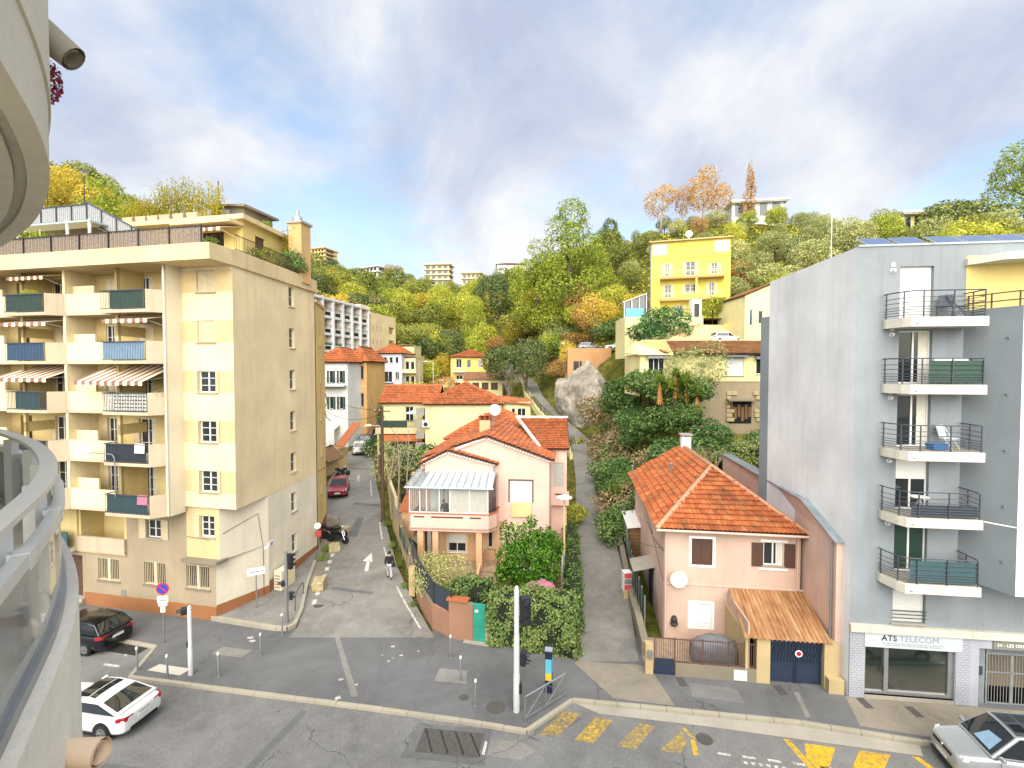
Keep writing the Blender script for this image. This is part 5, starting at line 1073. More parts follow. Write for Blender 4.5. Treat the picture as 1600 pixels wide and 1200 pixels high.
    # satellite dish, wall fountain
    m = MB(); m.lathe((1.0,-0.35,3.25),[(0.03,0.12),(0.25,0.08),(0.40,-0.01),(0.42,-0.01),(0.27,0.1),(0.03,0.16)],18,'y'); m.tube([(1.0,-0.25,3.2),(0.8,0.0,3.0)],0.02,6); m.build('satellite_dish','dish',B,smooth=True)
    LT(B,'wall_fountain','bolt_dark',(0.85,-0.06,0.85),[(0.0,0.45),(0.1,0.4),(0.16,0.25),(0.16,0.1),(0.2,0.05),(0.16,-0.05),(0.04,-0.1)],10)
    # garage lean-to
    n = 19; w = 3.55 / n
    for i in range(n):
        m = MB(); a = 3.45 + w * i
        for j in range(4):
            x0_,x1_ = a + w * j / 4,a + w * (j + 1) / 4; z_ = [0.0,0.05,0.07,0.05,0.0]
            s = -0.1; sk0,sk1 = (3.45 - 3.3),0.0
            m.quad((x0_ - 0.25,-3.1,1.98 + z_[j]),(x1_ - 0.25,-3.1,1.98 + z_[j + 1]),(x1_,-0.02,2.78 + z_[j + 1]),(x0_,-0.02,2.78 + z_[j]))
        m.build('corrugated_sheet','sheet_rust',B,recalc=False)
    m = MB(); m.box(3.3,3.45,-2.9,0.0,-0.2,2.0); m.box(3.75,4.3,-2.95,-2.55,-0.2,1.95); m.box(6.45,7.02,-3.0,-2.5,-0.3,2.0); m.box(6.5,7.1,-3.3,-3.0,-0.3,0.6); m.build('garage_pier','sandstone',B)
    BX(B,'garage_side','pink_old',3.4,3.46,-2.9,0,-0.1,2.6)
    for a,b in ((4.32,5.37),(5.40,6.43)):
        m = MB(); m.box(a,b,-2.75,-2.70,0.03,1.86); g = m.build('garage_door','navy_metal',B)
        q = MB(); q.box(a,b,-2.78,-2.75,0.82,0.88); q.box(a,a + 0.05,-2.78,-2.75,0.03,1.86); q.box(b - 0.05,b,-2.78,-2.75,0.03,1.86); q.build('door_frame','navy_metal',g)
        for k in range(7): x = a + 0.12 + k * (b - a - 0.24) / 6; q = MB(); q.tube([(x,-2.79,0.95),(x - 0.05,-2.79,1.1),(x + 0.05,-2.79,1.3),(x - 0.05,-2.79,1.5),(x,-2.79,1.7)],0.018,6); q.build('scroll','navy_metal',g)
    m = MB(); m.lathe((5.5,-2.82,1.35),[(0.13,0.02),(0.15,0.0),(0.15,-0.02),(0.0,-0.02)],18,'y'); s = m.build('no_parking_disc','white_paint',B); m = MB(); m.lathe((5.5,-2.845,1.35),[(0.1,0.004),(0.1,0.0),(0.075,0.0),(0.075,0.004)],16,'y'); m.bar((5.43,-2.845,1.28),(5.57,-2.845,1.42),0.01,0.02); m.build('ring','sign_red',s)
    # front yard: low wall, iron fence, little gate
    BX(B,'yard_wall','concrete_old',0.35,3.75,-2.95,-2.75,-0.3,0.55)
    BX(B,'meter_box','plastic_white',2.8,3.35,-2.98,-2.95,0.05,0.5)
    m = MB(); railing_bars(m,(-0.55,-2.85,0),(3.75,-2.85,0),0.6,1.68,0.1,0.011); m.box(-0.55,3.75,-2.87,-2.83,1.6,1.64); m.box(-0.55,3.75,-2.87,-2.83,0.6,0.64)
    for x in (-0.55,0.3,1.5,2.6,3.7): m.box(x,x + 0.04,-2.87,-2.83,0.3,1.7)
    m.build('yard_fence','rail_brown',B)
    BX(B,'gate','navy_metal',-0.55,0.3,-2.9,-2.85,0.02,0.72)
    BX(B,'gate_pier','sandstone',-0.95,-0.62,-2.95,-2.6,-0.2,1.35); BX(B,'letter_box','pole_grey',-0.86,-0.66,-3.05,-2.95,0.75,1.1)
    m = MB(); m.poly([(-0.9,-2.75,0.03),(7,-2.75,0.03),(7,0,0.05),(-0.9,0,0.05)]); m.build('yard_paving','garden_paving',B,recalc=False)
    # cables along the side wall
    m = MB(); m.tube([(0.33,0.05,4.5),(0.3,3,4.1),(0.2,6,4.6)],0.015,5); m.tube([(0.33,0.03,2.95),(0.3,4,4.4),(0.3,9,5.3)],0.012,5); m.build('wall_cable','cable',B)
    return B
def sheetmat():
    t = NT('sheet_rust'); g = t.vec(); n = t.noise(g,1.2,5,0.6); n2 = t.noise(t.vec((6,0.5,1)),1.0,5,0.7)
    a = t.mix(t.ramp(n,[(0.35,0.0),(0.65,1.0)]),col('#a06c44',0.7)[:3],col('#c08c5c',0.72)[:3]); a = t.mix(t.ramp(n2,[(0.45,0.0),(0.7,0.75)]),a,col('#d8b88c',0.78)[:3])
    t.base(a); t.rough(0.8); return t.done('sheet_rust')
sheetmat()
RHS = right_house()
def rhw(x,y,z):
    a = RAD(-7.5); return (7.3 + math.cos(a) * x - math.sin(a) * y,23.9 + math.sin(a) * x + math.cos(a) * y,z)

# ------------------------------------------------------------------ simple houses further back
def simple_house(name,label,loc,ang,w,d,h,wall,roof=None,wins=(),rise=1.6,axis='x',hip=True,side_wins=(),frame='white_frame',shut=None,ov=0.4,base=-6,cat='house',du=0.35,dv=0.45,extra=None,sw=None,detail=True):
    """box house; wins = (a, b, z0, z1) on the front, side_wins on the right side"""
    B = thing(name,label,cat,loc,RAD(ang)); F = X0; S_ = Fr((w,0),(0,1))
    m = MB(); m.wall(F,0,w,base,h,wins,0.15); m.wall(S_,0,d,base,h,side_wins,0.15); m.wall(Fr((w,d),(-1,0)),0,w,base,h); m.wall(Fr((0,d),(0,-1)),0,d,base,h)
    if not roof: m.poly([(0,0,h - 0.01),(w,0,h - 0.01),(w,d,h - 0.01),(0,d,h - 0.01)])
    m.build('wall',wall,B,recalc=False)
    for fr,ws in ((F,wins),(S_,side_wins)):
        for a,b,z0,z1 in ws:
            window(B,fr,a,b,z0,z1,0.1,1 if b - a > 0.7 else 0,0,frame=frame,sill=detail)
            if shut:
                k = (b - a) * 0.5
                for p,q in ((a - k - 0.03,a - 0.03),(b + 0.03,b + k + 0.03)): shutter(B,fr,p,q,z0,z1,shut,-0.05,n=6)
    if roof:
        if hip: axis = 'x' if w >= d else 'y'
        if axis == 'x': hip_roof(B,0,d,0,w,h,h + rise,d / 2 if hip else 0,d / 2 if hip else 0,roof,ov,du,dv,axis='x')
        else: hip_roof(B,0,w,0,d,h,h + rise,w / 2 if hip else 0,w / 2 if hip else 0,roof,ov,du,dv)
    else:
        m = MB(); m.wall(Fr((-0.06,-0.06),(1,0)),0,w + 0.12,h - 0.05,h + 0.35); m.box(-0.06,w + 0.06,-0.06,0.14,h,h + 0.3); m.box(w - 0.14,w + 0.06,0.14,d,h,h + 0.3); m.box(-0.06,0.14,0.14,d,h,h + 0.3); m.box(0.14,w - 0.14,d - 0.14,d + 0.06,h,h + 0.3); m.build('parapet',wall,B)
    return B
# yellow house behind the villa, with its long orange roof to the left
YH = simple_house('yellow_house','pale yellow house with orange hipped roof just behind the pink villa',(-10.2,56.2,3.0),2.0,9.0,9.5,6.75,'yellow_wall','tile_house',[],2.3,'x',True,[],ov=0.3,base=-4,du=0.3,dv=0.4)
TB(YH,'downpipe','yellow_wall',[(0.55,-0.08,6.6),(0.55,-0.08,-1)],0.06,8)
m = MB(); m.box(-0.3,0.5,-0.35,0.0,3.9,4.6); ac = m.build('air_conditioner','white_frame',YH); LT(ac,'fan_grille','bolt_dark',(0.1,-0.37,4.25),[(0.26,0.02),(0.26,0.0),(0.05,0.0)],14,'y')
for i in range(4): BX(YH,'stair_landing','concrete',-1.1,-0.1,-0.1,0.0,1.2 + i * 1.35,2.1 + i * 1.35)
AN = simple_house('yellow_annex','small yellow annex with dark door and window right of the yellow house',(-1.1,57.2,3.0),2,3.3,5,6.4,'yellow_wall',None,[(1.05,1.5,4.4,6.0),(1.75,2.75,5.0,6.0)],base=-4)
SB(AN,'roof','tile_house',[(-0.4,-0.35,6.95),(3.7,-0.35,6.5),(3.7,5.2,6.9),(-0.4,5.2,7.3)],0.12)
OL = simple_house('yellow_house','low yellow house with plain bright orange roof and terrace left of the yellow house',(-16.3,60.2,3.0),1,6.6,7,6.7,'yellow_wall','tile_bright',[(2.9,3.9,4.2,6.0),(5.0,5.9,4.3,5.8)],1.9,'x',False,[],base=-4,du=0.3,dv=0.4)
m = MB(); m.box(-0.2,6.4,-2.6,0,3.4,3.6); m.box(-0.2,6.4,-2.6,-2.5,2.9,3.4); m.build('terrace_slab','beige_wall',OL); m = MB(); railing_bars(m,(-0.1,-2.5,0),(6.3,-2.5,0),3.6,4.5,0.14); m.bar((-0.1,-2.5,4.5),(6.3,-2.5,4.5),0.05); m.build('terrace_railing','rail_dark',OL); m = MB(); m.quad((0,-2.46,3.65),(3.6,-2.46,3.65),(3.6,-2.46,4.45),(0,-2.46,4.45)); m.build('terrace_screen','screen_green',OL,recalc=False)
for x in (0,6.2): BX(OL,'terrace_post','beige_wall',x,x + 0.2,-2.5,-2.3,-2,3.0)
SB(OL,'awning_roof','tile_bright',[(0.6,-3.6,2.2),(5.6,-3.6,2.2),(5.6,-2.2,2.9),(0.6,-2.2,2.9)],0.1)
# row on the left of the side street
def grid(xs,w,zs,h): return [(x,x + w,z,z + h) for z in zs for x in xs]
WH = simple_house('white_house','white house with dark green shutters and orange roof left of the side street',(-27.2,66.3,2.6),-4,4.6,9,12.4,'white_wall','tile_house',grid((0.55,2.0,3.4),0.55,(5.6,9.2),1.7),1.8,'x',True,[],shut='screen_green')
m = MB(); m.box(0.1,4.5,-1.0,0.0,8.75,8.95); b = m.build('balcony','white_wall',WH); m = MB(); railing_bars(m,(0.1,-0.95,0),(4.5,-0.95,0),8.95,9.9,0.15); m.bar((0.1,-0.95,9.9),(4.5,-0.95,9.9),0.05); m.build('balcony_railing','rail_dark',b)
OH = simple_house('orange_house','apricot coloured house with arched upper windows and orange hipped roof',(-24.6,70.8,3.2),-2,3.2,9,12.1,'orange_wall','tile_house',grid((0.35,1.25,2.2),0.55,(5.0,9.0),2.0),1.7,'x',True,[],shut=None,frame='beige_shutter')
BX(OH,'string_course','beige_wall',0.0,3.2,-0.05,0.0,7.9,8.05)
LV = simple_house('lavender_house','pale lavender house with orange roof and small dark windows further up the street',(-25.6,90.3,5.5),-2,4.9,9,11.5,'lav_wall','tile_bright',grid((0.4,1.5,2.6,3.7),0.6,(9.4,),1.1) + grid((0.4,3.7),0.7,(3.2,6.3),1.4) + grid((1.6,),1.5,(2.8,5.8),2.0),1.6,'x',True)
for z in (2.7,5.7): m = MB(); m.box(1.5,3.3,-0.9,0,z,z + 0.15); b = m.build('balcony','white_wall',LV); m = MB(); railing_bars(m,(1.5,-0.88,0),(3.3,-0.88,0),z + 0.15,z + 1.0,0.15); m.bar((1.5,-0.88,z + 1),(3.3,-0.88,z + 1),0.05); m.build('balcony_railing','rail_dark',b)
PB = simple_house('beige_house','pale terraced building with planted balconies right of the lavender house',(-20.7,92.0,5.5),0,2.2,8,10.4,'beige_wall',None,grid((0.3,1.3),0.7,(2.6,5.4,8.2),1.5))
for z in (4.7,7.5): m = MB(); m.box(-0.1,2.6,-1.4,0,z,z + 0.2); m.box(-0.1,2.6,-1.4,-1.3,z + 0.2,z + 0.75); m.build('balcony','beige_wall',PB)
YB = simple_house('yellow_house','flat-roofed lemon building seen behind the lavender house roof',(-25,99,6),0,4.8,8,12.4,'lemon_pale',None,[(3.2,4.0,9.2,10.5)])
# white grid-front apartment block and its beige end
WB = thing('apartment_building','long white apartment block with a grid of recessed balconies below the wooded hill','building',(-31.6,75.5,4.0),RAD(79))
f = X0; n = 6; cw = 3.1
for j in range(5):
    z0 = 7.4 + j * 2.85 - 0.3
    ops = [(0.35 + i * cw,cw - 0.1 + i * cw,z0 + 0.95,z0 + 2.6) for i in range(n)]
    m = MB(); m.wall(f,0,n * cw + 0.2,z0,z0 + 2.85,ops,1.1); m.build('grid_wall','white_wall',WB,recalc=False)
    for i,(a,b,za,zb) in enumerate(ops):
        q = MB(); q.fquad(f,a,b,1.0,za - 0.5,zb); rc = q.build('recess_back','brown_render' if (i + j) % 3 else 'ochre_wall',WB,recalc=False)
        q = MB(); q.fquad(f,a + 0.3,a + 1.3,0.98,za - 0.4,zb - 0.3); q.build('pane','glass',rc,recalc=False)
        q = MB(); railing_bars(q,f.p(a,0.05,0),f.p(b,0.05,0),za,za + 0.5,0.22); q.bar(f.p(a,0.05,za + 0.5),f.p(b,0.05,za + 0.5),0.05); q.build('balcony_railing','rail_dark',rc)
        q = MB(); q.fquad(f,a + 0.5,b - 0.5,-0.01,za - 0.75,za - 0.15); q.build('lower_window','glass' if (i * 3 + j) % 4 else 'screen_green',rc,recalc=False)
        if (i,j) in ((1,2),(2,2)): q = MB(); q.fquad(f,a,b,0.02,za - 0.8,za + 0.35); q.build('privacy_screen','plastic_green',rc,recalc=False)
for i in range(n + 1): m = MB(); m.fbox(f,i * cw - 0.1,i * cw + 0.3,-0.25,0.0,0,21.7); m.build('pier','white_wall',WB)
BX(WB,'core','white_wall',0,n * cw + 0.2,1.2,9,-4,21.2); BX(WB,'roof_slab','white_wall',-0.1,n * cw + 0.3,-0.3,9.1,21.2,21.6)
m = MB(); w2 = 11.5; bo = [(1.0 + 1.7 * i,1.4 + 1.7 * i,z,z + 1.0) for z in (9,11.8,14.6,17.4) for i in range(3)] + [(8.2,10.9,z - 0.2,z + 1.3) for z in (9,11.8,14.6,17.4)]
E0 = Fr((n * cw + 0.2,-0.4),(1,0)); m.wall(E0,0,w2,-3,20.6,bo,0.6); m.wall(Fr((n * cw + 0.2 + w2,-0.4),(0,1)),0,9,-3,20.6); m.build('end_wall','beige_wall',WB,recalc=False)
for a,b,z0,z1 in bo: q = MB(); q.fquad(E0,a,b,0.5 if b - a > 1 else 0.1,z0,z1); q.build('pane','brown_render' if b - a > 1 else 'glass',WB,recalc=False)
m = MB(); m.box(n * cw + 0.2,n * cw + 0.2 + w2,-0.4,9,20.6,20.9); m.box(n * cw + 1,n * cw + 4,2,5,20.9,22.6); m.build('end_roof','beige_wall',WB)
# golden house in the valley
GH = simple_house('golden_house','bright golden yellow house with orange roof at the foot of the wooded hill',(-13.4,105,9.8),0,8.2,8,6.8,'gold_wall','tile_house',[(3.6,4.4,4.3,6.0),(6.0,6.8,4.3,6.0),(1.2,2.4,4.2,6.2),(1.2,2.6,0.8,2.6)],1.6,'x',True)
m = MB(); m.box(0.5,3.4,-1.0,0,3.3,3.5); b = m.build('balcony','white_wall',GH); m = MB(); railing_bars(m,(0.5,-0.95,0),(3.4,-0.95,0),3.5,4.3,0.2); m.bar((0.5,-0.95,4.3),(3.4,-0.95,4.3),0.08); m.build('balcony_railing','white_frame',b)
GL = thing('garden_building','long low cream building with arched openings in front of the golden house','building',(-14.5,98,8.6),0)
go = [(2.6 + i * 1.9,4.0 + i * 1.9,0.9,2.4) for i in range(5)]; m = MB(); m.wall(X0,0,13,-2,3.0,go,0.3); m.wall(Fr((13,0),(0,1)),0,4,-2,3); m.poly([(0,0,3.0),(13,0,3.0),(13,4,3.0),(0,4,3.0)]); m.build('wall','lemon_pale',GL,recalc=False)
for a,b,z0,z1 in go: q = MB(); q.fquad(X0,a,b,0.25,z0,z1); q.build('opening','brown_shutter',GL,recalc=False)
SB(GL,'roof','tile_old',[(4.5,-0.4,3.1),(13.4,-0.4,3.1),(13.4,4,4.6),(4.5,4,4.6)],0.1); BX(GL,'cornice','white_wall',-0.1,13.1,-0.12,0.0,2.9,3.1)
# hilltop buildings
def slab_block(name,label,loc,ang,w,d,h,wall,floors,bal='white_wall',cat='building',band=0.45):
    B = thing(name,label,cat,loc,RAD(ang)); fh = h / floors
    m = MB(); m.box(0,w,0,d,-12,h); m.build('core',wall,B)
    for j in range(floors):
        z = j * fh
        m = MB(); m.box(-0.4,w + 0.9,-1.4,d * 0.9,z + fh - 0.3,z + fh); m.box(w * 0.38,w + 0.9,-1.4,-1.25,z + fh,z + fh + band); m.box(w + 0.75,w + 0.9,-1.25,d * 0.9,z + fh,z + fh + band); m.build('balcony',bal,B)
        for k in range(4): a = w * (0.06 + 0.24 * k); q = MB(); q.fquad(X0,a,a + w * 0.15,-0.02,z + 0.4,z + fh - 0.5); q.build('window','glass',B,recalc=False)
        q = MB(); q.fquad(Fr((w,0),(0,1)),d * 0.15,d * 0.7,-0.02,z + 0.4,z + fh - 0.5); q.build('window','glass',B,recalc=False)
    m = MB(); m.box(-0.8,w + 1.2,-1.7,d + 0.5,h + 0.0,h + 0.5); m.build('roof_slab',bal,B)
    return B
slab_block('tower_block','yellow and pink apartment tower with stacked balconies on the far left hilltop',(-143,345,80),-18,11,14,19.5,'lemon_pale',7,'orange_wall')
slab_block('hilltop_apartments','cream apartment block with four balcony rows on the hill crest',(-52.5,290,64.5),-6,15,10,12,'beige_wall',4,'beige_wall')
slab_block('hilltop_apartments','low white flat-roofed building on the crest left of the rust coloured tree',(-93,300,70.5),-30,13,9,6,'white_wall',2,'white_wall')
slab_block('hilltop_apartments','small pale flat-topped building on the crest right of the cream block',(-30,290,65),-5,11,8,6.5,'beige_wall',2,'beige_wall')
simple_house('hilltop_house','white house with orange roof on the crest beside the big pine',(-7.8,250,60),3,15,10,8.3,'white_wall','tile_house',grid((1,4,7,10),1.6,(1.5,4.8),1.8),1.6,'x',True,du=0.6,dv=0.8)
for i,(x,y,z,w,lab) in enumerate(((68,150,60.5,15,'long white villa on the crest behind the tall orange poplar'),(95,118,46.8,9,'white flat villa among olive trees on the right crest'),(112,124,48.6,9,'pale villa half hidden by trees on the right crest'))):
    slab_block('hilltop_villa',lab,(x,y,z),-8,w,7,4.6,'lemon_pale' if i else 'white_wall',1,'white_wall')
# ------------------------------------------------------------------ lemon house on its terrace
LH = thing('lemon_house','tall lemon yellow house with two balconies above the hillside terrace','house',(21.4,74.2,21.2),RAD(-16))
lw = [(2.0,2.6,6.6,8.6),(5.0,6.3,6.6,8.7),(8.6,9.4,6.7,8.3),(2.0,2.9,3.4,5.4),(4.9,6.4,3.9,5.3),(8.3,9.0,3.5,5.5),(3.6,4.6,0.4,2.2)]
m = MB(); m.wall(X0,0,11.2,-4,11.9,lw,0.15); m.wall(Fr((11.2,0),(0,1)),0,8,-4,11.9); m.wall(Fr((0,8),(0,-1)),0,8,-4,11.9); m.build('wall','lemon',LH,recalc=False)
for a,b,z0,z1 in lw:
    window(LH,X0,a,b,z0,z1,0.1,1,2,sill=False)
    for p,q in ((a - 0.5,a - 0.03),(b + 0.03,b + 0.5)): shutter(LH,X0,p,q,z0,z1,'lemon_pale',-0.05,n=8)
SB(LH,'roof','tan_slab',[(-0.3,-0.5,12.0),(11.5,-0.5,12.0),(11.5,8.3,12.7),(-0.3,8.3,12.7)],0.18)
for a,b in ((0.2,2.2),(9.0,11.0)): BX(LH,'attic_panel','white_wall',a,b,-0.06,-0.001,9.9,11.5)
BX(LH,'string_course','lemon',0,11.2,-0.08,0,9.3,9.45)
for z in (2.75,6.0):
    m = MB(); m.box(1.0,10.4,-1.5,0,z,z + 0.25); b = m.build('balcony','retain',LH); m = MB(); railing_bars(m,(1.05,-1.45,0),(10.3,-1.45,0),z + 0.25,z + 1.15,0.2,0.012); m.bar((1.05,-1.45,z + 1.15),(10.35,-1.45,z + 1.15),0.07); m.build('balcony_railing','lemon_pale',b)
for x in (1.1,6.4,10.3): BX(LH,'balcony_post','lemon',x - 0.12,x + 0.12,-1.5,-1.26,-0.5,6.0)
TB(LH,'downpipe','pole_grey',[(-0.1,-0.15,11.5),(-0.1,-0.15,0)],0.09,8); m = MB(); m.lathe((5.6,3,13.6),[(0.0,0.1),(0.4,0.05),(0.55,-0.05)],14,'y'); m.tube([(5.6,3,12.2),(5.6,3,13.6)],0.05,6); m.build('satellite_dish','dish',LH)
VR = thing('glass_veranda','white glazed lean-to left of the lemon house','veranda',(17.2,74,20.8),RAD(1.5)); BX(VR,'base_wall','white_wall',0,3.5,0,3,0,0.9); SB(VR,'roof','white_frame',[(-0.2,-0.2,3.2),(3.5,-0.2,4.6),(3.5,3.2,4.6),(-0.2,3.2,3.2)],0.1)
for x in (0,1.15,2.3,3.4): BX(VR,'post','white_frame',x,x + 0.1,0,0.1,0.9,3.2 + x * 0.38)
m = MB(); m.quad((0,0.3,0.9),(3.5,0.3,0.9),(3.5,0.3,4.4),(0,0.3,3.1)); m.build('pane','glass',VR,recalc=False)
TW = thing('terrace_wall','pale terrace retaining wall with railing below the lemon house','wall',(15.6,66.5,17.2)); m = MB(); m.box(0,10.8,0,0.5,-2.0,3.7); m.box(0,0.5,0.5,6,-2,3.7); m.poly([(0.5,0.5,3.6),(20,0.5,3.6),(20,6.5,3.6),(0.5,6.5,3.6)]); m.build('wall','lemon_pale',TW); m = MB(); railing_bars(m,(0.2,0.2,0),(9,0.2,0),3.7,4.8,0.3,0.02); m.bar((0.2,0.2,4.8),(9,0.2,4.8),0.08); m.build('railing','rail_dark',TW); m = MB(); m.quad((0.2,0.15,3.7),(2.6,0.15,3.7),(2.6,0.15,4.9),(0.2,0.15,4.9)); m.build('privacy_screen','meter_cyan',TW,recalc=False); BX(TW,'gate_pier','white_wall',9.4,10.7,0.4,1.6,3.6,6.2); BX(TW,'gate','bolt_dark',9.7,10.4,0.36,0.4,3.7,5.6)
ST = thing('sloped_walls','tan sloping ramp walls and smooth concrete bank below the lemon house','wall',(16.5,60.0,16.4))
m = MB(); m.prism([(0.5,0),(9.2,5.4),(8.6,6.4),(-0.6,0.6)],-2.0,lambda x,y: 0.9 + x * 0.30); m.build('ramp_wall','tan_slab',ST)
SB(ST,'concrete_bank','tan_slab',[(1.8,0.2,0.6),(12.0,1.5,0.6),(15.6,5.6,3.3),(9.2,5.0,3.3)],1.0)
BX(ST,'lemon_wall','lemon',12.2,16.0,5.0,5.5,-1,3.5)
SH = simple_house('side_house','pale yellow gabled house partly hidden by the grey block',(29.2,60.4,16.8),0,7,8,6.2,'lemon_pale','tile_old',[(0.6,1.0,2.4,4.4),(1.7,2.3,2.6,4.2)],1.5,'y',False,ov=0.15)
MB().add([(0,0,6.2),(7,0,6.2),(3.5,0,7.65)],[(0,1,2)]).build('gable','lemon_pale',SH,recalc=False)
# ------------------------------------------------------------------ long low house on stone wall
LO = thing('low_house','long low cream house with grey window hoods on a stone base','house',(12.1,46.0,12.1),RAD(-1))
lo = [(2.2 - 1.4,3.2 - 0.9,0.9,2.6),(8.35,10.0,0.95,2.75),(11.0 + 0.2,12.6,1.1,2.55)]
m = MB(); m.wall(X0,3.0,15.5,0.4,3.1,[(o[0] - 0,o[1],o[2],o[3]) for o in lo[1:]],0.15); m.wall(Fr((3.0,-0.6),(0,1)),0,0.6,0.4,3.1); m.wall(Fr((0,-0.6),(1,0)),0,3.0,0.4,3.0,[lo[0]],0.15); m.wall(Fr((0,6),(0,-1)),0,6.6,-1,3.0); m.build('wall','lemon_pale',LO,recalc=False)
window(LO,Fr((0,-0.6),(1,0)),*lo[0],0.1,2); window(LO,X0,*lo[1],0.1,1,roll=1.0); window(LO,X0,*lo[2],0.1,2,curtain=1)
for (a,b,z0,z1),y in ((lo[0],-0.6),(lo[1],0),(lo[2],0)): SB(LO,'window_hood','pole_grey',[(a - 0.2,y - 0.55,z1 + 0.05),(b + 0.2,y - 0.55,z1 + 0.05),(b + 0.2,y,z1 + 0.42),(a - 0.2,y,z1 + 0.42)],0.06)
def lslope(P,Q,up,pts,mat,root):
    P,Q = Vector(P),Vector(Q); U = (Q - P).normalized(); V = Vector(up) - P; V = (V - U * V.dot(U)).normalized(); roof_deck(root,pts,'deck_dark',0.1); tiles(root,P,Q,up,[((Vector(p) - P).dot(U),(Vector(p) - P).dot(V)) for p in pts],mat,0.3,0.42)
a,b,c,d = (2.4,-0.5,3.05),(16,-0.5,3.05),(16,5.0,4.55),(1.6,5.0,4.55); lslope(a,b,c,[a,b,c,d],'tile_old',LO)
m = MB(); m.bar((1.5,5.1,4.62),(16,5.1,4.62),0.4,0.12); m.build('ridge_cap','beige_wall',LO); SB(LO,'bay_roof','lemon_pale',[(-0.3,-1.0,3.0),(3.0,-1.0,3.0),(2.4,-0.4,4.4),(0.8,4.8,4.5),(-0.3,4.8,3.3)],0.1)
BX(LO,'base_wall','rough_stone',3.0,16,0.05,0.5,-6.5,0.4)
rr = random.Random(5); me_s = {}
for j in range(9):
    x = 8.4
    while x < 15.2:
        w = rr.uniform(0.35,0.8); z = -0.1 - j * 0.42
        if not (8.6 < x < 11.0 and -3.6 < z < -1.3) and rr.random() > 0.12 and j > 1:
            k = round(w * 5); 
            if k not in me_s:
                q = MB(); ww = k / 5; q.box(0.02,ww - 0.03,-0.1,0.06,0.02,0.38); o = q.build('stone','limestone',LO,bevel=0.05); me_s[k] = o.data
            else: o = obj('stone',me_s[k],None,LO,0.05)
            o.location = (x,rr.uniform(-0.03,0.04),z)
        x += w
BX(LO,'cellar_opening','black',8.7,10.8,0.0,0.04,-3.6,-1.4); SB(LO,'cellar_lintel','concrete_old',[(8.4,-0.6,-1.35),(11.0,-0.6,-1.35),(11.0,0.1,-1.2),(8.4,0.1,-1.2)],0.12)
for k in range(6): BX(LO,'stacked_timber','wood_brown',8.8 + k * 0.34,9.05 + k * 0.34,-0.05,0.0,-3.4 + (k % 3) * 0.2,-1.8 - (k % 2) * 0.25)
# retaining wall with upper car park
RT = thing('retaining_wall','orange stained concrete retaining wall carrying the upper parking terrace','wall',(9.5,82.0,13.9),RAD(-1)); m = MB(); m.box(0,7.4,0,0.5,-5,3.4); m.box(0,0.4,0.5,7,-5,3.4); m.build('wall','retain',RT)
for x in (1.9,4.2,7.0): BX(RT,'joint_pier','retain',x,x + 0.12,-0.05,0,-1,3.3)
BX(RT,'niche','bolt_dark',1.0,2.4,-0.03,0.0,-1.0,1.2); m = MB(); m.poly([(0.4,0.4,3.0),(11,0.4,3.0),(11,7,3.2),(0.4,7,3.2)]); m.build('parking_deck','asphalt_old',RT,recalc=False)
# rock outcrop
def rock():
    bm = bmesh.new(); bmesh.ops.create_icosphere(bm,subdivisions=6,radius=1); rr_ = random.Random(12)
    PL = [(Vector((rr_.uniform(-1,1),rr_.uniform(-1,1),rr_.uniform(-0.7,1))).normalized(),rr_.uniform(0.62,0.92)) for _ in range(22)]
    for v in bm.verts:
        p = v.co.copy()
        for nn_,dd_ in PL:
            e = p.dot(nn_) - dd_
            if e > 0: p -= nn_ * e
        n = mnoise.fractal(p * 2.2 + Vector((3.7,1.2,8)),0.9,2.1,7); led = abs(((p.z * 3.1 + p.x * 0.9 + 0.35 * mnoise.noise(p * 2.5)) % 1.0) - 0.5)
        q = p * (1 + 0.13 * n + 0.07 * (led - 0.25)); v.co = Vector((q.x * 4.9 - max(0,q.z) * 0.9 + max(0,-q.z) * 1.2,q.y * 8.0 + max(0,q.z) * 1.0,q.z * 7.4))
    me = bpy.data.meshes.new('boulder'); bm.to_mesh(me); bm.free(); me.shade_smooth(); me.set_sharp_from_angle(angle=RAD(24)); return me
o = obj('boulder',rock(),'rock'); o.location = (10.9,76.5,8.0); o.rotation_euler = (0,0,RAD(8)); tag(o,'huge pale grey rock outcrop standing beside the upper alley','boulder')
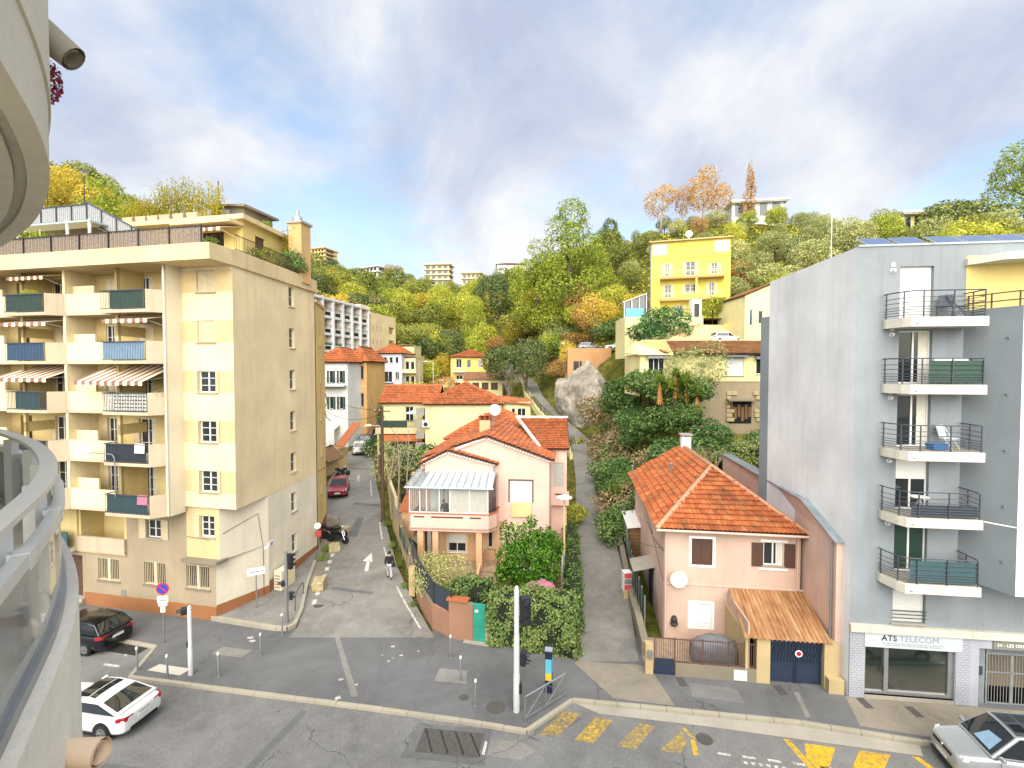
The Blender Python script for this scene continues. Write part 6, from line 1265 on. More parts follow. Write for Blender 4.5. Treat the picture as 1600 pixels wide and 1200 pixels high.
# ------------------------------------------------------------------ vegetation
RN = np.random.default_rng(11)
def leaf_mesh(name,P,Nrm,size,mat,aspect=0.55,fold=0.15,hang=0.0,rng=RN):
    """one mesh of many pointed leaves at points P facing Nrm"""
    n = len(P); r = rng.normal(size=(n,3)); t = np.cross(Nrm,r); t /= np.linalg.norm(t,axis=1,keepdims=True) + 1e-9
    if hang: t = t * (1 - hang) + np.array([0,0,-1.0]) * hang; t /= np.linalg.norm(t,axis=1,keepdims=True) + 1e-9
    b = np.cross(Nrm,t); b /= np.linalg.norm(b,axis=1,keepdims=True) + 1e-9
    s = (size * rng.uniform(0.6,1.35,n))[:,None] if np.isscalar(size) else size[:,None]
    v0 = P - t * s * 0.5; v1 = P + b * s * aspect * 0.5 + Nrm * s * fold * 0.5; v2 = P + t * s * 0.5; v3 = P - b * s * aspect * 0.5 + Nrm * s * fold * 0.5
    V = np.stack([v0,v1,v2,v3],1).reshape(-1,3).astype(np.float32)
    me = bpy.data.meshes.new(name); me.vertices.add(4 * n); me.vertices.foreach_set('co',V.ravel()); me.loops.add(4 * n); me.loops.foreach_set('vertex_index',np.arange(4 * n,dtype=np.int32))
    me.polygons.add(n); me.polygons.foreach_set('loop_start',np.arange(0,4 * n,4,dtype=np.int32)); me.polygons.foreach_set('loop_total',np.full(n,4,np.int32)); me.update(calc_edges=True)
    if mat: me.materials.append(MATS[mat])
    return me
def unit(a): return a / (np.linalg.norm(a,axis=-1,keepdims=True) + 1e-9)
def lobes_points(lobes,n,rng,rough=0.12,inner=0.2,upbias=0.0):
    L_ = np.array(lobes,float); area = (L_[:,3] * L_[:,4] * L_[:,5]) ** (2 / 3); pick = rng.choice(len(L_),n,p=area / area.sum())
    d = unit(rng.normal(size=(n,3)) + np.array([0,0,upbias])); rad = 1 + rng.normal(size=n) * rough; k = rng.random(n) < inner; rad[k] *= rng.uniform(0.35,0.95,k.sum())
    c = L_[pick,:3]; R = L_[pick,3:6]; P = c + d * R * rad[:,None]
    # drop leaves buried deep inside another lobe
    keep = np.ones(n,bool)
    for l in L_:
        q = (P - l[:3]) / l[3:6]; keep &= (q ** 2).sum(1) > 0.45
    Nn = unit(unit(d / R) * 0.75 + rng.normal(size=(n,3)) * 0.5 + np.array([0,0,0.25]))
    return P[keep],Nn[keep]
def round_lobes(rng,rx,rz,n=12,cz=None,spread=0.62,size=(0.34,0.55)):
    cz = rz if cz is None else cz; out = [(0,0,cz,rx * 0.62,rx * 0.62,rz * 0.68)]
    for i in range(n):
        a = rng.uniform(0,6.283); e = rng.uniform(-0.55,1.0); k = rng.uniform(*size); r = spread * math.sqrt(max(0.05,1 - max(0,e) ** 2 * 0.8))
        out.append((math.cos(a) * rx * r,math.sin(a) * rx * r,cz + e * rz * 0.62,rx * k,rx * k,rz * k * 0.85))
    return out
def trunk_mesh(h,r,limbs=5,seed=0,lean=0.1,reach=1.6):
    rr = random.Random(seed); m = MB(); top = (rr.uniform(-lean,lean) * h,rr.uniform(-lean,lean) * h,h)
    m.tube([(0,0,-0.6),(top[0] * 0.3,top[1] * 0.3,h * 0.4),top],[r * 1.25,r,r * 0.5],7)
    for i in range(limbs):
        f = rr.uniform(0.45,0.95); a = rr.uniform(0,6.283); l = rr.uniform(0.6,1.0) * reach; b = (top[0] * f,top[1] * f,h * f)
        m.tube([b,(b[0] + math.cos(a) * l * 0.5,b[1] + math.sin(a) * l * 0.5,b[2] + l * 0.45),(b[0] + math.cos(a) * l,b[1] + math.sin(a) * l,b[2] + l * 0.9)],[r * 0.5,r * 0.32,r * 0.12],5)
    me = bpy.data.meshes.new('trunk'); me.from_pydata([tuple(v) for v in m.v],[],m.f); me.shade_smooth(); return me
NAMES = {'oak': 'oak_tree','dark': 'evergreen_tree','olive': 'olive_tree','lime': 'broadleaf_tree','yellow': 'yellow_tree','gold': 'autumn_tree','rust': 'rust_tree','pine': 'pine_tree','poplar': 'poplar_tree'}
def tree_proto(kind,v):
    rng = np.random.default_rng(100 + v * 17 + sum(map(ord,kind)))
    if kind == 'oak': lob = round_lobes(rng,4.0,3.6,13,5.2); P,Nn = lobes_points(lob,6500,rng); me = leaf_mesh('crown',P,Nn,0.42,'leaf_oak',rng=rng)
    elif kind == 'dark': lob = round_lobes(rng,3.8,4.2,13,5.6); P,Nn = lobes_points(lob,6500,rng); me = leaf_mesh('crown',P,Nn,0.4,'leaf_dark',rng=rng)
    elif kind == 'olive': lob = round_lobes(rng,3.6,2.9,16,4.3,size=(0.25,0.45)); P,Nn = lobes_points(lob,6500,rng,0.16); me = leaf_mesh('crown',P,Nn,0.36,'leaf_olive',0.4,rng=rng)
    elif kind == 'lime': lob = round_lobes(rng,3.6,3.6,12,4.8,size=(0.3,0.5)); P,Nn = lobes_points(lob,6000,rng,0.16); me = leaf_mesh('crown',P,Nn,0.38,'leaf_lime',rng=rng)
    elif kind == 'yellow': lob = round_lobes(rng,3.4,3.4,12,4.6,size=(0.3,0.5)); P,Nn = lobes_points(lob,5500,rng,0.17); me = leaf_mesh('crown',P,Nn,0.36,'leaf_yellow',rng=rng)
    elif kind == 'gold': lob = round_lobes(rng,3.2,4.2,12,6.0,size=(0.25,0.45)); P,Nn = lobes_points(lob,3000,rng,0.2,0.35); me = leaf_mesh('crown',P,Nn,0.36,'leaf_gold',rng=rng)
    elif kind == 'rust': lob = round_lobes(rng,3.6,3.0,12,4.2,size=(0.28,0.45)); P,Nn = lobes_points(lob,4600,rng,0.2,0.3); me = leaf_mesh('crown',P,Nn,0.32,'leaf_rust',rng=rng)
    elif kind == 'pine':
        lob = []
        for i in range(38):
            a = rng.uniform(0,6.283); z = rng.uniform(1.2,10.8); r = (1 - abs(z - 4.6) / 7.6) * 3.9 * math.sqrt(rng.uniform(0.15,1)); k = rng.uniform(1.0,1.7); lob.append((math.cos(a) * r,math.sin(a) * r,z,k,k,k * 0.75))
        P,Nn = lobes_points(lob,12000,rng,0.14,0.15,0.25); me = leaf_mesh('crown',P,Nn,0.36,'leaf_pine',0.35,rng=rng)
    elif kind == 'poplar':
        lob = [(rng.normal() * 0.35 * (1 - i / 16),rng.normal() * 0.35,1.5 + i * 0.8,1.35 * (1 - (i / 16.5) ** 1.6) + 0.15,1.35 * (1 - (i / 16.5) ** 1.6) + 0.15,1.2) for i in range(15)]
        P,Nn = lobes_points(lob,3000,rng,0.18,0.3); me = leaf_mesh('crown',P,Nn,0.4,'leaf_gold',rng=rng)
    root = thing(NAMES[kind],'tree','tree',(0,-500,-100))
    h = {'pine': 8.5,'poplar': 11,'oak': 5,'dark': 5,'gold': 6.5}.get(kind,4)
    obj('trunk',trunk_mesh(h,0.22,5,v),'bark_pale' if kind == 'gold' else 'bark',root); obj('crown',me,None,root)
    return root
PROTO = {k: [tree_proto(k,v) for v in range(n)] for k,n in (('oak',3),('dark',2),('olive',3),('lime',2),('yellow',2),('gold',2),('rust',2),('pine',2),('poplar',1))}
USED = set()
GROUPN = 'trees covering the hillside'
def plant(kind,x,y,sc,label,group=None,z=None,sz=None,rot=None):
    v = random.randrange(len(PROTO[kind])); p = PROTO[kind][v]
    if z is None: z = gz(x,y) - 0.2
    loc = (x,y,z); s = (sc * random.uniform(0.85,1.2),sc * random.uniform(0.85,1.2),sc * (sz or random.uniform(0.75,1.25))); r = random.uniform(0,6.28) if rot is None else rot
    if (kind,v) not in USED:
        USED.add((kind,v)); o = p; o.location = loc; o.scale = s; o.rotation_euler = (0,0,r); o['label'] = label
        if group: o['group'] = group
    else: o = dup(p,loc,r,s,label,group)
    if not group and 'group' in o: del o['group']
    return o
# hill trees on the terrain; solid things keep a clearance
KEEP = [(20,70,10,9),(24,72,10,6),(19,51,9,8),(31,63,6,6),(22,63,9,5),(13,84,6,4),(11.5,80,4.5,9),(-28,88,8,18),(-23,90,7,10),(-9,105,9,9),(-8,99,9,4),(-9,60,11,9),(-24,70,6,8),(-137,349,14,12),(-45,295,14,9),(-87,304,11,9),(-25,294,9,8),(0,255,11,9),(75,153,12,8),(100,121,9,7),(116,127,9,7),(6,76,5,12),(4,95,5,14),(-20,80,5,14)]
def free(x,y,r=1.5):
    return not any(abs(x - cx) < rx + r and abs(y - cy) < ry + r for cx,cy,rx,ry in KEEP)
TXT = {'oak': 'rounded green tree in the wood covering the hillside','dark': 'dark evergreen tree in the wood covering the hillside','olive': 'grey-green olive-like tree on the sunny upper slope','lime': 'bright yellow-green tree in the wood covering the hillside','yellow': 'golden yellow tree in the wood covering the hillside','rust': 'rust brown tree in the wood covering the hillside','pine': 'tall light green pine in the wood covering the hillside','gold': 'thin orange autumn tree on the hillside'}
rnd = random.Random(42); pts = []
def try_tree(x,y,sp):
    for (a,b,s) in pts:
        if (a - x) ** 2 + (b - y) ** 2 < (0.5 * (sp + s)) ** 2: return False
    pts.append((x,y,sp)); return True
cnt = {}
for it in range(9000):
    y = 68 + 290 * rnd.random() ** 1.5; u = rnd.uniform(-0.98,1.05); x = u * y
    if u < -0.44 and (y > 130 or y < 66): continue
    if u > 0.5 and y > 190: continue
    if -27 < x < -13 and y < 92: continue
    if -16 < x < 5 and y < 112 : continue
    sp = 4.6 + y * 0.021
    if not free(x,y,2.0) or not try_tree(x,y,sp): continue
    z = gz(x,y); right = u > 0.22
    r = rnd.random()
    if right: kind = 'olive' if r < 0.62 else 'oak' if r < 0.74 else 'lime' if r < 0.88 else 'yellow' if r < 0.95 else 'rust'
    elif u < -0.44: kind = 'yellow' if r < 0.4 else 'lime' if r < 0.7 else 'oak'
    else: kind = 'oak' if r < 0.36 else 'lime' if r < 0.6 else 'dark' if r < 0.7 else 'yellow' if r < 0.82 else 'rust' if r < 0.9 else 'pine'
    if 5 < x < 24 and 75 < y < 110: kind = 'rust' if r < 0.35 else 'yellow' if r < 0.6 else 'lime'
    if z + 8 < 13.6 and y > 100: continue
    sc = sp / 6.6 * rnd.uniform(0.85,1.2) * (0.72 if kind == 'pine' else 1.0); 
    if right and y > 100: sc *= 0.62
    if not right and y > 240: sc *= 0.7
    if cnt.get(kind,0) > 170: continue
    cnt[kind] = cnt.get(kind,0) + 1
    hz = 'low on' if z < 24 else 'halfway up' if z < 44 else 'near the top of'
    pl = 'behind the cream corner block' if u < -0.44 else 'above the white apartment block' if u < -0.28 else 'above the lavender house' if u < -0.17 else 'above the golden house' if u < -0.04 else 'left of the big pine' if u < 0.06 else 'around the big pine' if u < 0.2 else 'left of the lemon house' if u < 0.3 else 'behind the lemon house' if u < 0.46 else 'above the grey party wall' if u < 0.7 else 'above the solar panels'
    plant(kind,x,y,sc,'%s tree %s the hill %s' % ({'oak': 'rounded green','dark': 'dark evergreen','olive': 'grey-green olive','lime': 'bright yellow-green','yellow': 'golden yellow','rust': 'rust brown','pine': 'light green pine'}[kind],hz,pl),GROUPN + ', ' + kind + ' ' + pl)
# single trees one can pick out
plant('pine',13.0,106,2.1,'big light green pine crowning the hill left of the lemon house',z=25.5,sz=1.0)
plant('pine',6.0,108,1.7,'second light green pine leaning against the big pine on its left',z=24,sz=0.9)
plant('pine',18.6,112,1.15,'lower pine on the right flank of the big pine',z=29,sz=1.0)
plant('poplar',72.5,148,1.25,'tall narrow orange poplar standing on the hill crest',z=60)
plant('gold',46,150,1.35,'thin orange autumn tree leftmost of the crest group',z=56.5); plant('gold',52.5,149,1.0,'slim pale orange tree in the middle of the crest group',z=57,sz=1.3); plant('gold',58.5,149,1.6,'broad orange autumn tree on the crest left of the poplar',z=57.5,sz=1.15); plant('gold',63.5,149,1.2,'golden autumn tree on the crest next to the poplar',z=58.5)
plant('rust',-72,290,1.9,'round rust coloured tree on the far hill crest',z=67); plant('gold',38,92,1.15,'orange autumn tree right of the lemon house',z=25.5,sz=0.9); plant('gold',43,90,1.0,'red-brown autumn tree behind the orange tree right of the lemon house',z=26,sz=0.85)
plant('pine',122,116,2.1,'tall rounded pine at the right edge on the hill crest',z=41,sz=1.1); plant('oak',103,112,1.9,'broad dark green oak on the right crest above the solar panels',z=40)
plant('dark',2.6,90,0.95,'dark evergreen left of the boulder at the head of the alley',z=9.0,sz=1.15); plant('dark',-1.6,93,0.9,'dark evergreen behind the bare tree',z=9,sz=1.1); plant('dark',-15,118,1.2,'very dark evergreen behind the pale terraced building',z=12,sz=1.0); plant('dark',-20,116,1.0,'dark evergreen behind the lemon flat-roofed building',z=12)
plant('lime',-17.2,84,0.85,'bright green bushy tree beside the lavender house',z=5.2,sz=0.9); plant('oak',-21.5,78,0.6,'small green tree below the lavender house',z=4.2); plant('yellow',9.5,84,0.6,'yellow bush above the boulder',z=13.5); plant('rust',-13,93,0.8,'brown leafless looking tree left of the golden house',z=7)
for i,(x,y) in enumerate(((8.5,97),(12,95),(16.5,94),(9.5,103),(14,101),(20,99),(24,94),(7.5,108),(-4,116),(1,118),(6.5,118),(-10,120),(9.0,90.5),(-16,108),(-19,104),(26,88),(18,91))):
    k = ('lime','rust','yellow','oak','lime','rust','yellow')[i % 7]; plant(k,x,y,0.75 + 0.25 * ((i * 7) % 5) / 5,TXT[k].replace('in the wood covering the hillside','on the lower slope between the golden house and the retaining wall'),'trees on the lower slope, ' + k)
for (k,x,y,s,z,lab) in (('yellow',-52,60,1.3,21,'golden yellow tree rising behind the roof terrace at far left'),('yellow',-46,58,1.15,21,'yellow tree behind the stair fence of the roof terrace'),('pine',-55,66,1.05,26,'green pine rising above the yellow trees behind the roof terrace'),('oak',-41,60,1.0,21.5,'green oak behind the bamboo of the roof terrace'),('lime',-60,62,1.2,24,'light green tree behind the curved balcony at far left')):
    plant(k,x,y,s,lab,z=z)
for k,ps in PROTO.items():
    for v,p in enumerate(ps):
        if (k,v) not in USED:
            for ch in list(KIDS.get(p.name,())): bpy.data.objects.remove(ch)
            bpy.data.objects.remove(p)
# scrub between the trees
def scrub():
    rng = np.random.default_rng(3); n = 42000; P = []; 
    y = 62 + 240 * rng.random(n) ** 1.8; u = rng.uniform(-0.45,1.0,n); x = u * y
    keep = []
    for i in range(n):
        if (u[i] > 0.5 and y[i] > 180) or (-27 < x[i] < 3 and y[i] < 108) or not free(x[i],y[i],0.3): continue
        P.append((x[i],y[i],gz(x[i],y[i]) + rng.uniform(0.0,0.9) * (0.6 + y[i] / 160)))
    P = np.array(P); Nn = unit(rng.normal(size=P.shape) * 0.8 + np.array([-0.2,-0.6,0.9])); s = (0.25 + P[:,1] * 0.0042) * rng.uniform(0.7,1.5,len(P))
    o = obj('hillside_scrub',leaf_mesh('hillside_scrub',P,Nn,s,'grass',rng=rng),None); o['kind'] = 'stuff'; o['label'] = 'low yellow-green scrub between the hillside trees'
scrub()
# ------------------------------------------------------------------ shrubs on the bank behind the orange-roofed house
def shrub_me(seed,rx,rz,n,size,mat,lob=9,aspect=0.6,rough=0.13):
    rng = np.random.default_rng(seed); P,Nn = lobes_points(round_lobes(rng,rx,rz,lob,rz * 0.8,0.6,(0.35,0.6)),n,rng,rough,0.15); return leaf_mesh('foliage',P,Nn,size,mat,aspect,rng=rng)
SHRUB = {'ivy': [shrub_me(21 + i,1.6,1.2,4200,0.2,'leaf_ivy') for i in range(2)],'green': [shrub_me(31 + i,1.6,1.25,4200,0.2,'leaf_shrub') for i in range(2)],'brown': [shrub_me(41,1.6,1.3,3200,0.18,'leaf_brown',rough=0.2)],'olive': [shrub_me(51,1.7,1.5,4200,0.17,'leaf_olive',12,0.35,0.2)],'weed': [shrub_me(61,0.8,0.5,700,0.14,'leaf_weed',6)],'lime': [shrub_me(71,1.4,1.1,3000,0.18,'leaf_lime')],'laurel': [shrub_me(81,1.2,1.0,2600,0.2,'leaf_laurel')]}
STEM = trunk_mesh(0.9,0.06,5,3,0.1,0.7)
def shrub(kind,x,y,s,label,z=None,sz=1.0,group=None,cat='shrub'):
    t = thing('shrub',label,cat,(x,y,gz(x,y) if z is None else z),random.uniform(0,6.28),group); t.scale = (s,s,s * sz); ms = SHRUB[kind]
    obj('foliage',random.choice(ms),None,t); obj('stem',STEM,'bark',t); return t
G1 = 'shrubs covering the bank behind the orange-roofed house'
rs = random.Random(8); n = 0
for it in range(2500):
    y = rs.uniform(35.4,45.4); x = rs.uniform(alley_right(y) + 0.8,25)
    if any((a - x) ** 2 + (b - y) ** 2 < 2.3 for a,b,c in pts if c == -1): continue
    if (x > 12 and y > 44.3) or (x > 16.5 and y > 41.5): continue
    pts.append((x,y,-1)); n += 1
    k = rs.choice(['ivy','ivy','green','green','olive','lime'] if x > 13 else ['ivy','brown','green','ivy'])
    shrub(k,x,y,rs.uniform(0.9,1.35),{'ivy': 'dark green ivy-like bush on the bank behind the orange-roofed house','green': 'mid green leafy bush on the bank behind the orange-roofed house','olive': 'grey-green bush on the bank behind the orange-roofed house','lime': 'light green bush on the bank behind the orange-roofed house','brown': 'dry brown bush on the bank beside the alley'}[k],group=G1 + ', ' + k)
for it in range(26):
    y = rs.uniform(46,60); x = alley_right(y) + rs.uniform(0.9,4.2); k = rs.choice(['brown','brown','ivy','green'])
    shrub(k,x,y,rs.uniform(1.0,1.6),{'ivy': 'dark bush along the upper alley below the boulder','green': 'green bush along the upper alley below the boulder','brown': 'dry brown bush along the upper alley below the boulder'}[k],group='bushes along the upper alley, ' + k)
for x,y,z,s,k,lab in ((17.0,44.6,11.6,1.7,'olive','silvery olive tree in front of the long low house'),(15.6,43.6,10.2,1.3,'olive','silvery bush left below the olive tree'),(13.0,45.5,11.0,1.4,'ivy','dense ivy mass left of the long low house'),(12.6,56,8.5,2.0,'ivy','dense ivy mass below the retaining wall'),(11.6,62,6.0,1.9,'brown','dry brown shrub hanging beside the boulder'),(17.5,61.5,16.6,1.5,'green','rounded green shrub below the terrace railing'),(20.2,63.2,17.6,1.9,'green','large green shrub beside the sloping tan ramp'),(28.5,68.5,21,1.6,'lime','yellow-green vine covered bush right of the lemon house gate')):
    shrub(k,x,y,s,lab,z)
for i in range(34):
    y = rs.uniform(64,100); x = axc(y) + rs.uniform(7.5,15) if y < 92 else axc(y) + rs.uniform(2.5,11)
    if not free(x,y,-0.5): continue
    k = rs.choice(['lime','olive','brown','green','ivy']); shrub(k,x,y,rs.uniform(1.3,2.2),{'lime': 'yellow-green shrub','olive': 'grey-green shrub','brown': 'dry brown shrub','green': 'mid green shrub','ivy': 'dark green shrub'}[k] + ' on the steep slope around the rock outcrop',group='shrubs around the rock outcrop, ' + k)
# yucca clump and agaves
def blades(name,centers,n,ln,w,mat,parent,droop=0.35,seed=0,up=0.3):
    rr = random.Random(seed); m = MB()
    for c in centers:
        for i in range(n):
            a = rr.uniform(0,6.283); e = rr.uniform(-0.2,1.3); l = ln * rr.uniform(0.7,1.1); d = Vector((math.cos(a) * math.cos(e),math.sin(a) * math.cos(e),math.sin(e) + up)).normalized(); s = Vector((-math.sin(a),math.cos(a),0)) * w / 2
            p0 = Vector(c); p1 = p0 + d * l * 0.55; p2 = p0 + d * l - Vector((0,0,droop * l * math.cos(e)))
            m.add([p0 - s * 0.6,p0 + s * 0.6,p1 + s,p1 - s,p2],[(0,1,2,3),(3,2,4)])
    return m.build(name,mat,parent,recalc=False)
Y = thing('yucca_clump','tall yucca clump with golden dead fronds in front of the low house','yucca',(13.7,41.0,9.3)); cs = [(0.3,0,3.6),(-1.0,0.2,3.0),(1.3,0.3,3.2),(2.0,-0.2,2.0),(-0.3,-0.3,2.6),(0.8,-0.4,2.9)]
blades('fronds',cs,85,1.35,0.11,'leaf_agave',Y,0.3,4)
for c in cs[:4]:
    TB(Y,'trunk','bark',[(c[0] * 0.4,c[1],-0.5),(c[0] * 0.8,c[1],c[2] * 0.5),c],[0.16,0.13,0.12],7)
    rr = random.Random(int(c[0] * 10)); q = MB()
    for i in range(60):
        a = rr.uniform(0,6.28); z = c[2] - rr.uniform(0.1,1.3); r = 0.18 + (c[2] - z) * 0.12; p = Vector((c[0] + math.cos(a) * 0.1,c[1] + math.sin(a) * 0.1,z + 0.3)); e = Vector((c[0] + math.cos(a) * r,c[1] + math.sin(a) * r,z - 0.5)); s = Vector((-math.sin(a),math.cos(a),0)) * 0.05; q.quad(p - s,p + s,e + s * 0.6,e - s * 0.6)
    q.build('dead_fronds','dead_frond',Y,recalc=False)
A1 = thing('agave','spiky yucca at the alley edge above the boarded shed','agave',(8.6,39.6,1.8)); blades('leaves',[(0,0,1.3),(0.1,0,1.0)],80,1.5,0.1,'leaf_agave',A1,0.25,6); TB(A1,'stem','bark',[(0,0,-0.6),(0,0,1.3)],[0.14,0.12],7)
A2 = thing('agave','large pale green agave on the roof terrace behind the cane screen','agave',lbw(-11.2,-0.3,20.1)); blades('leaves',[(0,0,0.5),(0.9,0.2,0.3),(-0.8,0,0.2)],55,1.35,0.11,'leaf_agave',A2,0.3,7); BX(A2,'planter','terracotta',-1.2,1.2,-0.3,0.4,-0.24,0.25)
# bamboo and planters on the roof terraces
def bamboo(loc,w,h,label,seed,mat='leaf_bamboo',n=1500):
    t = thing('bamboo',label,'bamboo',loc,RAD(-11.9)); rng = np.random.default_rng(seed); k = 60; m = MB(); P = []
    for i in range(k):
        x = rng.uniform(0,w); y = rng.uniform(-0.3,0.3); hh = h * rng.uniform(0.5,1.0); lx = rng.normal() * 0.25; m.tube([(x,y,0),(x + lx * 0.4,y,hh * 0.6),(x + lx,y,hh)],[0.014,0.012,0.006],4,False)
        for q in range(int(n / k)): f = rng.uniform(0.12,1) ** 0.9; P.append((x + lx * f + rng.normal() * 0.14,y + rng.normal() * 0.18,hh * f + rng.normal() * 0.1))
    m.build('canes','leaf_bamboo',t,recalc=False); P = np.array(P); Nn = unit(rng.normal(size=P.shape) + np.array([0,-0.8,0.4])); obj('leaves',leaf_mesh('leaves',P,Nn,0.17,mat,0.3,rng=rng),None,t)
    return t
bamboo(lbw(-9.6,3.6,22.75),2.2,2.0,'dense yellow bamboo at the left end of the penthouse planters',1,n=2000); bamboo(lbw(-7.4,3.7,22.75),2.4,3.0,'tall feathery bamboo in the middle of the penthouse planters',2,n=2200); bamboo(lbw(-5.0,3.7,22.75),2.4,2.4,'feathery bamboo at the right end of the penthouse planters',3,n=2000); bamboo(lbw(-0.6,7.0,20.0),0.9,3.6,'wispy bamboo beside the chimney terrace',4,n=1500); bamboo(lbw(-15.5,2.5,22.4),5.0,1.6,'yellow bamboo row on the left upper deck',5,n=1500)
for i,x in enumerate((-9.3,-8.3,-7.4,-6.5,-5.5,-4.5)):
    t = thing('planter','white trough planter on the penthouse roof edge below the bamboo','planter',lbw(x,2.95,22.72),RAD(-11.9),'white planters along the penthouse roof'); m = MB(); m.hexa([(0.06,0,0),(0.74,0,0),(0.74,0.35,0),(0.06,0.35,0),(0,-0.05,0.42),(0.8,-0.05,0.42),(0.8,0.4,0.42),(0,0.4,0.42)]); m.build('trough','parapet_pale',t,bevel=0.02); BX(t,'soil','soil',0.04,0.76,0,0.35,0.36,0.40)
for i,(x,y,s,k,lab) in enumerate(((0.9,2.0,0.55,'weed','potted plant at the front of the side terrace railing'),(0.6,4.6,0.6,'weed','bushy potted plant in the middle of the side terrace'),(0.3,6.2,0.6,'green','dark potted shrub beside the chimney'),(0.1,7.9,0.5,'weed','trailing plant at the far end of the side terrace'),(-0.9,5.0,0.75,'lime','yellow-green shrub on the lower terrace left of the chimney'),(0.6,-0.6,0.5,'weed','small palm-like plant at the terrace corner'),(-2.0,6.6,0.8,'weed','overhanging plant on the stair house roof'))):
    w = lbw(x,y,20.0 if i != 6 else 22.9); shrub(k,w[0],w[1],s,lab,w[2],cat='potted plant')
# hedge, villa garden, citrus tree
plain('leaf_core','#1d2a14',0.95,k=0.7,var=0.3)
def hedge(label,poly,z0,z1,n,size,mat,seed,name='hedge'):
    t = thing(name,label,'hedge',(poly[0][0],poly[0][1],z0)); rng = np.random.default_rng(seed); P = []; Nn = []; ox,oy = poly[0]
    per = list(zip(poly,poly[1:] + poly[:1])); ln = [math.hypot(b[0] - a[0],b[1] - a[1]) for a,b in per]; tot = sum(ln); area = abs(sum(a[0] * b[1] - b[0] * a[1] for a,b in per)) / 2
    ns = int(n * tot * (z1 - z0) / (tot * (z1 - z0) + area))
    for (a,b),l in zip(per,ln):
        k = int(ns * l / tot); f = rng.random(k); z = rng.random(k) * (z1 - z0); d = Vector((b[0] - a[0],b[1] - a[1])).normalized(); nn = (d.y,-d.x); bulge = 0.12 * np.sin(f * l * 2.3 + z * 1.7) + 0.09 * np.sin(f * l * 5.1 - z * 3.3) + rng.normal(size=k) * 0.07
        for i in range(k): P.append((a[0] - ox + (b[0] - a[0]) * f[i] + nn[0] * bulge[i],a[1] - oy + (b[1] - a[1]) * f[i] + nn[1] * bulge[i],z[i])); Nn.append((nn[0],nn[1],0.3))
    xs = [p[0] for p in poly]; ys = [p[1] for p in poly]; k = 0
    while k < n - ns:
        x,y = rng.uniform(min(xs),max(xs)),rng.uniform(min(ys),max(ys))
        if inpoly((x,y),poly): P.append((x - ox,y - oy,z1 - z0 + 0.14 * math.sin(x * 2.1 + y) + 0.08 * math.sin(x * 5 - y * 4) + rng.normal() * 0.06)); Nn.append((0,-0.1,1))
        k += 1
    P = np.array(P); Nn = unit(np.array(Nn) + rng.normal(size=P.shape) * 0.55); obj('foliage',leaf_mesh('foliage',P,Nn,size,mat,0.6,rng=rng),None,t)
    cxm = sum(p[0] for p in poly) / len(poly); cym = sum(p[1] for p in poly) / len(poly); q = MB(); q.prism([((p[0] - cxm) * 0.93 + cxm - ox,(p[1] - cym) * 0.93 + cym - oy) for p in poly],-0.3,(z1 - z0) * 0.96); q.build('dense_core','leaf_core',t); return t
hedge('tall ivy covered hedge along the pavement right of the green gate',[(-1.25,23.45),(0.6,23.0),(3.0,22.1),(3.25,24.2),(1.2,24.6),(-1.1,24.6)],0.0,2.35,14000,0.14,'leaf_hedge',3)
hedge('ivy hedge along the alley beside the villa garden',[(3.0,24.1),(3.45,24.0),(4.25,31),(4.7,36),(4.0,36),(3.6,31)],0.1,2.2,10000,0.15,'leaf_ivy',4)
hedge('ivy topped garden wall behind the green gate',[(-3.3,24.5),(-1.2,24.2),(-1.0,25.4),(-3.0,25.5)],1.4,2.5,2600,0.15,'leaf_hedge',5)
C = thing('citrus_tree','dense glossy green tree in front of the pink villa','tree',(0.9,27.6,0.2)); rng = np.random.default_rng(77)
lob = [(0,0,2.5,1.25,1.2,1.3)] + [(rng.uniform(-1.5,1.5),rng.uniform(-1.1,0.9),rng.uniform(1.2,3.3),k_,k_,k_ * 1.15) for k_ in rng.uniform(0.4,0.75,20)] + [(x_,rng.uniform(-0.5,0.5),3.3 + rng.uniform(0,0.8),0.26,0.26,0.75) for x_ in (-1.35,-0.9,-0.5,0.0,0.35,0.8,1.2)]
P,Nn = lobes_points(lob,15000,rng,0.16,0.3,0.15); obj('crown',leaf_mesh('crown',P,Nn,0.19,'leaf_laurel',0.5,rng=rng),None,C); obj('trunk',trunk_mesh(2.4,0.14,6,5,0.06,1.2),'bark',C)
for x,y,s,k,lab,z in ((-4.0,27.4,1.0,'olive','pale green flowering bush behind the dark garden fence',0.2),(-3.0,26.2,0.85,'lime','light green bush at the corner of the villa garden',0.2),(-4.9,29.2,0.8,'olive','pale bush beside the villa columns',0.3),(2.6,29.5,0.9,'weed','scrubby plant between the citrus tree and the alley hedge',0.3),(4.6,38.5,1.0,'lime','yellow-green bush at the villa corner by the alley',0.9),(-11.5,49.5,1.8,'olive','large dusty green bush in the yard beyond the utility pole',1.5),(-9.6,51.5,1.7,'green','green bush in the yard beside the dusty bush',1.6),(-13.0,58.5,1.3,'green','dark green hedge bush below the terrace railing',2.2),(-11.0,58.5,1.3,'green','dark green hedge bush under the awning roof',2.2),(-17.0,62.0,1.3,'ivy','dark bush hiding the bend of the side street',2.5),(-16.0,66.0,1.5,'ivy','dark shrub behind the bend of the side street',3),(-23.0,74.5,1.1,'green','leafy shrub at the foot of the apricot house',5.6),(-20.5,77,1.3,'laurel','broad green shrub below the lavender house',5),(-7.2,41.5,1.0,'weed','weedy clump beside the villa left wall',1.0)):
    shrub(k,x,y,s,lab,z)
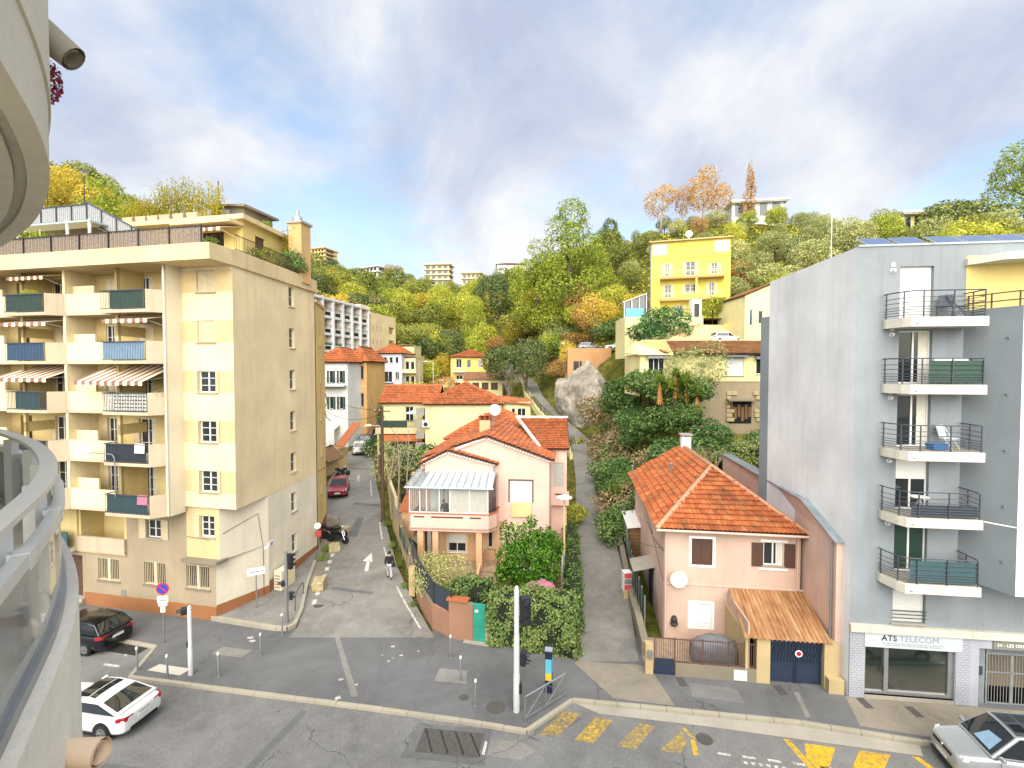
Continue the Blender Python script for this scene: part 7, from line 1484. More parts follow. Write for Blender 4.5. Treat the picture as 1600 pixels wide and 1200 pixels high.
for i,(x,y,s) in enumerate(((-12.9,32.6,0.5),(-13.2,33.8,0.55),(-13.35,35.9,0.5),(-6.6,28.8,0.35),(-7.6,31.6,0.35),(-8.7,34.6,0.4),(-10.3,38.6,0.45),(-5.6,26.8,0.3))):
    shrub('weed',x,y,s,['green weeds on the verge behind the street sign post','green weeds between the stone block and the motorcycle','weeds above the upper stone block'][i] if i < 3 else 'tuft of weeds growing at the foot of the garden wall',rampz(y) + 0.03,group=None if i < 3 else 'weeds along the garden wall',cat='weeds')
# bare trees
def bare(label,loc,h,seed,mat='twig',spread=1.0,depth=5):
    t = thing('bare_tree',label,'tree',loc); rr = random.Random(seed); m = MB(); tw = MB()
    def grow(p,d,l,r,k):
        q = p + d * l; (m if k > 2 else tw).tube([p,(p + q) / 2 + Vector((rr.uniform(-1,1),rr.uniform(-1,1),0)) * l * 0.06,q],[r,r * 0.85,r * 0.65],5 if k > 2 else 3,False)
        if k == 0: return
        for i in range(3 if k > 1 else 4):
            nd = (d + Vector((rr.uniform(-1,1),rr.uniform(-1,1),rr.uniform(-0.2,0.7))) * 0.75 * spread).normalized(); grow(p.lerp(q,rr.uniform(0.6,1)),nd,l * rr.uniform(0.6,0.82),r * 0.6,k - 1)
    grow(Vector((0,0,-0.5)),Vector((0,0,1)),h * 0.3,h * 0.02,depth); m.build('trunk',mat,t,recalc=False); tw.build('twigs',mat,t,recalc=False); return t
bare('grey leafless tree with dense twigs beside the upper alley railing',(-0.5,84,6.8),10,3,'twig',1.1,5)
bare('pale leafless sapling with white branches behind the orange roof',(16.0,36.2,3.4),7,9,'bark_pale',0.8,4)
# ------------------------------------------------------------------ cars
for k_,c_,kk,me_,ro in (('car_white','#eef0f0',0.85,0.0,0.25),('car_black','#191c24',0.7,0.2,0.2),('car_red','#a01c34',0.8,0.2,0.25),('car_silver','#bcc3c8',0.85,0.5,0.3),('car_blue','#3a4c78',0.8,0.3,0.25),('car_navy','#323a4c',0.8,0.3,0.25),('car_green','#3c4c44',0.75,0.2,0.3),('car_grey','#8c9298',0.8,0.4,0.3)): paint(k_,c_,kk,me_,ro)
def car(label,loc,rz,body,L_=4.2,Wd=1.76,Ht=1.48,belt=0.92,hood=0.86,deck=0.95,prof=None,group=None,detail=True,tail='hatch',pano=False,name='car',rimr=0.31,rear_plate=True,sunshade=False,roofbars=False,van=False):
    """x forward, y left, z up, origin on the ground under the middle. prof: roof outline (x, z) from cowl to rear glass foot"""
    t = thing(name,label,'car',loc,rz,group); h = Wd / 2; f,r = L_ / 2,-L_ / 2
    prof = prof or [(f - 0.30 * L_,belt),(f - 0.46 * L_,Ht - 0.03),(f - 0.62 * L_,Ht),(r + 0.14 * L_,Ht - 0.05),(r + 0.03 * L_,belt + 0.02)]
    # lower body: lofted sections
    xs = [f,f - 0.05,f - 0.25,f - 0.7,prof[0][0] + 0.05,0.25,-0.5,prof[-1][0] + 0.3,r + 0.28,r + 0.06,r]
    tops = [hood - 0.2,hood - 0.1,hood - 0.03,hood + 0.02,belt,belt + 0.01,belt + 0.02,belt + 0.03,deck,deck - 0.03,deck - 0.12]
    ws = [0.72,0.84,0.94,0.985,1.0,1.0,1.0,1.0,0.965,0.88,0.78]; bots = [0.32,0.24,0.2,0.19,0.19,0.19,0.19,0.19,0.2,0.26,0.36]
    vs = []; n = 13
    for x,tp,w,b in zip(xs,tops,ws,bots):
        w *= h; hh = tp - b
        half = [(0.0,b),(w * 0.86,b),(w * 0.97,b + hh * 0.12),(w,b + hh * 0.42),(w * 0.985,b + hh * 0.72),(w * 0.93,b + hh * 0.93),(w * 0.80,tp)]
        ring = [(-a,z) for a,z in half[::-1][:-1]] + half  # from top-left over bottom to top-right
        ring = ring + []
        for y,z in ring: vs.append((x,y,z))
        n = len(ring)
    m = MB(); fs = []
    for i in range(len(xs) - 1):
        for k in range(n - 1): fs.append((i * n + k,i * n + k + 1,(i + 1) * n + k + 1,(i + 1) * n + k))
        fs.append((i * n + n - 1,i * n,(i + 1) * n,(i + 1) * n + n - 1))
    fs += [tuple(range(n)),tuple(range(len(xs) * n - 1,(len(xs) - 1) * n - 1,-1))]; m.add(vs,fs)
    bo = m.build('body',body,t,smooth=True)
    if detail: sm = bo.modifiers.new('sub','SUBSURF'); sm.levels = 1; sm.render_levels = 2
    # greenhouse
    base_w,top_w = h * 0.93,h * 0.74
    def hw(z): return base_w + (top_w - base_w) * max(0,min(1,(z - belt) / (Ht - belt))) ** 1.15
    m = MB(); vs = []
    for x,z in prof: w = hw(z); vs += [(x,-w,z),(x,-w * 0.55,z + 0.035 * (z > belt + 0.1)),(x,0,z + 0.05 * (z > belt + 0.1)),(x,w * 0.55,z + 0.035 * (z > belt + 0.1)),(x,w,z)]
    fs = []
    for i in range(len(prof) - 1):
        for k in range(4): fs.append((i * 5 + k,i * 5 + k + 1,(i + 1) * 5 + k + 1,(i + 1) * 5 + k))
    m.add(vs,fs); p = len(prof)
    m.add([(x,-hw(z),z) for x,z in prof],[tuple(range(p))]); m.add([(x,hw(z),z) for x,z in prof],[tuple(range(p - 1,-1,-1))])
    bmx = bmesh.new(); me = bpy.data.meshes.new('cabin'); me.from_pydata(m.v,[],m.f); bmx.from_mesh(me); bmesh.ops.remove_doubles(bmx,verts=bmx.verts,dist=0.002); bmesh.ops.recalc_face_normals(bmx,faces=bmx.faces); bmx.to_mesh(me); bmx.free(); me.shade_smooth(); me.set_sharp_from_angle(angle=RAD(50)); cb = obj('cabin',me,body,t,0.03)
    def top_pane(i,a0,a1,ym,name,mat='car_glass',lift=0.012):
        (x0,z0),(x1,z1) = prof[i],prof[i + 1]; q = MB(); pts = []
        d = Vector((x1 - x0,0,z1 - z0)); nn = Vector((d.z,0,-d.x)).normalized(); nn = nn if nn.z > 0 else -nn
        rows = 4; cols = 8
        for rr_ in range(rows + 1):
            fa = a0 + (a1 - a0) * rr_ / rows; x,z = x0 + (x1 - x0) * fa,z0 + (z1 - z0) * fa; w = hw(z) * ym
            for c in range(cols + 1):
                y = -1 + 2 * c / cols; up = (0.05 * (1 - y * y * ym * ym)) * (1 if z > belt + 0.1 else (z - belt) / 0.1); 
                if i == 0: up = 0.05 * (1 - y * y * ym * ym) * fa
                elif i == p - 2: up = 0.05 * (1 - y * y * ym * ym) * (1 - fa)
                else: up = 0.05 * (1 - y * y * ym * ym)
                v = Vector((x,y * w,z + up)) + nn * lift; pts.append(v)
        q.add(pts,[(a * (cols + 1) + c,a * (cols + 1) + c + 1,(a + 1) * (cols + 1) + c + 1,(a + 1) * (cols + 1) + c) for a in range(rows) for c in range(cols)]); return q.build(name,mat,t,smooth=True)
    wsn = top_pane(0,0.06,0.94,0.9,'windscreen'); top_pane(p - 2,0.08,0.86,0.88,'rear_window')
    if sunshade:
        (x0,z0),(x1,z1) = prof[0],prof[1]; q = MB(); nn = Vector((-(z1 - z0),0,(x1 - x0))).normalized(); nn = nn if nn.z > 0 else -nn
        pts = []
        for fa,y in ((0.14,-0.2),(0.14,0.72),(0.62,0.68),(0.55,0.0)):
            x,z = x0 + (x1 - x0) * fa,z0 + (z1 - z0) * fa; pts.append(Vector((x,y * hw(z),z + 0.05 * fa * (1 - y * y))) + nn * 0.02)
        q.poly(pts); q.build('sun_shade','screen_lblue',wsn,recalc=False)
    if pano:
        for i in range(1,p - 2): top_pane(i,0.04,0.96 if i == 1 else 0.42,0.82,'roof_glass')
    if roofbars:
        for i in range(1,p - 2):
            for a0,a1 in ((0.05,0.45),(0.55,0.95)):
                pass
        q = top_pane(1,0.02,0.98,0.86,'roof_panel','rail_dark',0.006)
        for i in range(1,p - 2):
            (x0,z0),(x1,z1) = prof[i],prof[i + 1]
            for a0,a1 in ((0.1,0.42),(0.55,0.9)):
                for y0,y1 in ((-0.66,-0.12),(0.12,0.66)):
                    g = MB(); g.poly([(x0 + (x1 - x0) * a,y * hw(Ht),z0 + (z1 - z0) * a + 0.05 * (1 - y * y) + 0.022) for a,y in ((a0,y0),(a0,y1),(a1,y1),(a1,y0))]); g.build('roof_window','car_glass',t,recalc=False)
    # side windows
    zt = Ht - 0.10
    def xat(zv,front):
        (x0,z0),(x1,z1) = (prof[0],prof[1]) if front else (prof[-1],prof[-2]); return x0 + (x1 - x0) * (zv - z0) / (z1 - z0)
    zb_ = belt + 0.06; bp = -0.05 * L_ + 0.1
    for s in (-1,1):
        segs = [(lambda z: xat(z,True) - 0.10,lambda z: bp + 0.03),(lambda z: bp - 0.04,lambda z: xat(z,False) + 0.14)]
        if tail in ('estate','van'): segs = [segs[0],(lambda z: bp - 0.04,lambda z: bp - 0.95),(lambda z: bp - 1.02,lambda z: xat(z,False) + 0.10)]
        for fa,fb in segs:
            q = MB(); ct = []
            for z,fn in ((zb_,fa),(zt,fa),(zt,fb),(zb_,fb)): ct.append((fn(z),s * (hw(z) + 0.008),z))
            if abs(ct[0][0] - ct[3][0]) < 0.12: continue
            q.poly(ct); q.build('side_window','car_glass',t,recalc=False)
        q = MB(); q.hexa([(prof[0][0] - 0.28,s * h * 0.97,belt + 0.0),(prof[0][0] - 0.16,s * h * 0.97,belt),(prof[0][0] - 0.16,s * (h + 0.17),belt + 0.02),(prof[0][0] - 0.28,s * (h + 0.17),belt + 0.02),(prof[0][0] - 0.28,s * h * 0.97,belt + 0.12),(prof[0][0] - 0.16,s * h * 0.97,belt + 0.12),(prof[0][0] - 0.18,s * (h + 0.17),belt + 0.15),(prof[0][0] - 0.28,s * (h + 0.17),belt + 0.15)]); q.build('mirror',body,t,bevel=0.02)
        if detail:
            for x in (bp + 0.12,bp - 0.8): q = MB(); q.bar((x,s * (h * 0.99 + 0.02),belt - 0.12),(x + 0.16,s * (h * 0.99 + 0.02),belt - 0.12),0.02,0.025); q.build('door_handle',body,t)
            q = MB()
            for x in (bp,bp - 0.95,prof[0][0] - 0.25): q.bar((x,s * (h + 0.001),0.35),(x,s * (h * 0.985 + 0.002),belt - 0.05),0.006,0.008)
            q.build('door_gap','black',t)
            q = MB(); q.bar((f - 0.75,s * (h * 0.985),0.25),(r + 0.75,s * (h * 0.985),0.25),0.05,0.08); q.build('sill','black',t)
    # wheels with dark arches
    for x in (f - 0.19 * L_,r + 0.19 * L_):
        for s in (-1,1):
            a = MB(); a.lathe((x,s * (h * 0.985 + (0 if s > 0 else -0.0)),rimr + 0.02),[(rimr + 0.07,-0.04 * s),(rimr + 0.07,0.012 * s),(0.02,0.012 * s)],20,'y'); w = a.build('wheel','black',t)
            a = MB(); a.lathe((x,s * (h - 0.10),rimr),[(rimr * 0.66,-0.08 * s),(rimr * 0.97,-0.08 * s),(rimr,-0.03 * s),(rimr,0.09 * s),(rimr * 0.94,0.125 * s),(rimr * 0.68,0.125 * s),(rimr * 0.66,0.10 * s)],22,'y'); a.build('tyre','rubber',w,smooth=True)
            a = MB(); a.lathe((x,s * (h - 0.0),rimr),[(rimr * 0.66,0.0),(rimr * 0.66,0.018 * s),(rimr * 0.58,0.018 * s),(rimr * 0.56,0.004 * s),(0.06,0.006 * s)],18,'y')
            for k in range(5): an = k * 1.2566; a.bar((x,s * (h + 0.02),rimr),(x + math.cos(an) * rimr * 0.6,s * (h + 0.02),rimr + math.sin(an) * rimr * 0.6),0.05,0.02)
            a.build('rim','rim',w)
    # lights, plates, bumpers, grille
    for s in (-1,1):
        q = MB(); q.hexa([(f - 0.04,s * h * 0.50,hood - 0.26),(f - 0.16,s * h * 0.90,hood - 0.24),(f - 0.30,s * h * 0.95,hood - 0.22),(f - 0.1,s * h * 0.5,hood - 0.26),(f - 0.09,s * h * 0.50,hood - 0.11),(f - 0.19,s * h * 0.86,hood - 0.08),(f - 0.4,s * h * 0.95,hood - 0.05),(f - 0.2,s * h * 0.5,hood - 0.1)]); q.build('headlight','head_glass',t,bevel=0.015)
        if tail == 'van': c = [(r + 0.12,s * h * 0.90,deck - 0.35),(r + 0.12,s * h * 0.99,deck - 0.35),(r + 0.02,s * h * 0.80,deck - 0.35),(r + 0.10,s * h * 0.92,deck + 0.2)]
        q = MB(); zl = deck - 0.24; q.hexa([(r + 0.03,s * h * 0.45,zl),(r + 0.02,s * h * 0.80,zl),(r + 0.30,s * h * 0.985,zl + 0.02),(r + 0.2,s * h * 0.5,zl),(r + 0.01,s * h * 0.45,zl + 0.14),(r + 0.02,s * h * 0.83,zl + 0.17),(r + 0.32,s * h * 0.97,zl + 0.16),(r + 0.2,s * h * 0.5,zl + 0.14)]); q.build('tail_light','tail_red',t,bevel=0.015)
    q = MB(); q.box(r - 0.015,r + 0.03,-0.26,0.26,deck - 0.36,deck - 0.25); q.build('rear_plate','plate',t); q = MB(); q.box(f - 0.03,f + 0.015,-0.26,0.26,0.42,0.53); q.build('front_plate','plate',t)
    q = MB(); q.box(f - 0.12,f + 0.004,-h * 0.55,h * 0.55,hood - 0.3,hood - 0.2); q.build('grille','black',t); q = MB(); q.box(f - 0.2,f + 0.002,-h * 0.62,h * 0.62,0.25,0.36); q.build('air_intake','black',t); q = MB(); q.box(r - 0.004,r + 0.2,-h * 0.6,h * 0.6,0.30,0.42); q.build('rear_valance','black',t)
    q = MB(); q.bar((r + 0.0,-0.22,deck - 0.2),(r + 0.0,0.22,deck - 0.2),0.02,0.03); q.build('badge_strip','chrome',t)
    q = MB(); q.lathe((f + 0.0,0,hood - 0.22),[(0.06,-0.01),(0.06,0.012),(0.0,0.015)],14,'x'); q.build('badge','chrome',t)
    return t
STA = math.atan2(-0.17,1)
car('white coupe with black panoramic roof driving along the main road at lower left',(-16.45,18.45,-0.12),STA + math.pi,'car_white',4.75,1.82,1.34,0.9,0.85,0.96,[(0.8,0.9),(0.05,1.29),(-0.55,1.34),(-1.2,1.26),(-2.1,0.98)],pano=True)
car('black estate car parked in the bay before the cream apartment block',(-21.75,23.85,-0.12),STA - 0.06 + math.pi,'car_black',4.77,1.82,1.50,0.95,0.9,1.0,[(0.95,0.95),(0.25,1.45),(-0.8,1.50),(-1.85,1.42),(-2.3,1.0)],tail='estate')
car('silver van-like car with patchwork roof windows parked at lower right',(16.95,15.85,-0.12),STA + math.pi - 0.05,'car_silver',4.15,1.74,1.80,1.05,0.98,1.1,[(1.15,1.05),(0.35,1.72),(-0.7,1.80),(-1.95,1.76),(-2.04,1.12)],tail='van',roofbars=True,sunshade=True)
car('dark red hatchback facing down the side street',(-17.0,46.9,rampz(46.9)),RAD(-75),'car_red',4.1,1.76,1.48)
car('white hatchback seen from behind on the side street',(-20.3,63.6,rampz(63.6)),RAD(108),'car_white',4.0,1.75,1.65,prof=[(0.8,0.92),(0.2,1.58),(-0.7,1.65),(-1.85,1.58),(-1.98,0.95)],detail=False,tail='estate')
car('dark blue car parked beyond the white hatchback',(-21.3,69.5,rampz(66) + 0.1),RAD(105),'car_blue',4.2,detail=False); car('navy car parked behind the dark blue car',(-21.0,75.0,3.1),RAD(95),'car_navy',4.2,detail=False); car('dark green off-roader at the bend of the side street',(-18.9,79.0,3.6),RAD(85),'car_green',4.4,1.85,1.8,detail=False,tail='van',prof=[(0.9,1.0),(0.35,1.75),(-0.7,1.8),(-2.0,1.76),(-2.15,1.1)])
car('grey car parked at the left end of the upper parking terrace',(13.6,85.0,17.0),RAD(5),'car_grey',4.2,detail=False); car('white car parked on the upper parking terrace above the ivy',(18.6,85.0,17.1),RAD(175),'car_white',4.3,detail=False); car('white car parked near the lemon wall on the terrace',(27.8,62.6,17.0),RAD(8),'car_white',4.3,detail=False)
car('dark car parked in the villa yard behind the pillar',(-8.6,43.0,1.2),RAD(-80),'car_navy',4.1,detail=False)
car('crimson car parked behind the silver car, seen in the shop window reflection',(21.9,14.9,-0.12),STA + math.pi,'car_red',4.1,detail=False)
# covered car / tarpaulin heaps
def tarp(label,loc,rz,l,w,h,mat='tarp',seed=1):
    bm = bmesh.new(); bmesh.ops.create_uvsphere(bm,u_segments=28,v_segments=16,radius=1)
    for v in bm.verts:
        p = v.co; e = lambda a,k: math.copysign(abs(a) ** k,a); n = mnoise.noise(p * 2.6 + Vector((seed,0,0))) * 0.09 + mnoise.noise(p * 7 + Vector((0,seed,0))) * 0.04; v.co = Vector((e(p.x,0.6) * l / 2,e(p.y,0.6) * w / 2,max(-0.02,(e(p.z,0.75) * 0.62 + 0.4) * h * 0.98))) * (1 + n)
    me = bpy.data.meshes.new('tarpaulin'); bm.to_mesh(me); bm.free(); me.shade_smooth(); o = obj('tarpaulin',me,mat); o.location = loc; o.rotation_euler = (0,0,rz); return tag(o,label,'cover')
w = rhw(2.3,-1.7,0.05); tarp('grey tarpaulin over a scooter in the yard behind the brown fence',w,RAD(-10),2.1,0.9,1.15,seed=2)
tarp('grey covered car under the bushes of the yard up the side street',(-11.4,56.2,2.2),RAD(5),4.0,1.8,1.5,seed=4)
# motorcycle
def motorcycle(label,loc,rz):
    t = thing('motorcycle',label,'motorcycle',loc,rz)
    for x in (-0.68,0.68):
        m = MB(); m.lathe((x,0,0.31),[(0.2,-0.05),(0.29,-0.06),(0.31,0.0),(0.29,0.06),(0.2,0.05)],20,'y'); w = m.build('wheel','rubber',t,smooth=True); LT(w,'rim','rim',(x,0,0.31),[(0.2,-0.02),(0.2,0.02)],16,'y')
    TB(t,'tank_and_seat','black',[(-0.6,0,0.8),(-0.1,0,0.72),(0.25,0,0.85),(0.5,0,0.75)],[0.1,0.16,0.18,0.08],10,smooth=True); BX(t,'engine','bolt_dark',-0.22,0.2,-0.14,0.14,0.25,0.62,bevel=0.04)
    m = MB()
    for s in (-0.08,0.08): m.tube([(0.68,s,0.31),(0.45,s,0.95)],0.025,6)
    m.tube([(0.4,-0.36,1.05),(0.45,-0.1,0.98),(0.45,0.1,0.98),(0.4,0.36,1.05)],0.018,6); m.build('fork_and_handlebar','chrome',t); LT(t,'headlamp','head_glass',(0.58,0,0.86),[(0.03,-0.05),(0.09,0.0),(0.08,0.06),(0.0,0.06)],12,'x'); TB(t,'exhaust','chrome',[(0.1,0.16,0.3),(-0.5,0.18,0.3),(-0.85,0.18,0.38)],0.045,8); BX(t,'top_box','black',-0.95,-0.55,-0.18,0.18,0.85,1.1,bevel=0.05)
    return t
motorcycle('black motorcycle parked on the verge between two stone blocks',(-12.95,35.3,rampz(35.3) + 0.03),RAD(-20)); motorcycle('dark scooter leaning at the end of the row of blocks',(-13.5,36.1,rampz(36) + 0.03),RAD(10))
motorcycle('white scooter under cover near the white wall up the street',(-18.6,52.5,rampz(52.5)),RAD(60))
def block(label,loc,rz,s,mat='limestone'):
    bm = bmesh.new(); bmesh.ops.create_cube(bm,size=1); bmesh.ops.subdivide_edges(bm,edges=bm.edges,cuts=4,use_grid_fill=True)
    for v in bm.verts: p = v.co.copy(); v.co = Vector((p.x * s[0],p.y * s[1],(p.z + 0.5) * s[2])) * (1 + 0.10 * mnoise.noise(p * 3 + Vector((s[0] * 9,0,rz))) - 0.10 * max(0,p.length - 0.62))
    me = bpy.data.meshes.new('stone_block'); bm.to_mesh(me); bm.free(); o = obj('stone_block',me,mat); o.location = loc; o.rotation_euler = (0,0,rz); return tag(o,label,'stone')
block('square limestone block nearest the corner on the side street verge',(-11.75,28.9,rampz(28.9)),RAD(10),(0.65,1.1,0.55)); block('limestone block below the motorcycle on the verge',(-12.75,34.0,rampz(34)),RAD(30),(0.75,0.6,0.5)); block('limestone block behind the motorcycle on the verge',(-13.1,36.9,rampz(37)),RAD(-10),(0.9,0.6,0.6)); block('pale rounded boulder at the end of the verge',(-14.8,38.8,rampz(39)),RAD(20),(1.4,0.9,0.7),'rock')
# ------------------------------------------------------------------ street furniture
BP = MB()
def bollard(x,y,label,z=0.0):
    t = thing('bollard',label,'bollard',(x,y,z),0,'white-topped steel bollards on the pavement'); t.rotation_euler = (random.uniform(-.03,.03),random.uniform(-.03,.03),0)
    LT(t,'post','pole_grey',(0,0,0),[(0.075,0),(0.075,0.02),(0.04,0.03),(0.04,0.95),(0.03,0.97)],12,smooth=True); LT(t,'white_cap','white_paint',(0,0,0.96),[(0.03,0),(0.052,0.03),(0.052,0.1),(0.035,0.14),(0.0,0.155)],12,smooth=True)
for x,y,l in ((-16.95,21.35,'white-topped bollard nearest the black car'),(-15.15,20.75,'white-topped bollard beside the white ground plate'),(-13.0,20.9,'white-topped bollard standing alone right of the short traffic post'),(-11.95,22.45,'white-topped bollard between the kerb corner and the main road'),(-11.8,24.3,'white-topped bollard at the kerb corner before the tall signal'),(-2.9,22.3,'white-topped bollard before the brown garden wall'),(-2.24,20.6,'white-topped bollard in the middle of the three by the green gate'),(-1.5,19.05,'white-topped bollard nearest the kerb by the white traffic post')): bollard(x,y,l)
def signal_head(root,x,y,z,rz,n=3,s=1.0,name='signal_head'):
    h = MB(); hh = 0.3 * n * s; h.box(-0.15 * s,0.15 * s,-0.1 * s,0.14 * s,-hh / 2,hh / 2); o = h.build(name,'signal_black',root,bevel=0.02); o.location = (x,y,z); o.rotation_euler = (0,0,rz)
    for i in range(n):
        zc = hh / 2 - 0.15 * s - i * 0.3 * s; l = MB(); l.lathe((0,-0.1 * s,zc),[(0.1 * s,0),(0.1 * s,-0.02),(0.0,-0.03)],14,'y'); l.build('lens','lens_dark',o)
        v = MB(); k = 8; r = 0.115 * s; pts = []
        for q in range(k + 1): a = math.pi * q / k; pts += [(math.cos(a) * r,-0.1 * s,zc + math.sin(a) * r),(math.cos(a) * r,-0.28 * s,zc + math.sin(a) * r - 0.02)]
        v.add(pts,[(2 * q,2 * q + 1,2 * q + 3,2 * q + 2) for q in range(k)]); v.build('visor','signal_black',o,recalc=False)
    return o
t = thing('traffic_post','tall tapered white traffic post with black signal heads before the hedge','traffic light',(0.18,18.75,0)); LT(t,'pole','pole_white',(0,0,0),[(0.13,0),(0.13,1.5),(0.115,1.55),(0.115,3.0),(0.10,3.1),(0.10,4.9),(0.05,5.05)],14,smooth=True); signal_head(t,0.36,0.12,4.0,RAD(20),3,1.25); signal_head(t,0.3,0.1,2.1,RAD(70),2,0.95,'pedestrian_signal'); m = MB(); m.bar((0.1,0,4.4),(0.36,0.1,4.4),0.04); m.bar((0.1,0,3.6),(0.36,0.1,3.6),0.04); m.build('bracket','signal_black',t); BX(t,'push_button','signal_black',0.1,0.22,-0.1,0.08,0.75,1.15,bevel=0.015)
t = thing('traffic_post','short white traffic post with a black lamp near the white ground plate','traffic light',(-14.35,21.05,0)); LT(t,'pole','pole_white',(0,0,0),[(0.1,0),(0.1,1.2),(0.08,1.25),(0.08,3.05),(0.05,3.12)],12,smooth=True); signal_head(t,-0.3,0.05,2.85,RAD(-60),1,0.95); BX(t,'push_button','black',-0.13,-0.08,-0.05,0.05,1.25,1.5)
t = thing('traffic_post','grey traffic signal post with dark head at the kerb corner','traffic light',(-11.95,25.1,0.1)); LT(t,'pole','pole_grey',(0,0,0),[(0.09,0),(0.09,3.2),(0.07,3.9)],12,smooth=True); signal_head(t,0.18,0.1,3.35,RAD(150),3,0.9); signal_head(t,-0.18,0.0,2.2,RAD(-70),1,0.9); signal_head(t,0.2,0.1,1.5,RAD(120),2,0.7,'pedestrian_signal')
t = thing('no_parking_sign','round blue and red no parking sign with white plates at the bay end','road sign',(-17.35,23.55,0),RAD(8)); LT(t,'pole','pole_grey',(0,0,0),[(0.035,0),(0.035,3.0)],8); m = MB(); m.lathe((0,-0.05,2.75),[(0.0,0.02),(0.3,0.02),(0.3,0.0),(0.24,-0.001),(0.0,-0.001)],24,'y'); d = m.build('red_ring','sign_red',t)
LT(d,'blue_disc','sign_blue',(0,-0.055,2.75),[(0.245,0.002),(0.245,-0.004),(0.0,-0.004)],24,'y'); m = MB(); m.bar((-0.17,-0.062,2.92),(0.17,-0.062,2.58),0.01,0.06); m.build('red_bar','sign_red',d)
for i,(w_,h_,z_) in enumerate(((0.5,0.34,2.22),(0.4,0.16,1.96),(0.22,0.28,1.7))): m = MB(); m.box(-w_ / 2,w_ / 2,-0.05,-0.035,z_ - h_ / 2,z_ + h_ / 2); pl = m.build('plate','white_paint',t); m = MB(); m.box(-w_ * 0.36,w_ * 0.2,-0.054,-0.05,z_ + h_ * 0.18,z_ + h_ * 0.28); m.box(-w_ * 0.3,w_ * 0.36,-0.054,-0.05,z_ - h_ * 0.2,z_ - h_ * 0.1); m.build('plate_print','ink_dark',pl)
t = thing('street_sign','small white direction sign on a post before the cream side wall','sign',(-14.3,26.5,0.15),RAD(30)); LT(t,'pole','pole_grey',(0,0,0),[(0.03,0),(0.03,2.4)],8); m = MB(); m.box(-0.45,0.45,-0.04,-0.02,2.0,2.42); pl = m.build('plate','white_paint',t,bevel=0.01); m = MB(); m.box(-0.36,0.36,-0.044,-0.04,2.16,2.22); m.box(-0.3,0.1,-0.044,-0.04,2.27,2.31); m.build('plate_print','ink_grey',pl)
t = thing('street_sign','round white sign on a thin leaning post above the weeds','sign',(-13.15,32.6,0.6),RAD(25)); TB(t,'pole','pole_grey',[(0,0,0),(-0.15,0,2.2)],0.03,8); LT(t,'disc','white_paint',(-0.17,-0.04,2.35),[(0.0,0.02),(0.22,0.02),(0.22,0.0),(0.0,0.0)],20,'y'); BX(t,'red_plate','red_post',-0.35,0.05,-0.05,-0.03,1.6,2.0)
t = thing('parking_meter','dark blue parking meter with solar top and coloured side panels','parking meter',(1.55,19.9,0),RAD(-10)); BX(t,'cabinet','meter_blue',-0.15,0.15,-0.11,0.11,0.0,1.72,bevel=0.02); BX(t,'yellow_panel','meter_yellow',-0.13,0.13,-0.115,-0.11,0.55,0.85); BX(t,'blue_panel','meter_cyan',-0.13,0.13,-0.117,-0.11,0.85,1.45); m = MB(); m.slab([(-0.2,-0.16,1.78),(0.2,-0.16,1.78),(0.2,0.14,1.88),(-0.2,0.14,1.88)],0.06); tp = m.build('top','meter_blue',t); SB(tp,'solar_cell','galv',[(-0.16,-0.12,1.80),(0.16,-0.12,1.80),(0.16,0.1,1.874),(-0.16,0.1,1.874)],0.01); BX(t,'side_panel','meter_cyan',0.15,0.16,-0.08,0.08,0.9,1.5)
t = thing('guard_rail','grey steel pedestrian barrier with crossed bars beside the parking meter','barrier',(0.5,18.15,0),math.atan2(1.45,1.75)); 
for x in (0.0,1.12,2.25): LT(t,'post','pole_grey',(x,0,0),[(0.028,0),(0.028,1.02)],8)
TB(t,'top_rail','galv',[(0,0,1.0),(2.25,0,1.0)],0.028,8); TB(t,'bottom_rail','pole_grey',[(0,0,0.15),(2.25,0,0.15)],0.02,8)
for a,b in ((0,1.12),(1.12,2.25)):
    for z0,z1 in ((0.15,1.0),(1.0,0.15)): TB(t,'cross_bar','pole_grey',[(a,0,z0),(b,0,z1)],0.012,6)
t = thing('guard_rail','thin leaning hoop barrier on the corner pavement','barrier',(-12.0,26.2,0.25),RAD(100)); TB(t,'hoop','iron_rust',[(0,0,0),(0,0,0.75),(0.3,0,0.95),(1.5,0,0.95),(1.8,0,0.75),(1.8,0,0)],0.025,8); TB(t,'brace','pole_grey',[(0,0,0.1),(1.8,0,0.9)],0.012,6)
t = thing('utility_cabinet','cream utility cabinet against the cream side wall','cabinet',(-13.85,28.45,0.3),RAD(76)); BX(t,'body','cream_pale',-0.1,1.1,-0.1,0.45,0,1.25,bevel=0.02)
for x in (0.0,0.52): BX(t,'door','beige_wall',x,x + 0.48,-0.115,-0.1,0.1,1.15)
for k in range(5): BX(t,'louvre','brown_render',-0.115,-0.1,-0.02,0.35,0.25 + k * 0.17,0.32 + k * 0.17)
t = thing('letter_boxes','red and white stack of letter boxes on a stone pillar by the alley','letter box',(6.75,27.9,0.2),RAD(5)); BX(t,'stone_base','limestone',-0.25,0.3,-0.25,0.3,-0.2,0.5); BX(t,'case','plastic_white',-0.25,0.25,-0.22,0.2,0.5,1.6,bevel=0.02)
for i,c in enumerate(('red_post','metal_grey','red_post')): m = MB(); m.box(-0.22,0.22,-0.24,-0.22,0.55 + i * 0.34,0.85 + i * 0.34); m.build('box_front',c,t)
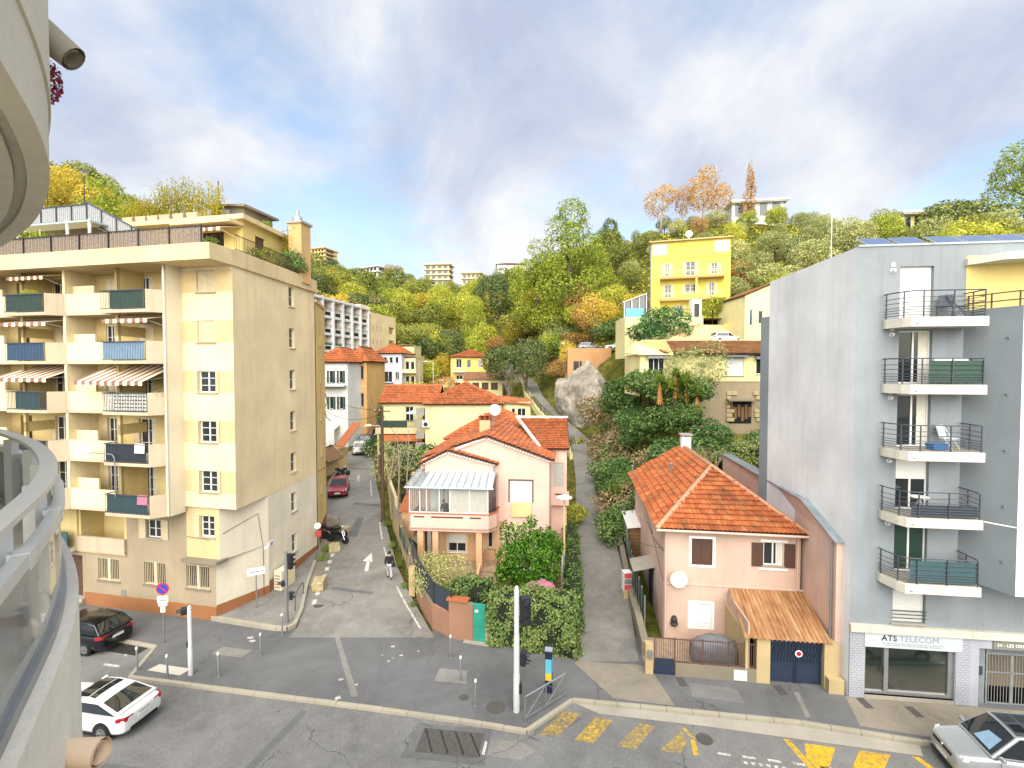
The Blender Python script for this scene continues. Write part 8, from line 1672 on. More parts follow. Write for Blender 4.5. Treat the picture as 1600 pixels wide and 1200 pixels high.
# street lamps
def arm_lamp(label,loc,rz,h,reach,mat='pole_grey',name='street_lamp',head='plastic_white'):
    t = thing(name,label,'street lamp',loc,rz); m = MB(); m.tube([(0,0,0),(0,0,h),(reach * 0.3,0,h + 0.3),(reach,0,h + 0.25)],[0.06,0.05,0.035,0.03],8); m.build('pole',mat,t,smooth=True); m = MB(); m.tube([(reach - 0.1,0,h + 0.25),(reach + 0.15,0,h + 0.27),(reach + 0.6,0,h + 0.24),(reach + 0.75,0,h + 0.2)],[0.05,0.13,0.13,0.04],10); m.build('lamp_head',head,t,smooth=True); return t
t = thing('street_lamp','white disc-topped street lamp with yellow painted pole at the villa corner','street lamp',(3.35,30.5,0.3)); LT(t,'pole_base','pole_white',(0,0,0),[(0.1,0),(0.08,0.6),(0.075,1.6),(0.07,1.7)],10); LT(t,'pole','cloth_cream',(0,0,1.7),[(0.09,0),(0.07,0.1),(0.06,3.3)],10); LT(t,'lamp_head','plastic_white',(0,0,5.0),[(0.06,0),(0.5,0.1),(0.52,0.16),(0.2,0.28),(0.03,0.34)],16,smooth=True)
t = thing('garden_post','bare white post leaning in the villa garden beside the lamp','post',(2.95,28.2,0.2)); TB(t,'post','pole_white',[(0,0,0),(0.03,0,2.6)],[0.05,0.04],8); LT(t,'cap','pole_grey',(0.03,0,2.58),[(0.05,0),(0.055,0.04),(0.02,0.07)],8)
t = thing('street_lamp','white street lamp fixed to the cream balcony front by a bracket','street lamp',lbw(-4.4,-1.75,7.0),RAD(180 - 11.9)); TB(t,'bracket','pole_grey',[(0,0,0),(0,0,2.0),(0.15,0,2.2),(1.5,0,2.25)],0.03,8); TB(t,'lamp_head','plastic_white',[(1.4,0,2.25),(1.6,0,2.28),(2.1,0,2.27),(2.35,0,2.2)],[0.05,0.14,0.14,0.04],10,smooth=True)
t = thing('street_lamp','globe lamp on a short mast above the boulder','street lamp',(9.0,84,13.5)); TB(t,'pole','pole_grey',[(0,0,0),(0,0,4.4)],0.06,8); LT(t,'globe','plastic_white',(0,0,4.4),[(0.05,0),(0.22,0.1),(0.3,0.3),(0.22,0.5),(0.0,0.58)],12,smooth=True)
# utility pole with lamp, transformer-like box and overhead wires
UPx,UPy,UPz = -10.7,39.4,1.0
t = thing('utility_pole','tall dark wooden utility pole beside the side street','utility pole',(UPx,UPy,UPz)); TB(t,'pole','wood_pole',[(0,0,-0.3),(0,0,4.5),(0.02,0,9.6)],[0.16,0.14,0.11],10,smooth=True); BX(t,'junction_box','iron_rust',-0.32,-0.13,-0.12,0.12,4.0,5.6); TB(t,'lamp_arm','cream_pale',[(0.0,0,6.8),(0.0,0,7.6),(-0.25,0,8.0),(-0.9,-0.1,8.05)],0.03,8); TB(t,'lamp_head','cream_pale',[(-0.85,-0.1,8.05),(-1.0,-0.1,8.05),(-1.3,-0.1,8.0),(-1.45,-0.1,7.95)],[0.05,0.13,0.12,0.04],10,smooth=True); m = MB(); m.bar((-0.7,0,9.2),(0.7,0,9.2),0.09); m.build('cross_arm','wood_pole',t)
for x in (-0.6,-0.2,0.25,0.6): LT(t,'insulator','plastic_white',(x,0,9.25),[(0.03,0),(0.05,0.05),(0.03,0.12)],8)
t = thing('utility_pole','dark steel pole with cable loops before the white house','utility pole',(-22.2,55.5,1.9)); TB(t,'pole','rail_black',[(0,0,-0.3),(0,0,9.4)],[0.14,0.1],8); TB(t,'cable_loop','rail_black',[(0,0,9.3),(0.6,0,8.9),(0.8,0,8.0),(0.5,0,7.2),(0.7,0,6.2),(1.2,0,5.8)],0.05,6)
for i,(x,y,z,h,l) in enumerate(((-9.9,41.2,1.1,7.6,'thin dead tree stem leaning beside the utility pole'),(-9.3,42.4,1.2,7.2,'second thin bare stem beside the utility pole'),(-10.2,40.4,1.1,6.8,'thin bare stem closest to the utility pole'))): 
    t = thing('dead_stem',l,'tree'); t.location = (x,y,z); TB(t,'stem','bark_pale',[(0,0,-0.3),(0.15 - i * 0.2,0,h * 0.4),(0.1,0.1,h * 0.7),(-0.1 + i * 0.25,0,h)],[0.09,0.07,0.05,0.02],7,smooth=True); m = MB(); m.tube([(0.1,0,h * 0.5),(0.7,0.1,h * 0.75),(0.9,0.1,h * 0.95)],[0.04,0.025,0.01],5); m.tube([(0,0,h * 0.6),(-0.6,0,h * 0.85)],[0.03,0.01],5); m.build('twig','bark_pale',t)
for x,y,z,h,l in ((-18.4,95,6.5,9.0,'tall pale lamp mast behind the orange roof, left one'),(-15.6,95,6.8,8.2,'tall pale lamp mast behind the orange roof, right one'),(-22.6,84,5,9.5,'white lamp mast in front of the lavender house')): arm_lamp(l,(x,y,z),RAD(180),h,1.2,'pole_white')
def wire(label,A,B,sag,r=0.02):
    A,B = Vector(A),Vector(B); pts_ = [A.lerp(B,i / 14) - Vector((0,0,sag * 4 * (i / 14) * (1 - i / 14))) for i in range(15)]; m = MB(); m.tube(pts_,r,5); return tag(m.build('overhead_wire','cable',smooth=True),label,'wire')
PT = Vector((UPx,UPy,UPz + 9.35))
for i,(B_,s,l) in enumerate((((-22.2,55.5,11.0),0.6,'overhead wire from the wooden pole to the dark steel pole, upper'),((-22.2,55.5,9.4),1.0,'overhead wire from the wooden pole to the dark steel pole, lower'),((-14.6,33.5,6.0),0.6,'overhead wire from the wooden pole to the cream building'),((-16.0,60.0,8.0),0.7,'overhead wire from the wooden pole to the yellow house terrace'),((-5.6,33.2,6.6),0.5,'overhead wire from the wooden pole to the pink villa'),((-20,68,10),1.0,'overhead wire running up the side street'))): wire(l,PT - Vector((0,0,0.3 * (i % 3))),B_,s)
wire('service wire from the lamp at the villa corner to the orange-roofed house',(3.35,30.5,4.9),rhw(0.3,0.1,4.6),0.4,0.012); wire('thin wire crossing the alley from the villa annex',pkw(10.3,4.6,4.0),(3.4,30.5,4.4),0.3,0.012)
# ------------------------------------------------------------------ garden walls, gate, fences
GW = [(-1.95,23.62),(-3.15,24.0),(-4.2,24.9),(-5.35,27.2),(-6.7,30.9),(-8.2,34.9),(-9.7,38.6)]
t = thing('garden_wall','low brown rendered garden wall curving along the side street to the gate','wall'); t.location = (0,0,0)
for i,((x0,y0),(x1,y1)) in enumerate(zip(GW,GW[1:])):
    zt = [1.9,1.25,1.15,1.1,1.3,1.5][i]; m = MB(); d = Vector((x1 - x0,y1 - y0)).normalized(); nn = Vector((d.y,-d.x)) * 0.22
    m.prism([(x0,y0),(x1,y1),(x1 + nn.x,y1 + nn.y),(x0 + nn.x,y0 + nn.y)],lambda x,y: rampz(y) - 0.2,lambda x,y,zt=zt: rampz(y) + zt); m.build('wall_section','brick_low' if i < 4 else 'garden_wall',t,bevel=0.02)
    if i > 1: m = MB(); e = 0.05; m.prism([(x0 - nn.x * 0.2,y0 - nn.y * 0.2),(x1 - nn.x * 0.2,y1 - nn.y * 0.2),(x1 + nn.x * 1.2,y1 + nn.y * 1.2),(x0 + nn.x * 1.2,y0 + nn.y * 1.2)],lambda x,y,zt=zt: rampz(y) + zt,lambda x,y,zt=zt: rampz(y) + zt + 0.06); m.build('coping','concrete_old',t)
BX(t,'pier','garden_wall',-6.1,-5.75,28.0,28.4,0.2,1.9)
t = thing('garden_fence','dark screen fence standing on the brown garden wall','fence')
for i,((x0,y0),(x1,y1)) in enumerate(list(zip(GW,GW[1:]))[1:4]):
    d = Vector((x1 - x0,y1 - y0)); nn = Vector((d.y,-d.x)).normalized() * 0.11; k = max(1,int(d.length / 1.2))
    for q in range(k):
        a = Vector((x0,y0)) + d * q / k + nn; b = Vector((x0,y0)) + d * (q + 1) / k + nn; za = rampz(a.y) + 1.2; zb = rampz(b.y) + 1.2; m = MB(); m.quad((a.x,a.y,za),(b.x,b.y,zb),(b.x,b.y,zb + 1.15),(a.x,a.y,za + 1.15)); m.build('screen_panel','screen_navy' if i < 2 else 'fence_grey',t,recalc=False); BX(t,'fence_post','rail_black',a.x - 0.03,a.x + 0.03,a.y - 0.03,a.y + 0.03,za - 0.2,za + 1.2)
t = thing('garden_gate','green metal garden gate with a small number plate beside the hedge','gate',(-2.28,23.75,0),RAD(-14)); BX(t,'leaf','green_gate',0.0,0.98,0.0,0.05,0.05,1.95,bevel=0.01); m = MB(); m.box(0.44,0.60,-0.012,0.0,1.5,1.62); pl = m.build('number_plate','white_paint',t); text('34',0.1,'ink_dark',pl,Fr((0,-0.012),(1,0)),0.46,-0.001,1.525)
for k in range(6): BX(t,'rib','green_gate',0.03 + k * 0.16,0.045 + k * 0.16,-0.008,0.0,0.08,1.9)
BX(t,'gate_pier','brick_low',-0.95,0.0,-0.02,0.25,0,1.95); BX(t,'stone_pier','sandstone',1.0,1.2,-0.05,0.25,0,1.0); BX(t,'pier_cap','terracotta',-1.05,0.08,-0.1,0.35,1.95,2.05); BX(t,'threshold','concrete',-0.1,1.2,-0.25,0.0,-0.05,0.05)
t = thing('green_fence','green wire mesh fence panel between villa yard and side street','fence',(-6.95,31.2,0.3)); m = MB(); m.quad((0,0,1.1),(-1.25,3.3,1.35),(-1.25,3.3,2.1),(0,0,2.0)); m.build('mesh_screen','screen_green',t,recalc=False)
for f_ in (0,0.5,1): TB(t,'fence_post','pole_grey',[(-1.25 * f_,3.3 * f_,0),(-1.25 * f_,3.3 * f_,2.2)],0.03,6)
t = thing('tiled_pillar','garden pillar with a little sloping tile roof beside the villa yard','pillar',(-8.0,36.3,0.7)); BX(t,'pillar','peach',-0.4,0.5,0,2.6,0,2.2); SB(t,'tile_cap','tile_pink',[(-0.6,-0.2,2.25),(0.7,-0.2,2.25),(0.7,2.8,3.0),(-0.6,2.8,3.0)],0.1)
t = thing('yard_wall','cream garden wall along the right side of the side street','wall')
YW = [(-10.6,41.0),(-12.4,46),(-14.5,52.5),(-15.8,57)]
for i,((x0,y0),(x1,y1)) in enumerate(zip(YW,YW[1:])): m = MB(); d = Vector((x1 - x0,y1 - y0)).normalized(); nn = Vector((d.y,-d.x)) * 0.25; m.prism([(x0 + .5,y0),(x1 + .5,y1),(x1 + .5 + nn.x,y1 + nn.y),(x0 + .5 + nn.x,y0 + nn.y)],lambda x,y: rampz(y) - 0.3,lambda x,y: rampz(y) + 1.5); m.build('wall_section','garden_wall' if i else 'beige_wall',t)
BX(t,'cross_wall','beige_wall',-9.8,-4.6,46.6,46.9,0.8,3.6); BX(t,'cross_wall','yellow_wall',-9.8,-5.0,53.6,53.9,1.2,4.4)
t = thing('street_wall','tall whitewashed wall on the left of the side street','wall')
SW = [(-16.6,39.3),(-18.2,44),(-20.0,50),(-21.8,57)]
for i,((x0,y0),(x1,y1)) in enumerate(zip(SW,SW[1:])): m = MB(); d = Vector((x1 - x0,y1 - y0)).normalized(); nn = Vector((-d.y,d.x)) * 0.3; m.prism([(x0,y0),(x1,y1),(x1 + nn.x,y1 + nn.y),(x0 + nn.x,y0 + nn.y)],lambda x,y: rampz(y) - 0.3,lambda x,y,i=i: rampz(y) + [5.0,2.2,2.6][i]); m.build('wall_section',['white_wall','concrete','white_wall'][i],t)
t = thing('bend_wall','tall white retaining wall curving behind the parked cars with railing on top','wall'); BW = [(-23.4,63),(-24.2,69),(-23.2,77),(-19.5,86),(-15,92)]
for i,((x0,y0),(x1,y1)) in enumerate(zip(BW,BW[1:])):
    m = MB(); d = Vector((x1 - x0,y1 - y0)).normalized(); nn = Vector((-d.y,d.x)) * 0.3; m.prism([(x0,y0),(x1,y1),(x1 + nn.x,y1 + nn.y),(x0 + nn.x,y0 + nn.y)],1.0,lambda x,y: 4.6 + (y - 63) * 0.1); m.build('wall_section','white_wall',t)
    m = MB(); k = int(math.hypot(x1 - x0,y1 - y0) / 0.35)
    for q in range(k + 1): f_ = q / k; x,y = x0 + (x1 - x0) * f_,y0 + (y1 - y0) * f_; m.box(x - 0.05,x + 0.05,y,y + 0.08,4.6 + (y - 63) * 0.1,5.6 + (y - 63) * 0.1)
    m.bar((x0,y0,5.6 + (y0 - 63) * 0.1),(x1,y1,5.6 + (y1 - 63) * 0.1),0.14); m.build('balustrade','concrete',t)
t = thing('shed','small shed with green and brown lean-to roofs on the left of the side street','shed',(-21.0,52.0,1.8),RAD(-15)); BX(t,'wall','garden_wall',-1.8,0.2,0,5,0,2.6); SB(t,'green_roof','plastic_green',[(-2.2,-0.5,2.5),(0.0,-0.5,3.3),(0.0,3,3.3),(-2.2,3,2.5)],0.08); SB(t,'brown_roof','wood_brown',[(-0.1,-0.6,3.2),(1.3,-0.2,1.9),(1.3,2.6,1.9),(-0.1,2.6,3.2)],0.08); SB(t,'rust_roof','terracotta',[(-0.3,3.2,3.0),(0.9,3.2,3.0),(0.9,6.8,5.4),(-0.3,6.8,5.4)],0.08)
for x in (0.3,0.9): BX(t,'post','wood_brown',x,x + 0.1,-0.2,-0.1,0,2.4)
# alley walls, fences, railing
t = thing('alley_wall','rough stone wall with ivy stains along the right side of the alley','wall'); AW = [(6.15,22.4),(6.55,25.6),(6.95,29),(7.75,34.5),(8.45,40)]
for i,((x0,y0),(x1,y1)) in enumerate(zip(AW,AW[1:])): m = MB(); m.prism([(x0,y0),(x0 + 0.35,y0),(x1 + 0.35,y1),(x1,y1)],lambda x,y: rampz(y) - 0.3,lambda x,y,i=i: rampz(y) + [0.75,0.6,0.5,0.45][i]); m.build('wall_section','concrete_old',t,bevel=0.03)
t = thing('green_fence','dark green screen fence along the alley beside the orange-roofed house','fence')
AFs = [(6.6,24.6),(6.95,27.6),(7.25,30),(7.95,34),(8.6,38.6)]
for (x0,y0),(x1,y1) in zip(AFs,AFs[1:]):
    k = 3
    for q in range(k): xa,ya = x0 + (x1 - x0) * q / k + .3,y0 + (y1 - y0) * q / k; xb,yb = x0 + (x1 - x0) * (q + 1) / k + .3,y0 + (y1 - y0) * (q + 1) / k; m = MB(); m.quad((xa,ya,rampz(ya) + 0.5),(xb,yb,rampz(yb) + 0.5),(xb,yb,rampz(yb) + 1.75),(xa,ya,rampz(ya) + 1.75)); m.build('screen_panel','fence_green',t,recalc=False); BX(t,'fence_post','pole_grey',xa - 0.03,xa + 0.03,ya - 0.03,ya + 0.03,rampz(ya),rampz(ya) + 1.85)
t = thing('board_fence','grey board fence beside the shed at the back of the orange-roofed house','fence')
for q in range(16): y = 33.4 + q * 0.34; x = 8.25 + (y - 34) * 0.13; BX(t,'board','deck_grey',x - 0.02,x + 0.02,y,y + 0.31,rampz(y),rampz(y) + 2.1)
t = thing('shed','small plank shed with white sheet roof behind the orange-roofed house','shed',(8.1,32.6,0.5),RAD(-7)); BX(t,'wall','wood_brown',0,1.3,0,3.4,0,2.3); SB(t,'sheet_roof','white_paint',[(-0.2,-0.2,2.35),(1.6,-0.2,2.55),(1.6,3.7,2.55),(-0.2,3.7,2.35)],0.06)
for k in range(9): BX(t,'plank','wood_brown',-0.03,0.0,0.02,3.38,0.05 + k * 0.25,0.27 + k * 0.25); BX(t,'plank','wood_brown',0.0,1.3,-0.03,0.0,0.05 + k * 0.25,0.27 + k * 0.25)
w = rhw(-0.35,3.0,0.2); t = thing('canopy','small corrugated canopy over the side door of the orange-roofed house','canopy',w,RAD(-7.5)); SB(t,'sheet','concrete',[(-0.5,-0.3,2.1),(0.7,-0.3,2.4),(0.7,1.5,2.4),(-0.5,1.5,2.1)],0.05); BX(t,'post','rail_dark',-0.45,-0.4,-0.2,-0.15,0,2.1); BX(t,'door','navy_metal',0.6,0.66,0.2,1.1,0,2.0)
t = thing('alley_parapet','pale yellow parapet wall with blue mesh railing along the upper alley','wall'); AP = [(axc(y) - 1.45,y,az(y)) for y in (57,65,76,88,100,109)]
for (x0,y0,z0),(x1,y1,z1) in zip(AP,AP[1:]):
    m = MB(); m.hexa([(x0 - 0.35,y0,z0 - 4),(x0,y0,z0 - 4),(x1,y1,z1 - 4),(x1 - 0.35,y1,z1 - 4),(x0 - 0.35,y0,z0 + 0.5),(x0,y0,z0 + 0.5),(x1,y1,z1 + 0.5),(x1 - 0.35,y1,z1 + 0.5)]); m.build('wall_section','lemon_pale',t); m = MB(); k = 5
    for q in range(k + 1): f_ = q / k; x,y,z = x0 + (x1 - x0) * f_ - 0.15,y0 + (y1 - y0) * f_,z0 + (z1 - z0) * f_; m.box(x - 0.03,x + 0.03,y - 0.03,y + 0.03,z + 0.5,z + 1.7)
    m.bar((x0 - .15,y0,z0 + 1.7),(x1 - .15,y1,z1 + 1.7),0.05); m.build('railing','rail_dark',t); m = MB(); m.quad((x0 - .15,y0,z0 + .5),(x1 - .15,y1,z1 + .5),(x1 - .15,y1,z1 + 1.68),(x0 - .15,y0,z0 + 1.68)); m.build('mesh_screen','mesh_blue',t,recalc=False)
# garden clutter
for i,(x,y,z,r,h,mt,l) in enumerate(((-1.9,26.9,0.1,0.18,0.3,'terracotta','terracotta pot beside the villa steps'),(-0.5,28.0,0.4,0.16,0.28,'terracotta','terracotta pot on the villa stair wall'),(-3.1,27.6,0.1,0.2,0.3,'terracotta','terracotta pot near the pale bushes'),(-2.6,27.0,0.1,0.25,0.5,'plastic_green','turquoise bucket on the villa terrace'),(-0.1,25.9,0.1,0.2,0.35,'terracotta','terracotta pot behind the ivy hedge'))):
    t = thing('plant_pot',l,'pot',(x,y,z)); m = MB(); m.lathe((0,0,0),[(r * 0.7,0),(r,h),(r * 1.08,h),(r * 1.08,h * 0.9)],12); m.build('pot',mt,t); LT(t,'soil','soil',(0,0,h - 0.03),[(r * 0.95,0),(0.01,0.01)],12)
t = thing('garden_bench','low stone planter box with cuttings on the villa terrace','planter',(-2.6,27.4,0.1)); BX(t,'box','concrete',-0.2,1.0,-0.2,0.25,0,0.7); BX(t,'slab','concrete_old',-0.3,1.1,-0.3,0.35,0.7,0.78); blades('cuttings',[(0.1,0,0.8),(0.6,0,0.8)],10,0.5,0.05,'leaf_rust',t,0.1,3)
m = MB(); m.poly([(-3.6,25.3,0.06),(2.9,24.7,0.06),(3.5,31,0.32),(3.0,33.2,0.5),(-6.7,34,0.55),(-6.2,30,0.3),(-4.6,26.6,0.12)]); struct(m.build('villa_garden','garden_paving',recalc=False))
m = MB(); m.poly([(-9.4,38.6,0.98),(-6.2,34,0.66),(-6.0,44,1.32),(-10.5,44,1.32)]); struct(m.build('villa_yard','concrete',recalc=False))
o = tarp('pink and grey bundle of covered garden goods behind the ivy hedge',(1.5,25.3,1.2),0.4,1.7,1.1,1.1,'pink_cloth',6)
t = thing('waste_bin','black bin on the wall beside the villa yard','bin',(-9.0,40.3,2.2)); m = MB(); m.hexa([(-0.3,-0.3,0),(0.3,-0.3,0),(0.3,0.3,0),(-0.3,0.3,0),(-0.36,-0.36,1),(0.36,-0.36,1),(0.36,0.36,1),(-0.36,0.36,1)]); m.build('body','black',t); BX(t,'lid','black',-0.38,0.38,-0.4,0.38,1.0,1.08,bevel=0.02)
# balcony furniture on the grey block
def folding_chair(label,loc,rz,mat='rail_dark'):
    t = thing('folding_chair',label,'chair',loc,rz); m = MB(); m.box(-0.22,0.22,-0.2,0.22,0.42,0.45); m.build('seat',mat,t); m = MB(); m.hexa([(-0.22,0.2,0.5),(0.22,0.2,0.5),(0.22,0.23,0.5),(-0.22,0.23,0.5),(-0.22,0.34,0.92),(0.22,0.34,0.92),(0.22,0.37,0.92),(-0.22,0.37,0.92)]); m.build('backrest',mat,t)
    for s in (-0.23,0.23):
        for a,b in (((s,-0.25,0),(s,0.34,0.9)),((s,0.25,0),(s,-0.2,0.45))): m = MB(); m.tube([a,b],0.013,6); m.build('leg',mat,t)
    return t
folding_chair('left folding chair on the top grey balcony',gbw(2.85,-0.6,15.62),RAD(-50)); folding_chair('right folding chair on the top grey balcony',gbw(3.4,-0.55,15.62),RAD(40)); folding_chair('white folding chair on the middle grey balcony',gbw(3.2,-0.5,10.49),RAD(20),'plastic_white')
t = thing('drying_rack','drying rack hung with pale laundry on the second balcony from top','drying rack',gbw(2.6,-0.6,13.05),RAD(-7)); m = MB()
for s in (0,0.45): m.tube([(0,s,0),(0.5,0.45 - s,0.95)],0.012,6); m.tube([(1.2,s,0),(0.7,0.45 - s,0.95)],0.012,6)
m.build('frame','plastic_white',t); m = MB(); k = 10
for i in range(k): m.quad((0.0 + i * 0.12,-0.05 + 0.02 * (i % 2),0.55),(0.12 + i * 0.12,-0.05 + 0.02 * ((i + 1) % 2),0.55),(0.12 + i * 0.12,0.1,0.98),(i * 0.12,0.1,0.98))
m.build('laundry','paper_poster',t,recalc=False)
for z,x0,x1,mt,l in ((12.68,2.0,3.85,'screen_green','green cloth screen tied to the second balcony railing'),(4.98,1.5,3.85,'screen_teal','dark teal screen tied to the lowest balcony railing'),(7.55,1.5,3.8,'screen_navy','dark screen tied low on the fourth balcony railing')):
    m = MB(); k = 16; h_ = 0.85 if z != 7.55 else 0.45
    for i in range(k): a,b = x0 + (x1 - x0) * i / k,x0 + (x1 - x0) * (i + 1) / k; m.quad((a,-1.12 + 0.01 * (i % 2),z + 0.42),(b,-1.12 + 0.01 * ((i + 1) % 2),z + 0.42),(b,-1.12 + 0.01 * ((i + 1) % 2),z + 0.42 + h_),(a,-1.12 + 0.01 * (i % 2),z + 0.42 + h_))
    o = m.build('balcony_screen',mt,recalc=False); o.location = (14.01,19.62,0); o.rotation_euler = (0,0,RAD(-7)); tag(o,l,'screen')
t = thing('garden_table','small white table with chairs on the fourth grey balcony','table',gbw(2.1,-0.65,7.92)); LT(t,'top','plastic_white',(0,0,0.68),[(0.32,0),(0.32,0.03)],16)
for a in range(3): TB(t,'leg','plastic_white',[(0.25 * math.cos(a * 2.1),0.25 * math.sin(a * 2.1),0),(0,0,0.68)],0.015,6)
m = MB(); m.hexa([(0,0,0),(0.5,0,0),(0.5,0.35,0),(0,0.35,0),(-0.05,-0.03,0.25),(0.55,-0.03,0.25),(0.55,0.38,0.25),(-0.05,0.38,0.25)]); o = m.build('laundry_basin','plastic_blue'); o.location = gbw(2.4,-0.9,10.5); tag(o,'blue plastic basin on the middle grey balcony floor','basin')
# parasol on the yellow house terrace
for x,mt,l in ((-12.0,'white_paint','white parasol on the terrace of the low yellow house'),(-10.9,'screen_blue','blue parasol on the terrace of the low yellow house')):
    t = thing('parasol',l,'parasol',(x,58.6,6.6)); TB(t,'pole','white_frame',[(0,0,0),(0,0,2.0)],0.03,6); m = MB(); m.lathe((0,0,1.7),[(1.0,0),(0.98,0.05),(0.05,0.4)],8); m.build('canopy',mt,t)
# ------------------------------------------------------------------ people
def skin_mesh(name,verts,edges,radii,mat,parent,sub=2):
    me = bpy.data.meshes.new(name); me.from_pydata(verts,edges,[]); o = obj(name,me,None,parent); me.materials.append(MATS[mat])
    s = o.modifiers.new('skin','SKIN'); s.use_smooth_shade = True
    for i,r in enumerate(radii): v = me.skin_vertices[0].data[i]; v.radius = r if isinstance(r,tuple) else (r,r)
    me.skin_vertices[0].data[0].use_root = True
    b = o.modifiers.new('sub','SUBSURF'); b.levels = 1; b.render_levels = sub; return o
def person(label,loc,rz,pose,jacket,trousers,shoes,hair,bag=False):
    """x right, y forward, z up. pose holds joint positions"""
    t = thing('person',label,'person',loc,rz); J = pose
    V = ['pelvis','waist','chest','neck','head0','head1','shL','elL','wrL','shR','elR','wrR','hipL','knL','anL','toL','hipR','knR','anR','toR']; ix = {k: i for i,k in enumerate(V)}
    vs = [J[k] for k in V]; E_ = [('pelvis','waist'),('waist','chest'),('chest','neck'),('neck','head0'),('head0','head1'),('chest','shL'),('shL','elL'),('elL','wrL'),('chest','shR'),('shR','elR'),('elR','wrR'),('pelvis','hipL'),('hipL','knL'),('knL','anL'),('anL','toL'),('pelvis','hipR'),('hipR','knR'),('knR','anR'),('anR','toR')]
    R_ = dict(pelvis=(0.13,0.1),waist=(0.13,0.1),chest=(0.15,0.105),neck=0.055,head0=(0.075,0.085),head1=(0.07,0.08),shL=0.06,elL=0.042,wrL=0.03,shR=0.06,elR=0.042,wrR=0.03,hipL=0.085,knL=0.058,anL=0.038,toL=0.03,hipR=0.085,knR=0.058,anR=0.038,toR=0.03)
    edges = [(ix[a],ix[b]) for a,b in E_]; rad = [R_[k] for k in V]
    for s in ('L','R'):   # hands: palm, four fingers, thumb
        w = Vector(J['wr' + s]); e = Vector(J['el' + s]); d = (w - e).normalized(); sd = d.cross(Vector((0,1,0))).normalized(); palm = w + d * 0.08; b = len(vs); vs.append(tuple(palm)); rad.append((0.035,0.016)); edges.append((ix['wr' + s],b))
        for k in range(4):
            o = sd * (0.03 - 0.02 * k); l = (0.07,0.08,0.075,0.058)[k]; a = len(vs); vs.append(tuple(palm + o + d * l * 0.55)); rad.append(0.009); edges.append((b,a)); vs.append(tuple(palm + o + d * l + Vector((0,0.02,0)))); rad.append(0.008); edges.append((a,a + 1))
        a = len(vs); vs.append(tuple(w + d * 0.05 + sd * 0.05)); rad.append(0.011); edges.append((b,a))
    skin_mesh('body',vs,edges,rad,'skin',t)
    def part(name,keys,ed,rr,mat): skin_mesh(name,[J[k] if isinstance(k,str) else k for k in keys],ed,rr,mat,t)
    lw = lambda a,b,f: tuple(Vector(J[a]).lerp(Vector(J[b]),f))
    part('jacket',[lw('pelvis','waist',-0.35),'waist','chest',lw('chest','neck',0.8),'shL','elL',lw('elL','wrL',0.92),'shR','elR',lw('elR','wrR',0.92)],[(0,1),(1,2),(2,3),(2,4),(4,5),(5,6),(2,7),(7,8),(8,9)],[(0.165,0.13),(0.165,0.13),(0.185,0.14),0.075,0.085,0.064,0.05,0.085,0.064,0.05],jacket)
    part('trousers',['pelvis','hipL','knL',lw('knL','anL',0.93),'hipR','knR',lw('knR','anR',0.93)],[(0,1),(1,2),(2,3),(0,4),(4,5),(5,6)],[(0.15,0.12),0.1,0.075,0.058,0.1,0.075,0.058],trousers)
    for s in ('L','R'): part('shoe',[lw('an' + s,'to' + s,-0.35),'an' + s,'to' + s],[(0,1),(1,2)],[0.042,0.05,0.038],shoes)
    h0,h1 = Vector(J['head0']),Vector(J['head1']); c = h0.lerp(h1,0.62) + Vector((0,-0.015,0.02)); m = MB(); m.lathe(tuple(c),[(0.0,-0.09),(0.07,-0.075),(0.105,-0.02),(0.105,0.04),(0.08,0.09),(0.0,0.115)],14); m.build('hair',hair,t,smooth=True)
    f_ = h0.lerp(h1,0.4); m = MB(); m.add([tuple(f_ + Vector((-0.014,0.078,-0.02))),tuple(f_ + Vector((0.014,0.078,-0.02))),tuple(f_ + Vector((0,0.11,-0.015))),tuple(f_ + Vector((0,0.08,0.04)))],[(0,1,2),(0,2,3),(1,3,2)]); m.build('nose','skin',t)
    for s in (-1,1):
        m = MB(); m.lathe(tuple(f_ + Vector((s * 0.03,0.082,0.03))),[(0.0,-0.008),(0.01,0),(0.0,0.008)],8,'y'); m.build('eye','black',t); m = MB(); m.lathe(tuple(f_ + Vector((s * 0.085,0,0.01))),[(0.0,-0.01),(0.022,0),(0.0,0.01)],8,'x'); m.build('ear','skin',t)
    BX(t,'mouth','red_post',f_.x - 0.022,f_.x + 0.022,f_.y + 0.078,f_.y + 0.084,f_.z - 0.05,f_.z - 0.043)
    if bag: TB(t,'shoulder_bag','black',[(0.2,-0.05,1.05),(0.24,-0.08,0.9),(0.24,-0.08,0.8)],[0.1,0.14,0.1],10,smooth=True)
    return t
WALK = dict(pelvis=(0,0,0.95),waist=(0,0.01,1.12),chest=(0,0.02,1.36),neck=(0,0.02,1.5),head0=(0,0.04,1.57),head1=(0,0.05,1.68),shL=(-0.19,0.0,1.4),elL=(-0.25,-0.08,1.13),wrL=(-0.24,0.06,0.92),shR=(0.19,0.03,1.4),elR=(0.25,0.0,1.13),wrR=(0.22,0.16,0.98),hipL=(-0.1,0,0.9),knL=(-0.11,0.14,0.5),anL=(-0.1,0.18,0.09),toL=(-0.1,0.32,0.04),hipR=(0.1,0,0.9),knR=(0.11,-0.02,0.48),anR=(0.1,-0.26,0.13),toR=(0.1,-0.14,0.04))
person('pedestrian in black jacket and light trousers walking up the side street',(-7.75,30.0,rampz(30.0)),RAD(10),WALK,'cloth_black','cloth_light','black','hair_dark',True)
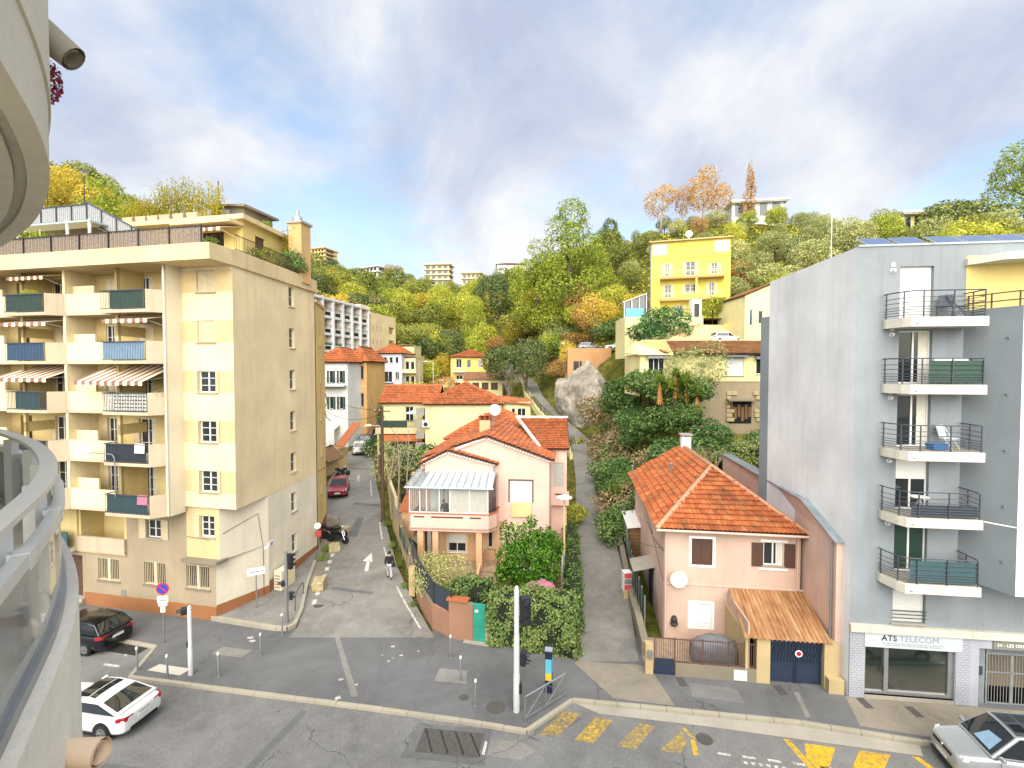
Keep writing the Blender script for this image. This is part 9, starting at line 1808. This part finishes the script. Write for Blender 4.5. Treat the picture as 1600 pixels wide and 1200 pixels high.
LEAN = dict(WALK); LEAN.update(waist=(0,0.06,1.1),chest=(0,0.2,1.28),neck=(0,0.28,1.38),head0=(0,0.33,1.44),head1=(0,0.38,1.54),shL=(-0.19,0.2,1.3),elL=(-0.24,0.28,1.04),wrL=(-0.18,0.45,0.98),shR=(0.19,0.2,1.3),elR=(0.25,0.3,1.05),wrR=(0.16,0.45,0.98),knL=(-0.11,0.04,0.5),anL=(-0.11,0.0,0.09),toL=(-0.11,0.14,0.04),knR=(0.11,0.04,0.5),anR=(0.11,0.0,0.09),toR=(0.11,0.14,0.04))
person('grey haired person in dark clothes leaning forward inside the glazed veranda',pkw(2.35,0.75,2.95),RAD(40),LEAN,'cloth_dark','cloth_black','black','hair_grey')

# ------------------------------------------------------------------ the photographer's own curved balcony building
PATH0 = [(-0.55,-0.35),(-0.98,0.45),(-1.33,1.05),(-1.68,1.57),(-2.09,2.15),(-2.53,2.66),(-3.08,3.18),(-3.66,3.65),(-4.55,4.26),(-5.6,4.85),(-6.8,5.35)]
def smooth_path(P,n=6):
    out_ = []
    for i in range(len(P) - 1):
        p0,p1,p2,p3 = [Vector((*P[max(0,min(len(P) - 1,i + k))],0)) for k in (-1,0,1,2)]
        for q in range(n):
            u_ = q / n; out_.append(0.5 * ((2 * p1) + (p2 - p0) * u_ + (2 * p0 - 5 * p1 + 4 * p2 - p3) * u_ ** 2 + (3 * p1 - p0 - 3 * p2 + p3) * u_ ** 3))
    out_.append(Vector((*P[-1],0))); return out_
SP = smooth_path(PATH0)
def offs(d):
    r = []
    for i,p in enumerate(SP):
        a,b = SP[max(0,i - 1)],SP[min(len(SP) - 1,i + 1)]; t_ = (b - a).normalized(); r.append(p + Vector((t_.y,-t_.x,0)) * d)
    return r
OWN = thing('apartment_building','pale concrete building with curved balconies at the left edge of the view','building')
def band(m,d0,d1,z0,z1):
    """curved solid between two offsets of the balcony line"""
    A,B_ = offs(d0),offs(d1); n = len(A); vs = [(p.x,p.y,z0) for p in A] + [(p.x,p.y,z0) for p in B_] + [(p.x,p.y,z1) for p in A] + [(p.x,p.y,z1) for p in B_]
    fs = []
    for i in range(n - 1): fs += [(i,i + 1,n + i + 1,n + i),(2 * n + i,3 * n + i,3 * n + i + 1,2 * n + i + 1),(i,2 * n + i,2 * n + i + 1,i + 1),(n + i,n + i + 1,3 * n + i + 1,3 * n + i)]
    fs += [(0,n,3 * n,2 * n),(n - 1,3 * n - 1,4 * n - 1,2 * n - 1)]; m.add(vs,fs)
m = MB(); band(m,-0.24,0.07,11.2,12.42); band(m,-1.8,-0.24,11.75,11.98); m.build('balcony_parapet','balcony_ledge',OWN,smooth=True)
m = MB(); band(m,-0.02,0.025,12.88,12.93); m.build('outer_rail','rail_light',OWN,smooth=True)
m = MB(); band(m,-0.075,0.0,13.05,13.075); m.build('handrail','rail_light',OWN,smooth=True)
m = MB(); band(m,-0.005,0.005,12.47,12.87); m.build('glass_screen','glass_balcony',OWN,smooth=True)
m = MB(); band(m,-0.022,0.022,12.42,12.47); m.build('glass_channel','metal_grey',OWN,smooth=True)
P1 = offs(-0.07); P2 = offs(0.0)
for i in range(2,len(P1) - 1,6):
    p,q = P1[i],P2[i]; BX(OWN,'post','rail_light',p.x - 0.03,p.x + 0.03,p.y - 0.03,p.y + 0.03,11.98,13.05); m = MB(); m.bar((p.x,p.y,12.92),(q.x,q.y,12.9),0.03,0.03); m.build('clamp','rail_light',OWN)
    a,b = P2[i - 1],P2[i + 1]; dd = (b - a).normalized() * 0.05; m = MB(); m.bar(P2[i] - dd + Vector((0,0,12.9)),P2[i] + dd + Vector((0,0,12.9)),0.055,0.065); m.build('rail_joint','rail_light',OWN)
# balcony above: stepped curved fascia
m = MB(); band(m,-0.09,0.0,14.66,16.6); m.build('upper_parapet','balcony_concrete',OWN,smooth=True)
m = MB(); band(m,-0.14,-0.091,14.69,15.6); m.build('upper_fascia_recess','slab_white',OWN,smooth=True)
m = MB(); band(m,-0.30,-0.142,14.66,15.2); m.build('upper_soffit_ring','balcony_concrete',OWN,smooth=True); m = MB(); band(m,-0.46,-0.302,14.69,15.2); m.build('upper_soffit_ring','balcony_concrete',OWN,smooth=True); m = MB(); band(m,-2.2,-0.462,14.73,15.2); m.build('upper_soffit','balcony_concrete',OWN,smooth=True)
m = MB(); band(m,0.0,0.012,15.0,16.6); m.build('upper_cladding','balcony_concrete',OWN,smooth=True)
# spouts
a,b = Vector((-2.58,2.62,15.46)),Vector((-2.4,2.68,15.3)); m = MB(); m.tube([a,b],[0.085,0.07],14,False); m.tube([a,b],[0.06,0.05],14,False); m.build('concrete_spout','concrete',OWN,smooth=True,recalc=False)
a,b = Vector((-2.1,2.0,11.96)),Vector((-1.75,2.0,11.97)); m = MB(); m.tube([a,b],[0.055,0.055],16,False); m.tube([a,b],[0.044,0.044],16,False); m.build('clay_spout','terracotta_pipe',OWN,smooth=True,recalc=False)
# facade and an unseen wing behind the viewpoint, height set for light on the street
m = MB(); B_ = offs(-1.8); pts_ = [(p.x,p.y) for p in B_]; foot = pts_ + [(-9,3.5),(-11,-10),(-1.5,-10)]
m.prism(foot,-0.15,17.4); m.build('round_corner','cream_pale',OWN)
WG = thing('apartment_building','unseen cream wing kept low so light reaches the main road, behind the viewpoint','building'); 
f_ = Fr((62,-12.6),(-63.0,10.7)); L63 = math.hypot(63,10.7); ops = [(2 + i * 3.2,3.5 + i * 3.2,0.9 + 2.7 * j,2.5 + 2.7 * j) for i in range(18) for j in range(2)]
m = MB(); m.wall(f_,0,L63,-0.15,6.0,ops,0.2); m.build('street_wall','beige_wall',WG,recalc=False); q = MB()
for a,b,z0,z1 in ops: q.fquad(f_,a,b,0.15,z0,z1)
q.build('window_panes','glass',WG,recalc=False,kind='stuff'); m = MB(); m.add([f_.p(0,0,6),f_.p(L63,0,6),f_.p(L63,12,6),f_.p(0,12,6),f_.p(0,12,-0.15),f_.p(L63,12,-0.15),f_.p(0,0,-0.15),f_.p(L63,0,-0.15)],[(0,1,2,3),(3,2,5,4),(0,3,4,6),(1,7,5,2)]); m.build('roof_and_back','beige_wall',WG,recalc=False)
# flower on the upper balcony
FL = thing('flower','dark pink flower head hanging over the upper curved balcony edge','flower',(-2.55,2.70,15.19)); rng = np.random.default_rng(9); P,Nn = lobes_points([(0,0,0,0.045,0.045,0.10)],420,rng,0.1,0.1); obj('petals',leaf_mesh('petals',P,Nn,0.022,'flower_pink',0.6,rng=rng),None,FL); TB(FL,'stem','leaf_weed',[(-0.06,-0.02,0.3),(-0.03,0,0.15),(0,0,0.05)],0.006,5)
# things on the cream block's balconies
for x,y,z,s,k,l in ((-11.2,-1.2,17.55,0.32,'weed','trailing plant on the top left balcony of the cream block'),(-9.9,-1.25,17.55,0.3,'weed','leafy pot plant beside the trailing plant on the top left balcony'),(-10.6,-1.2,17.5,0.28,'lime','yellow-green pot plant on the top left balcony'),(-3.0,-0.9,17.3,0.3,'weed','small pot plant on the top right balcony of the cream block'),(-2.4,-0.9,11.9,0.3,'brown','dry pot plant behind the white lattice balcony'),(-4.4,-0.9,12.0,0.28,'weed','green pot plant behind the white lattice balcony'),(-4.8,-1.2,17.4,0.24,'weed','tiny plant at the left end of the top right balcony')):
    w = lbw(x,y,z); shrub(k,w[0],w[1],s,l,w[2],cat='potted plant')
for x,z,mt,l in ((-3.3,8.74,'paper_poster','pale laundry bundle on the third balcony of the cream block'),(-3.2,6.06,'pink_cloth','pink towel over the lowest balcony railing of the cream block')):
    w = lbw(x,-1.62,z + 0.55); m = MB(); k = 8
    for i in range(k): m.quad((i * 0.08,-0.02 * (i % 2),0),(i * 0.08 + 0.08,-0.02 * ((i + 1) % 2),0),(i * 0.08 + 0.08,0.03,0.5),(i * 0.08,0.03,0.5))
    m.quad((0,0.03,0.5),(0.64,0.03,0.5),(0.64,0.16,0.47),(0,0.16,0.47)); o = m.build('hanging_towel',mt,recalc=False); o.location = w; o.rotation_euler = (0,0,RAD(-11.9)); tag(o,l,'towel')
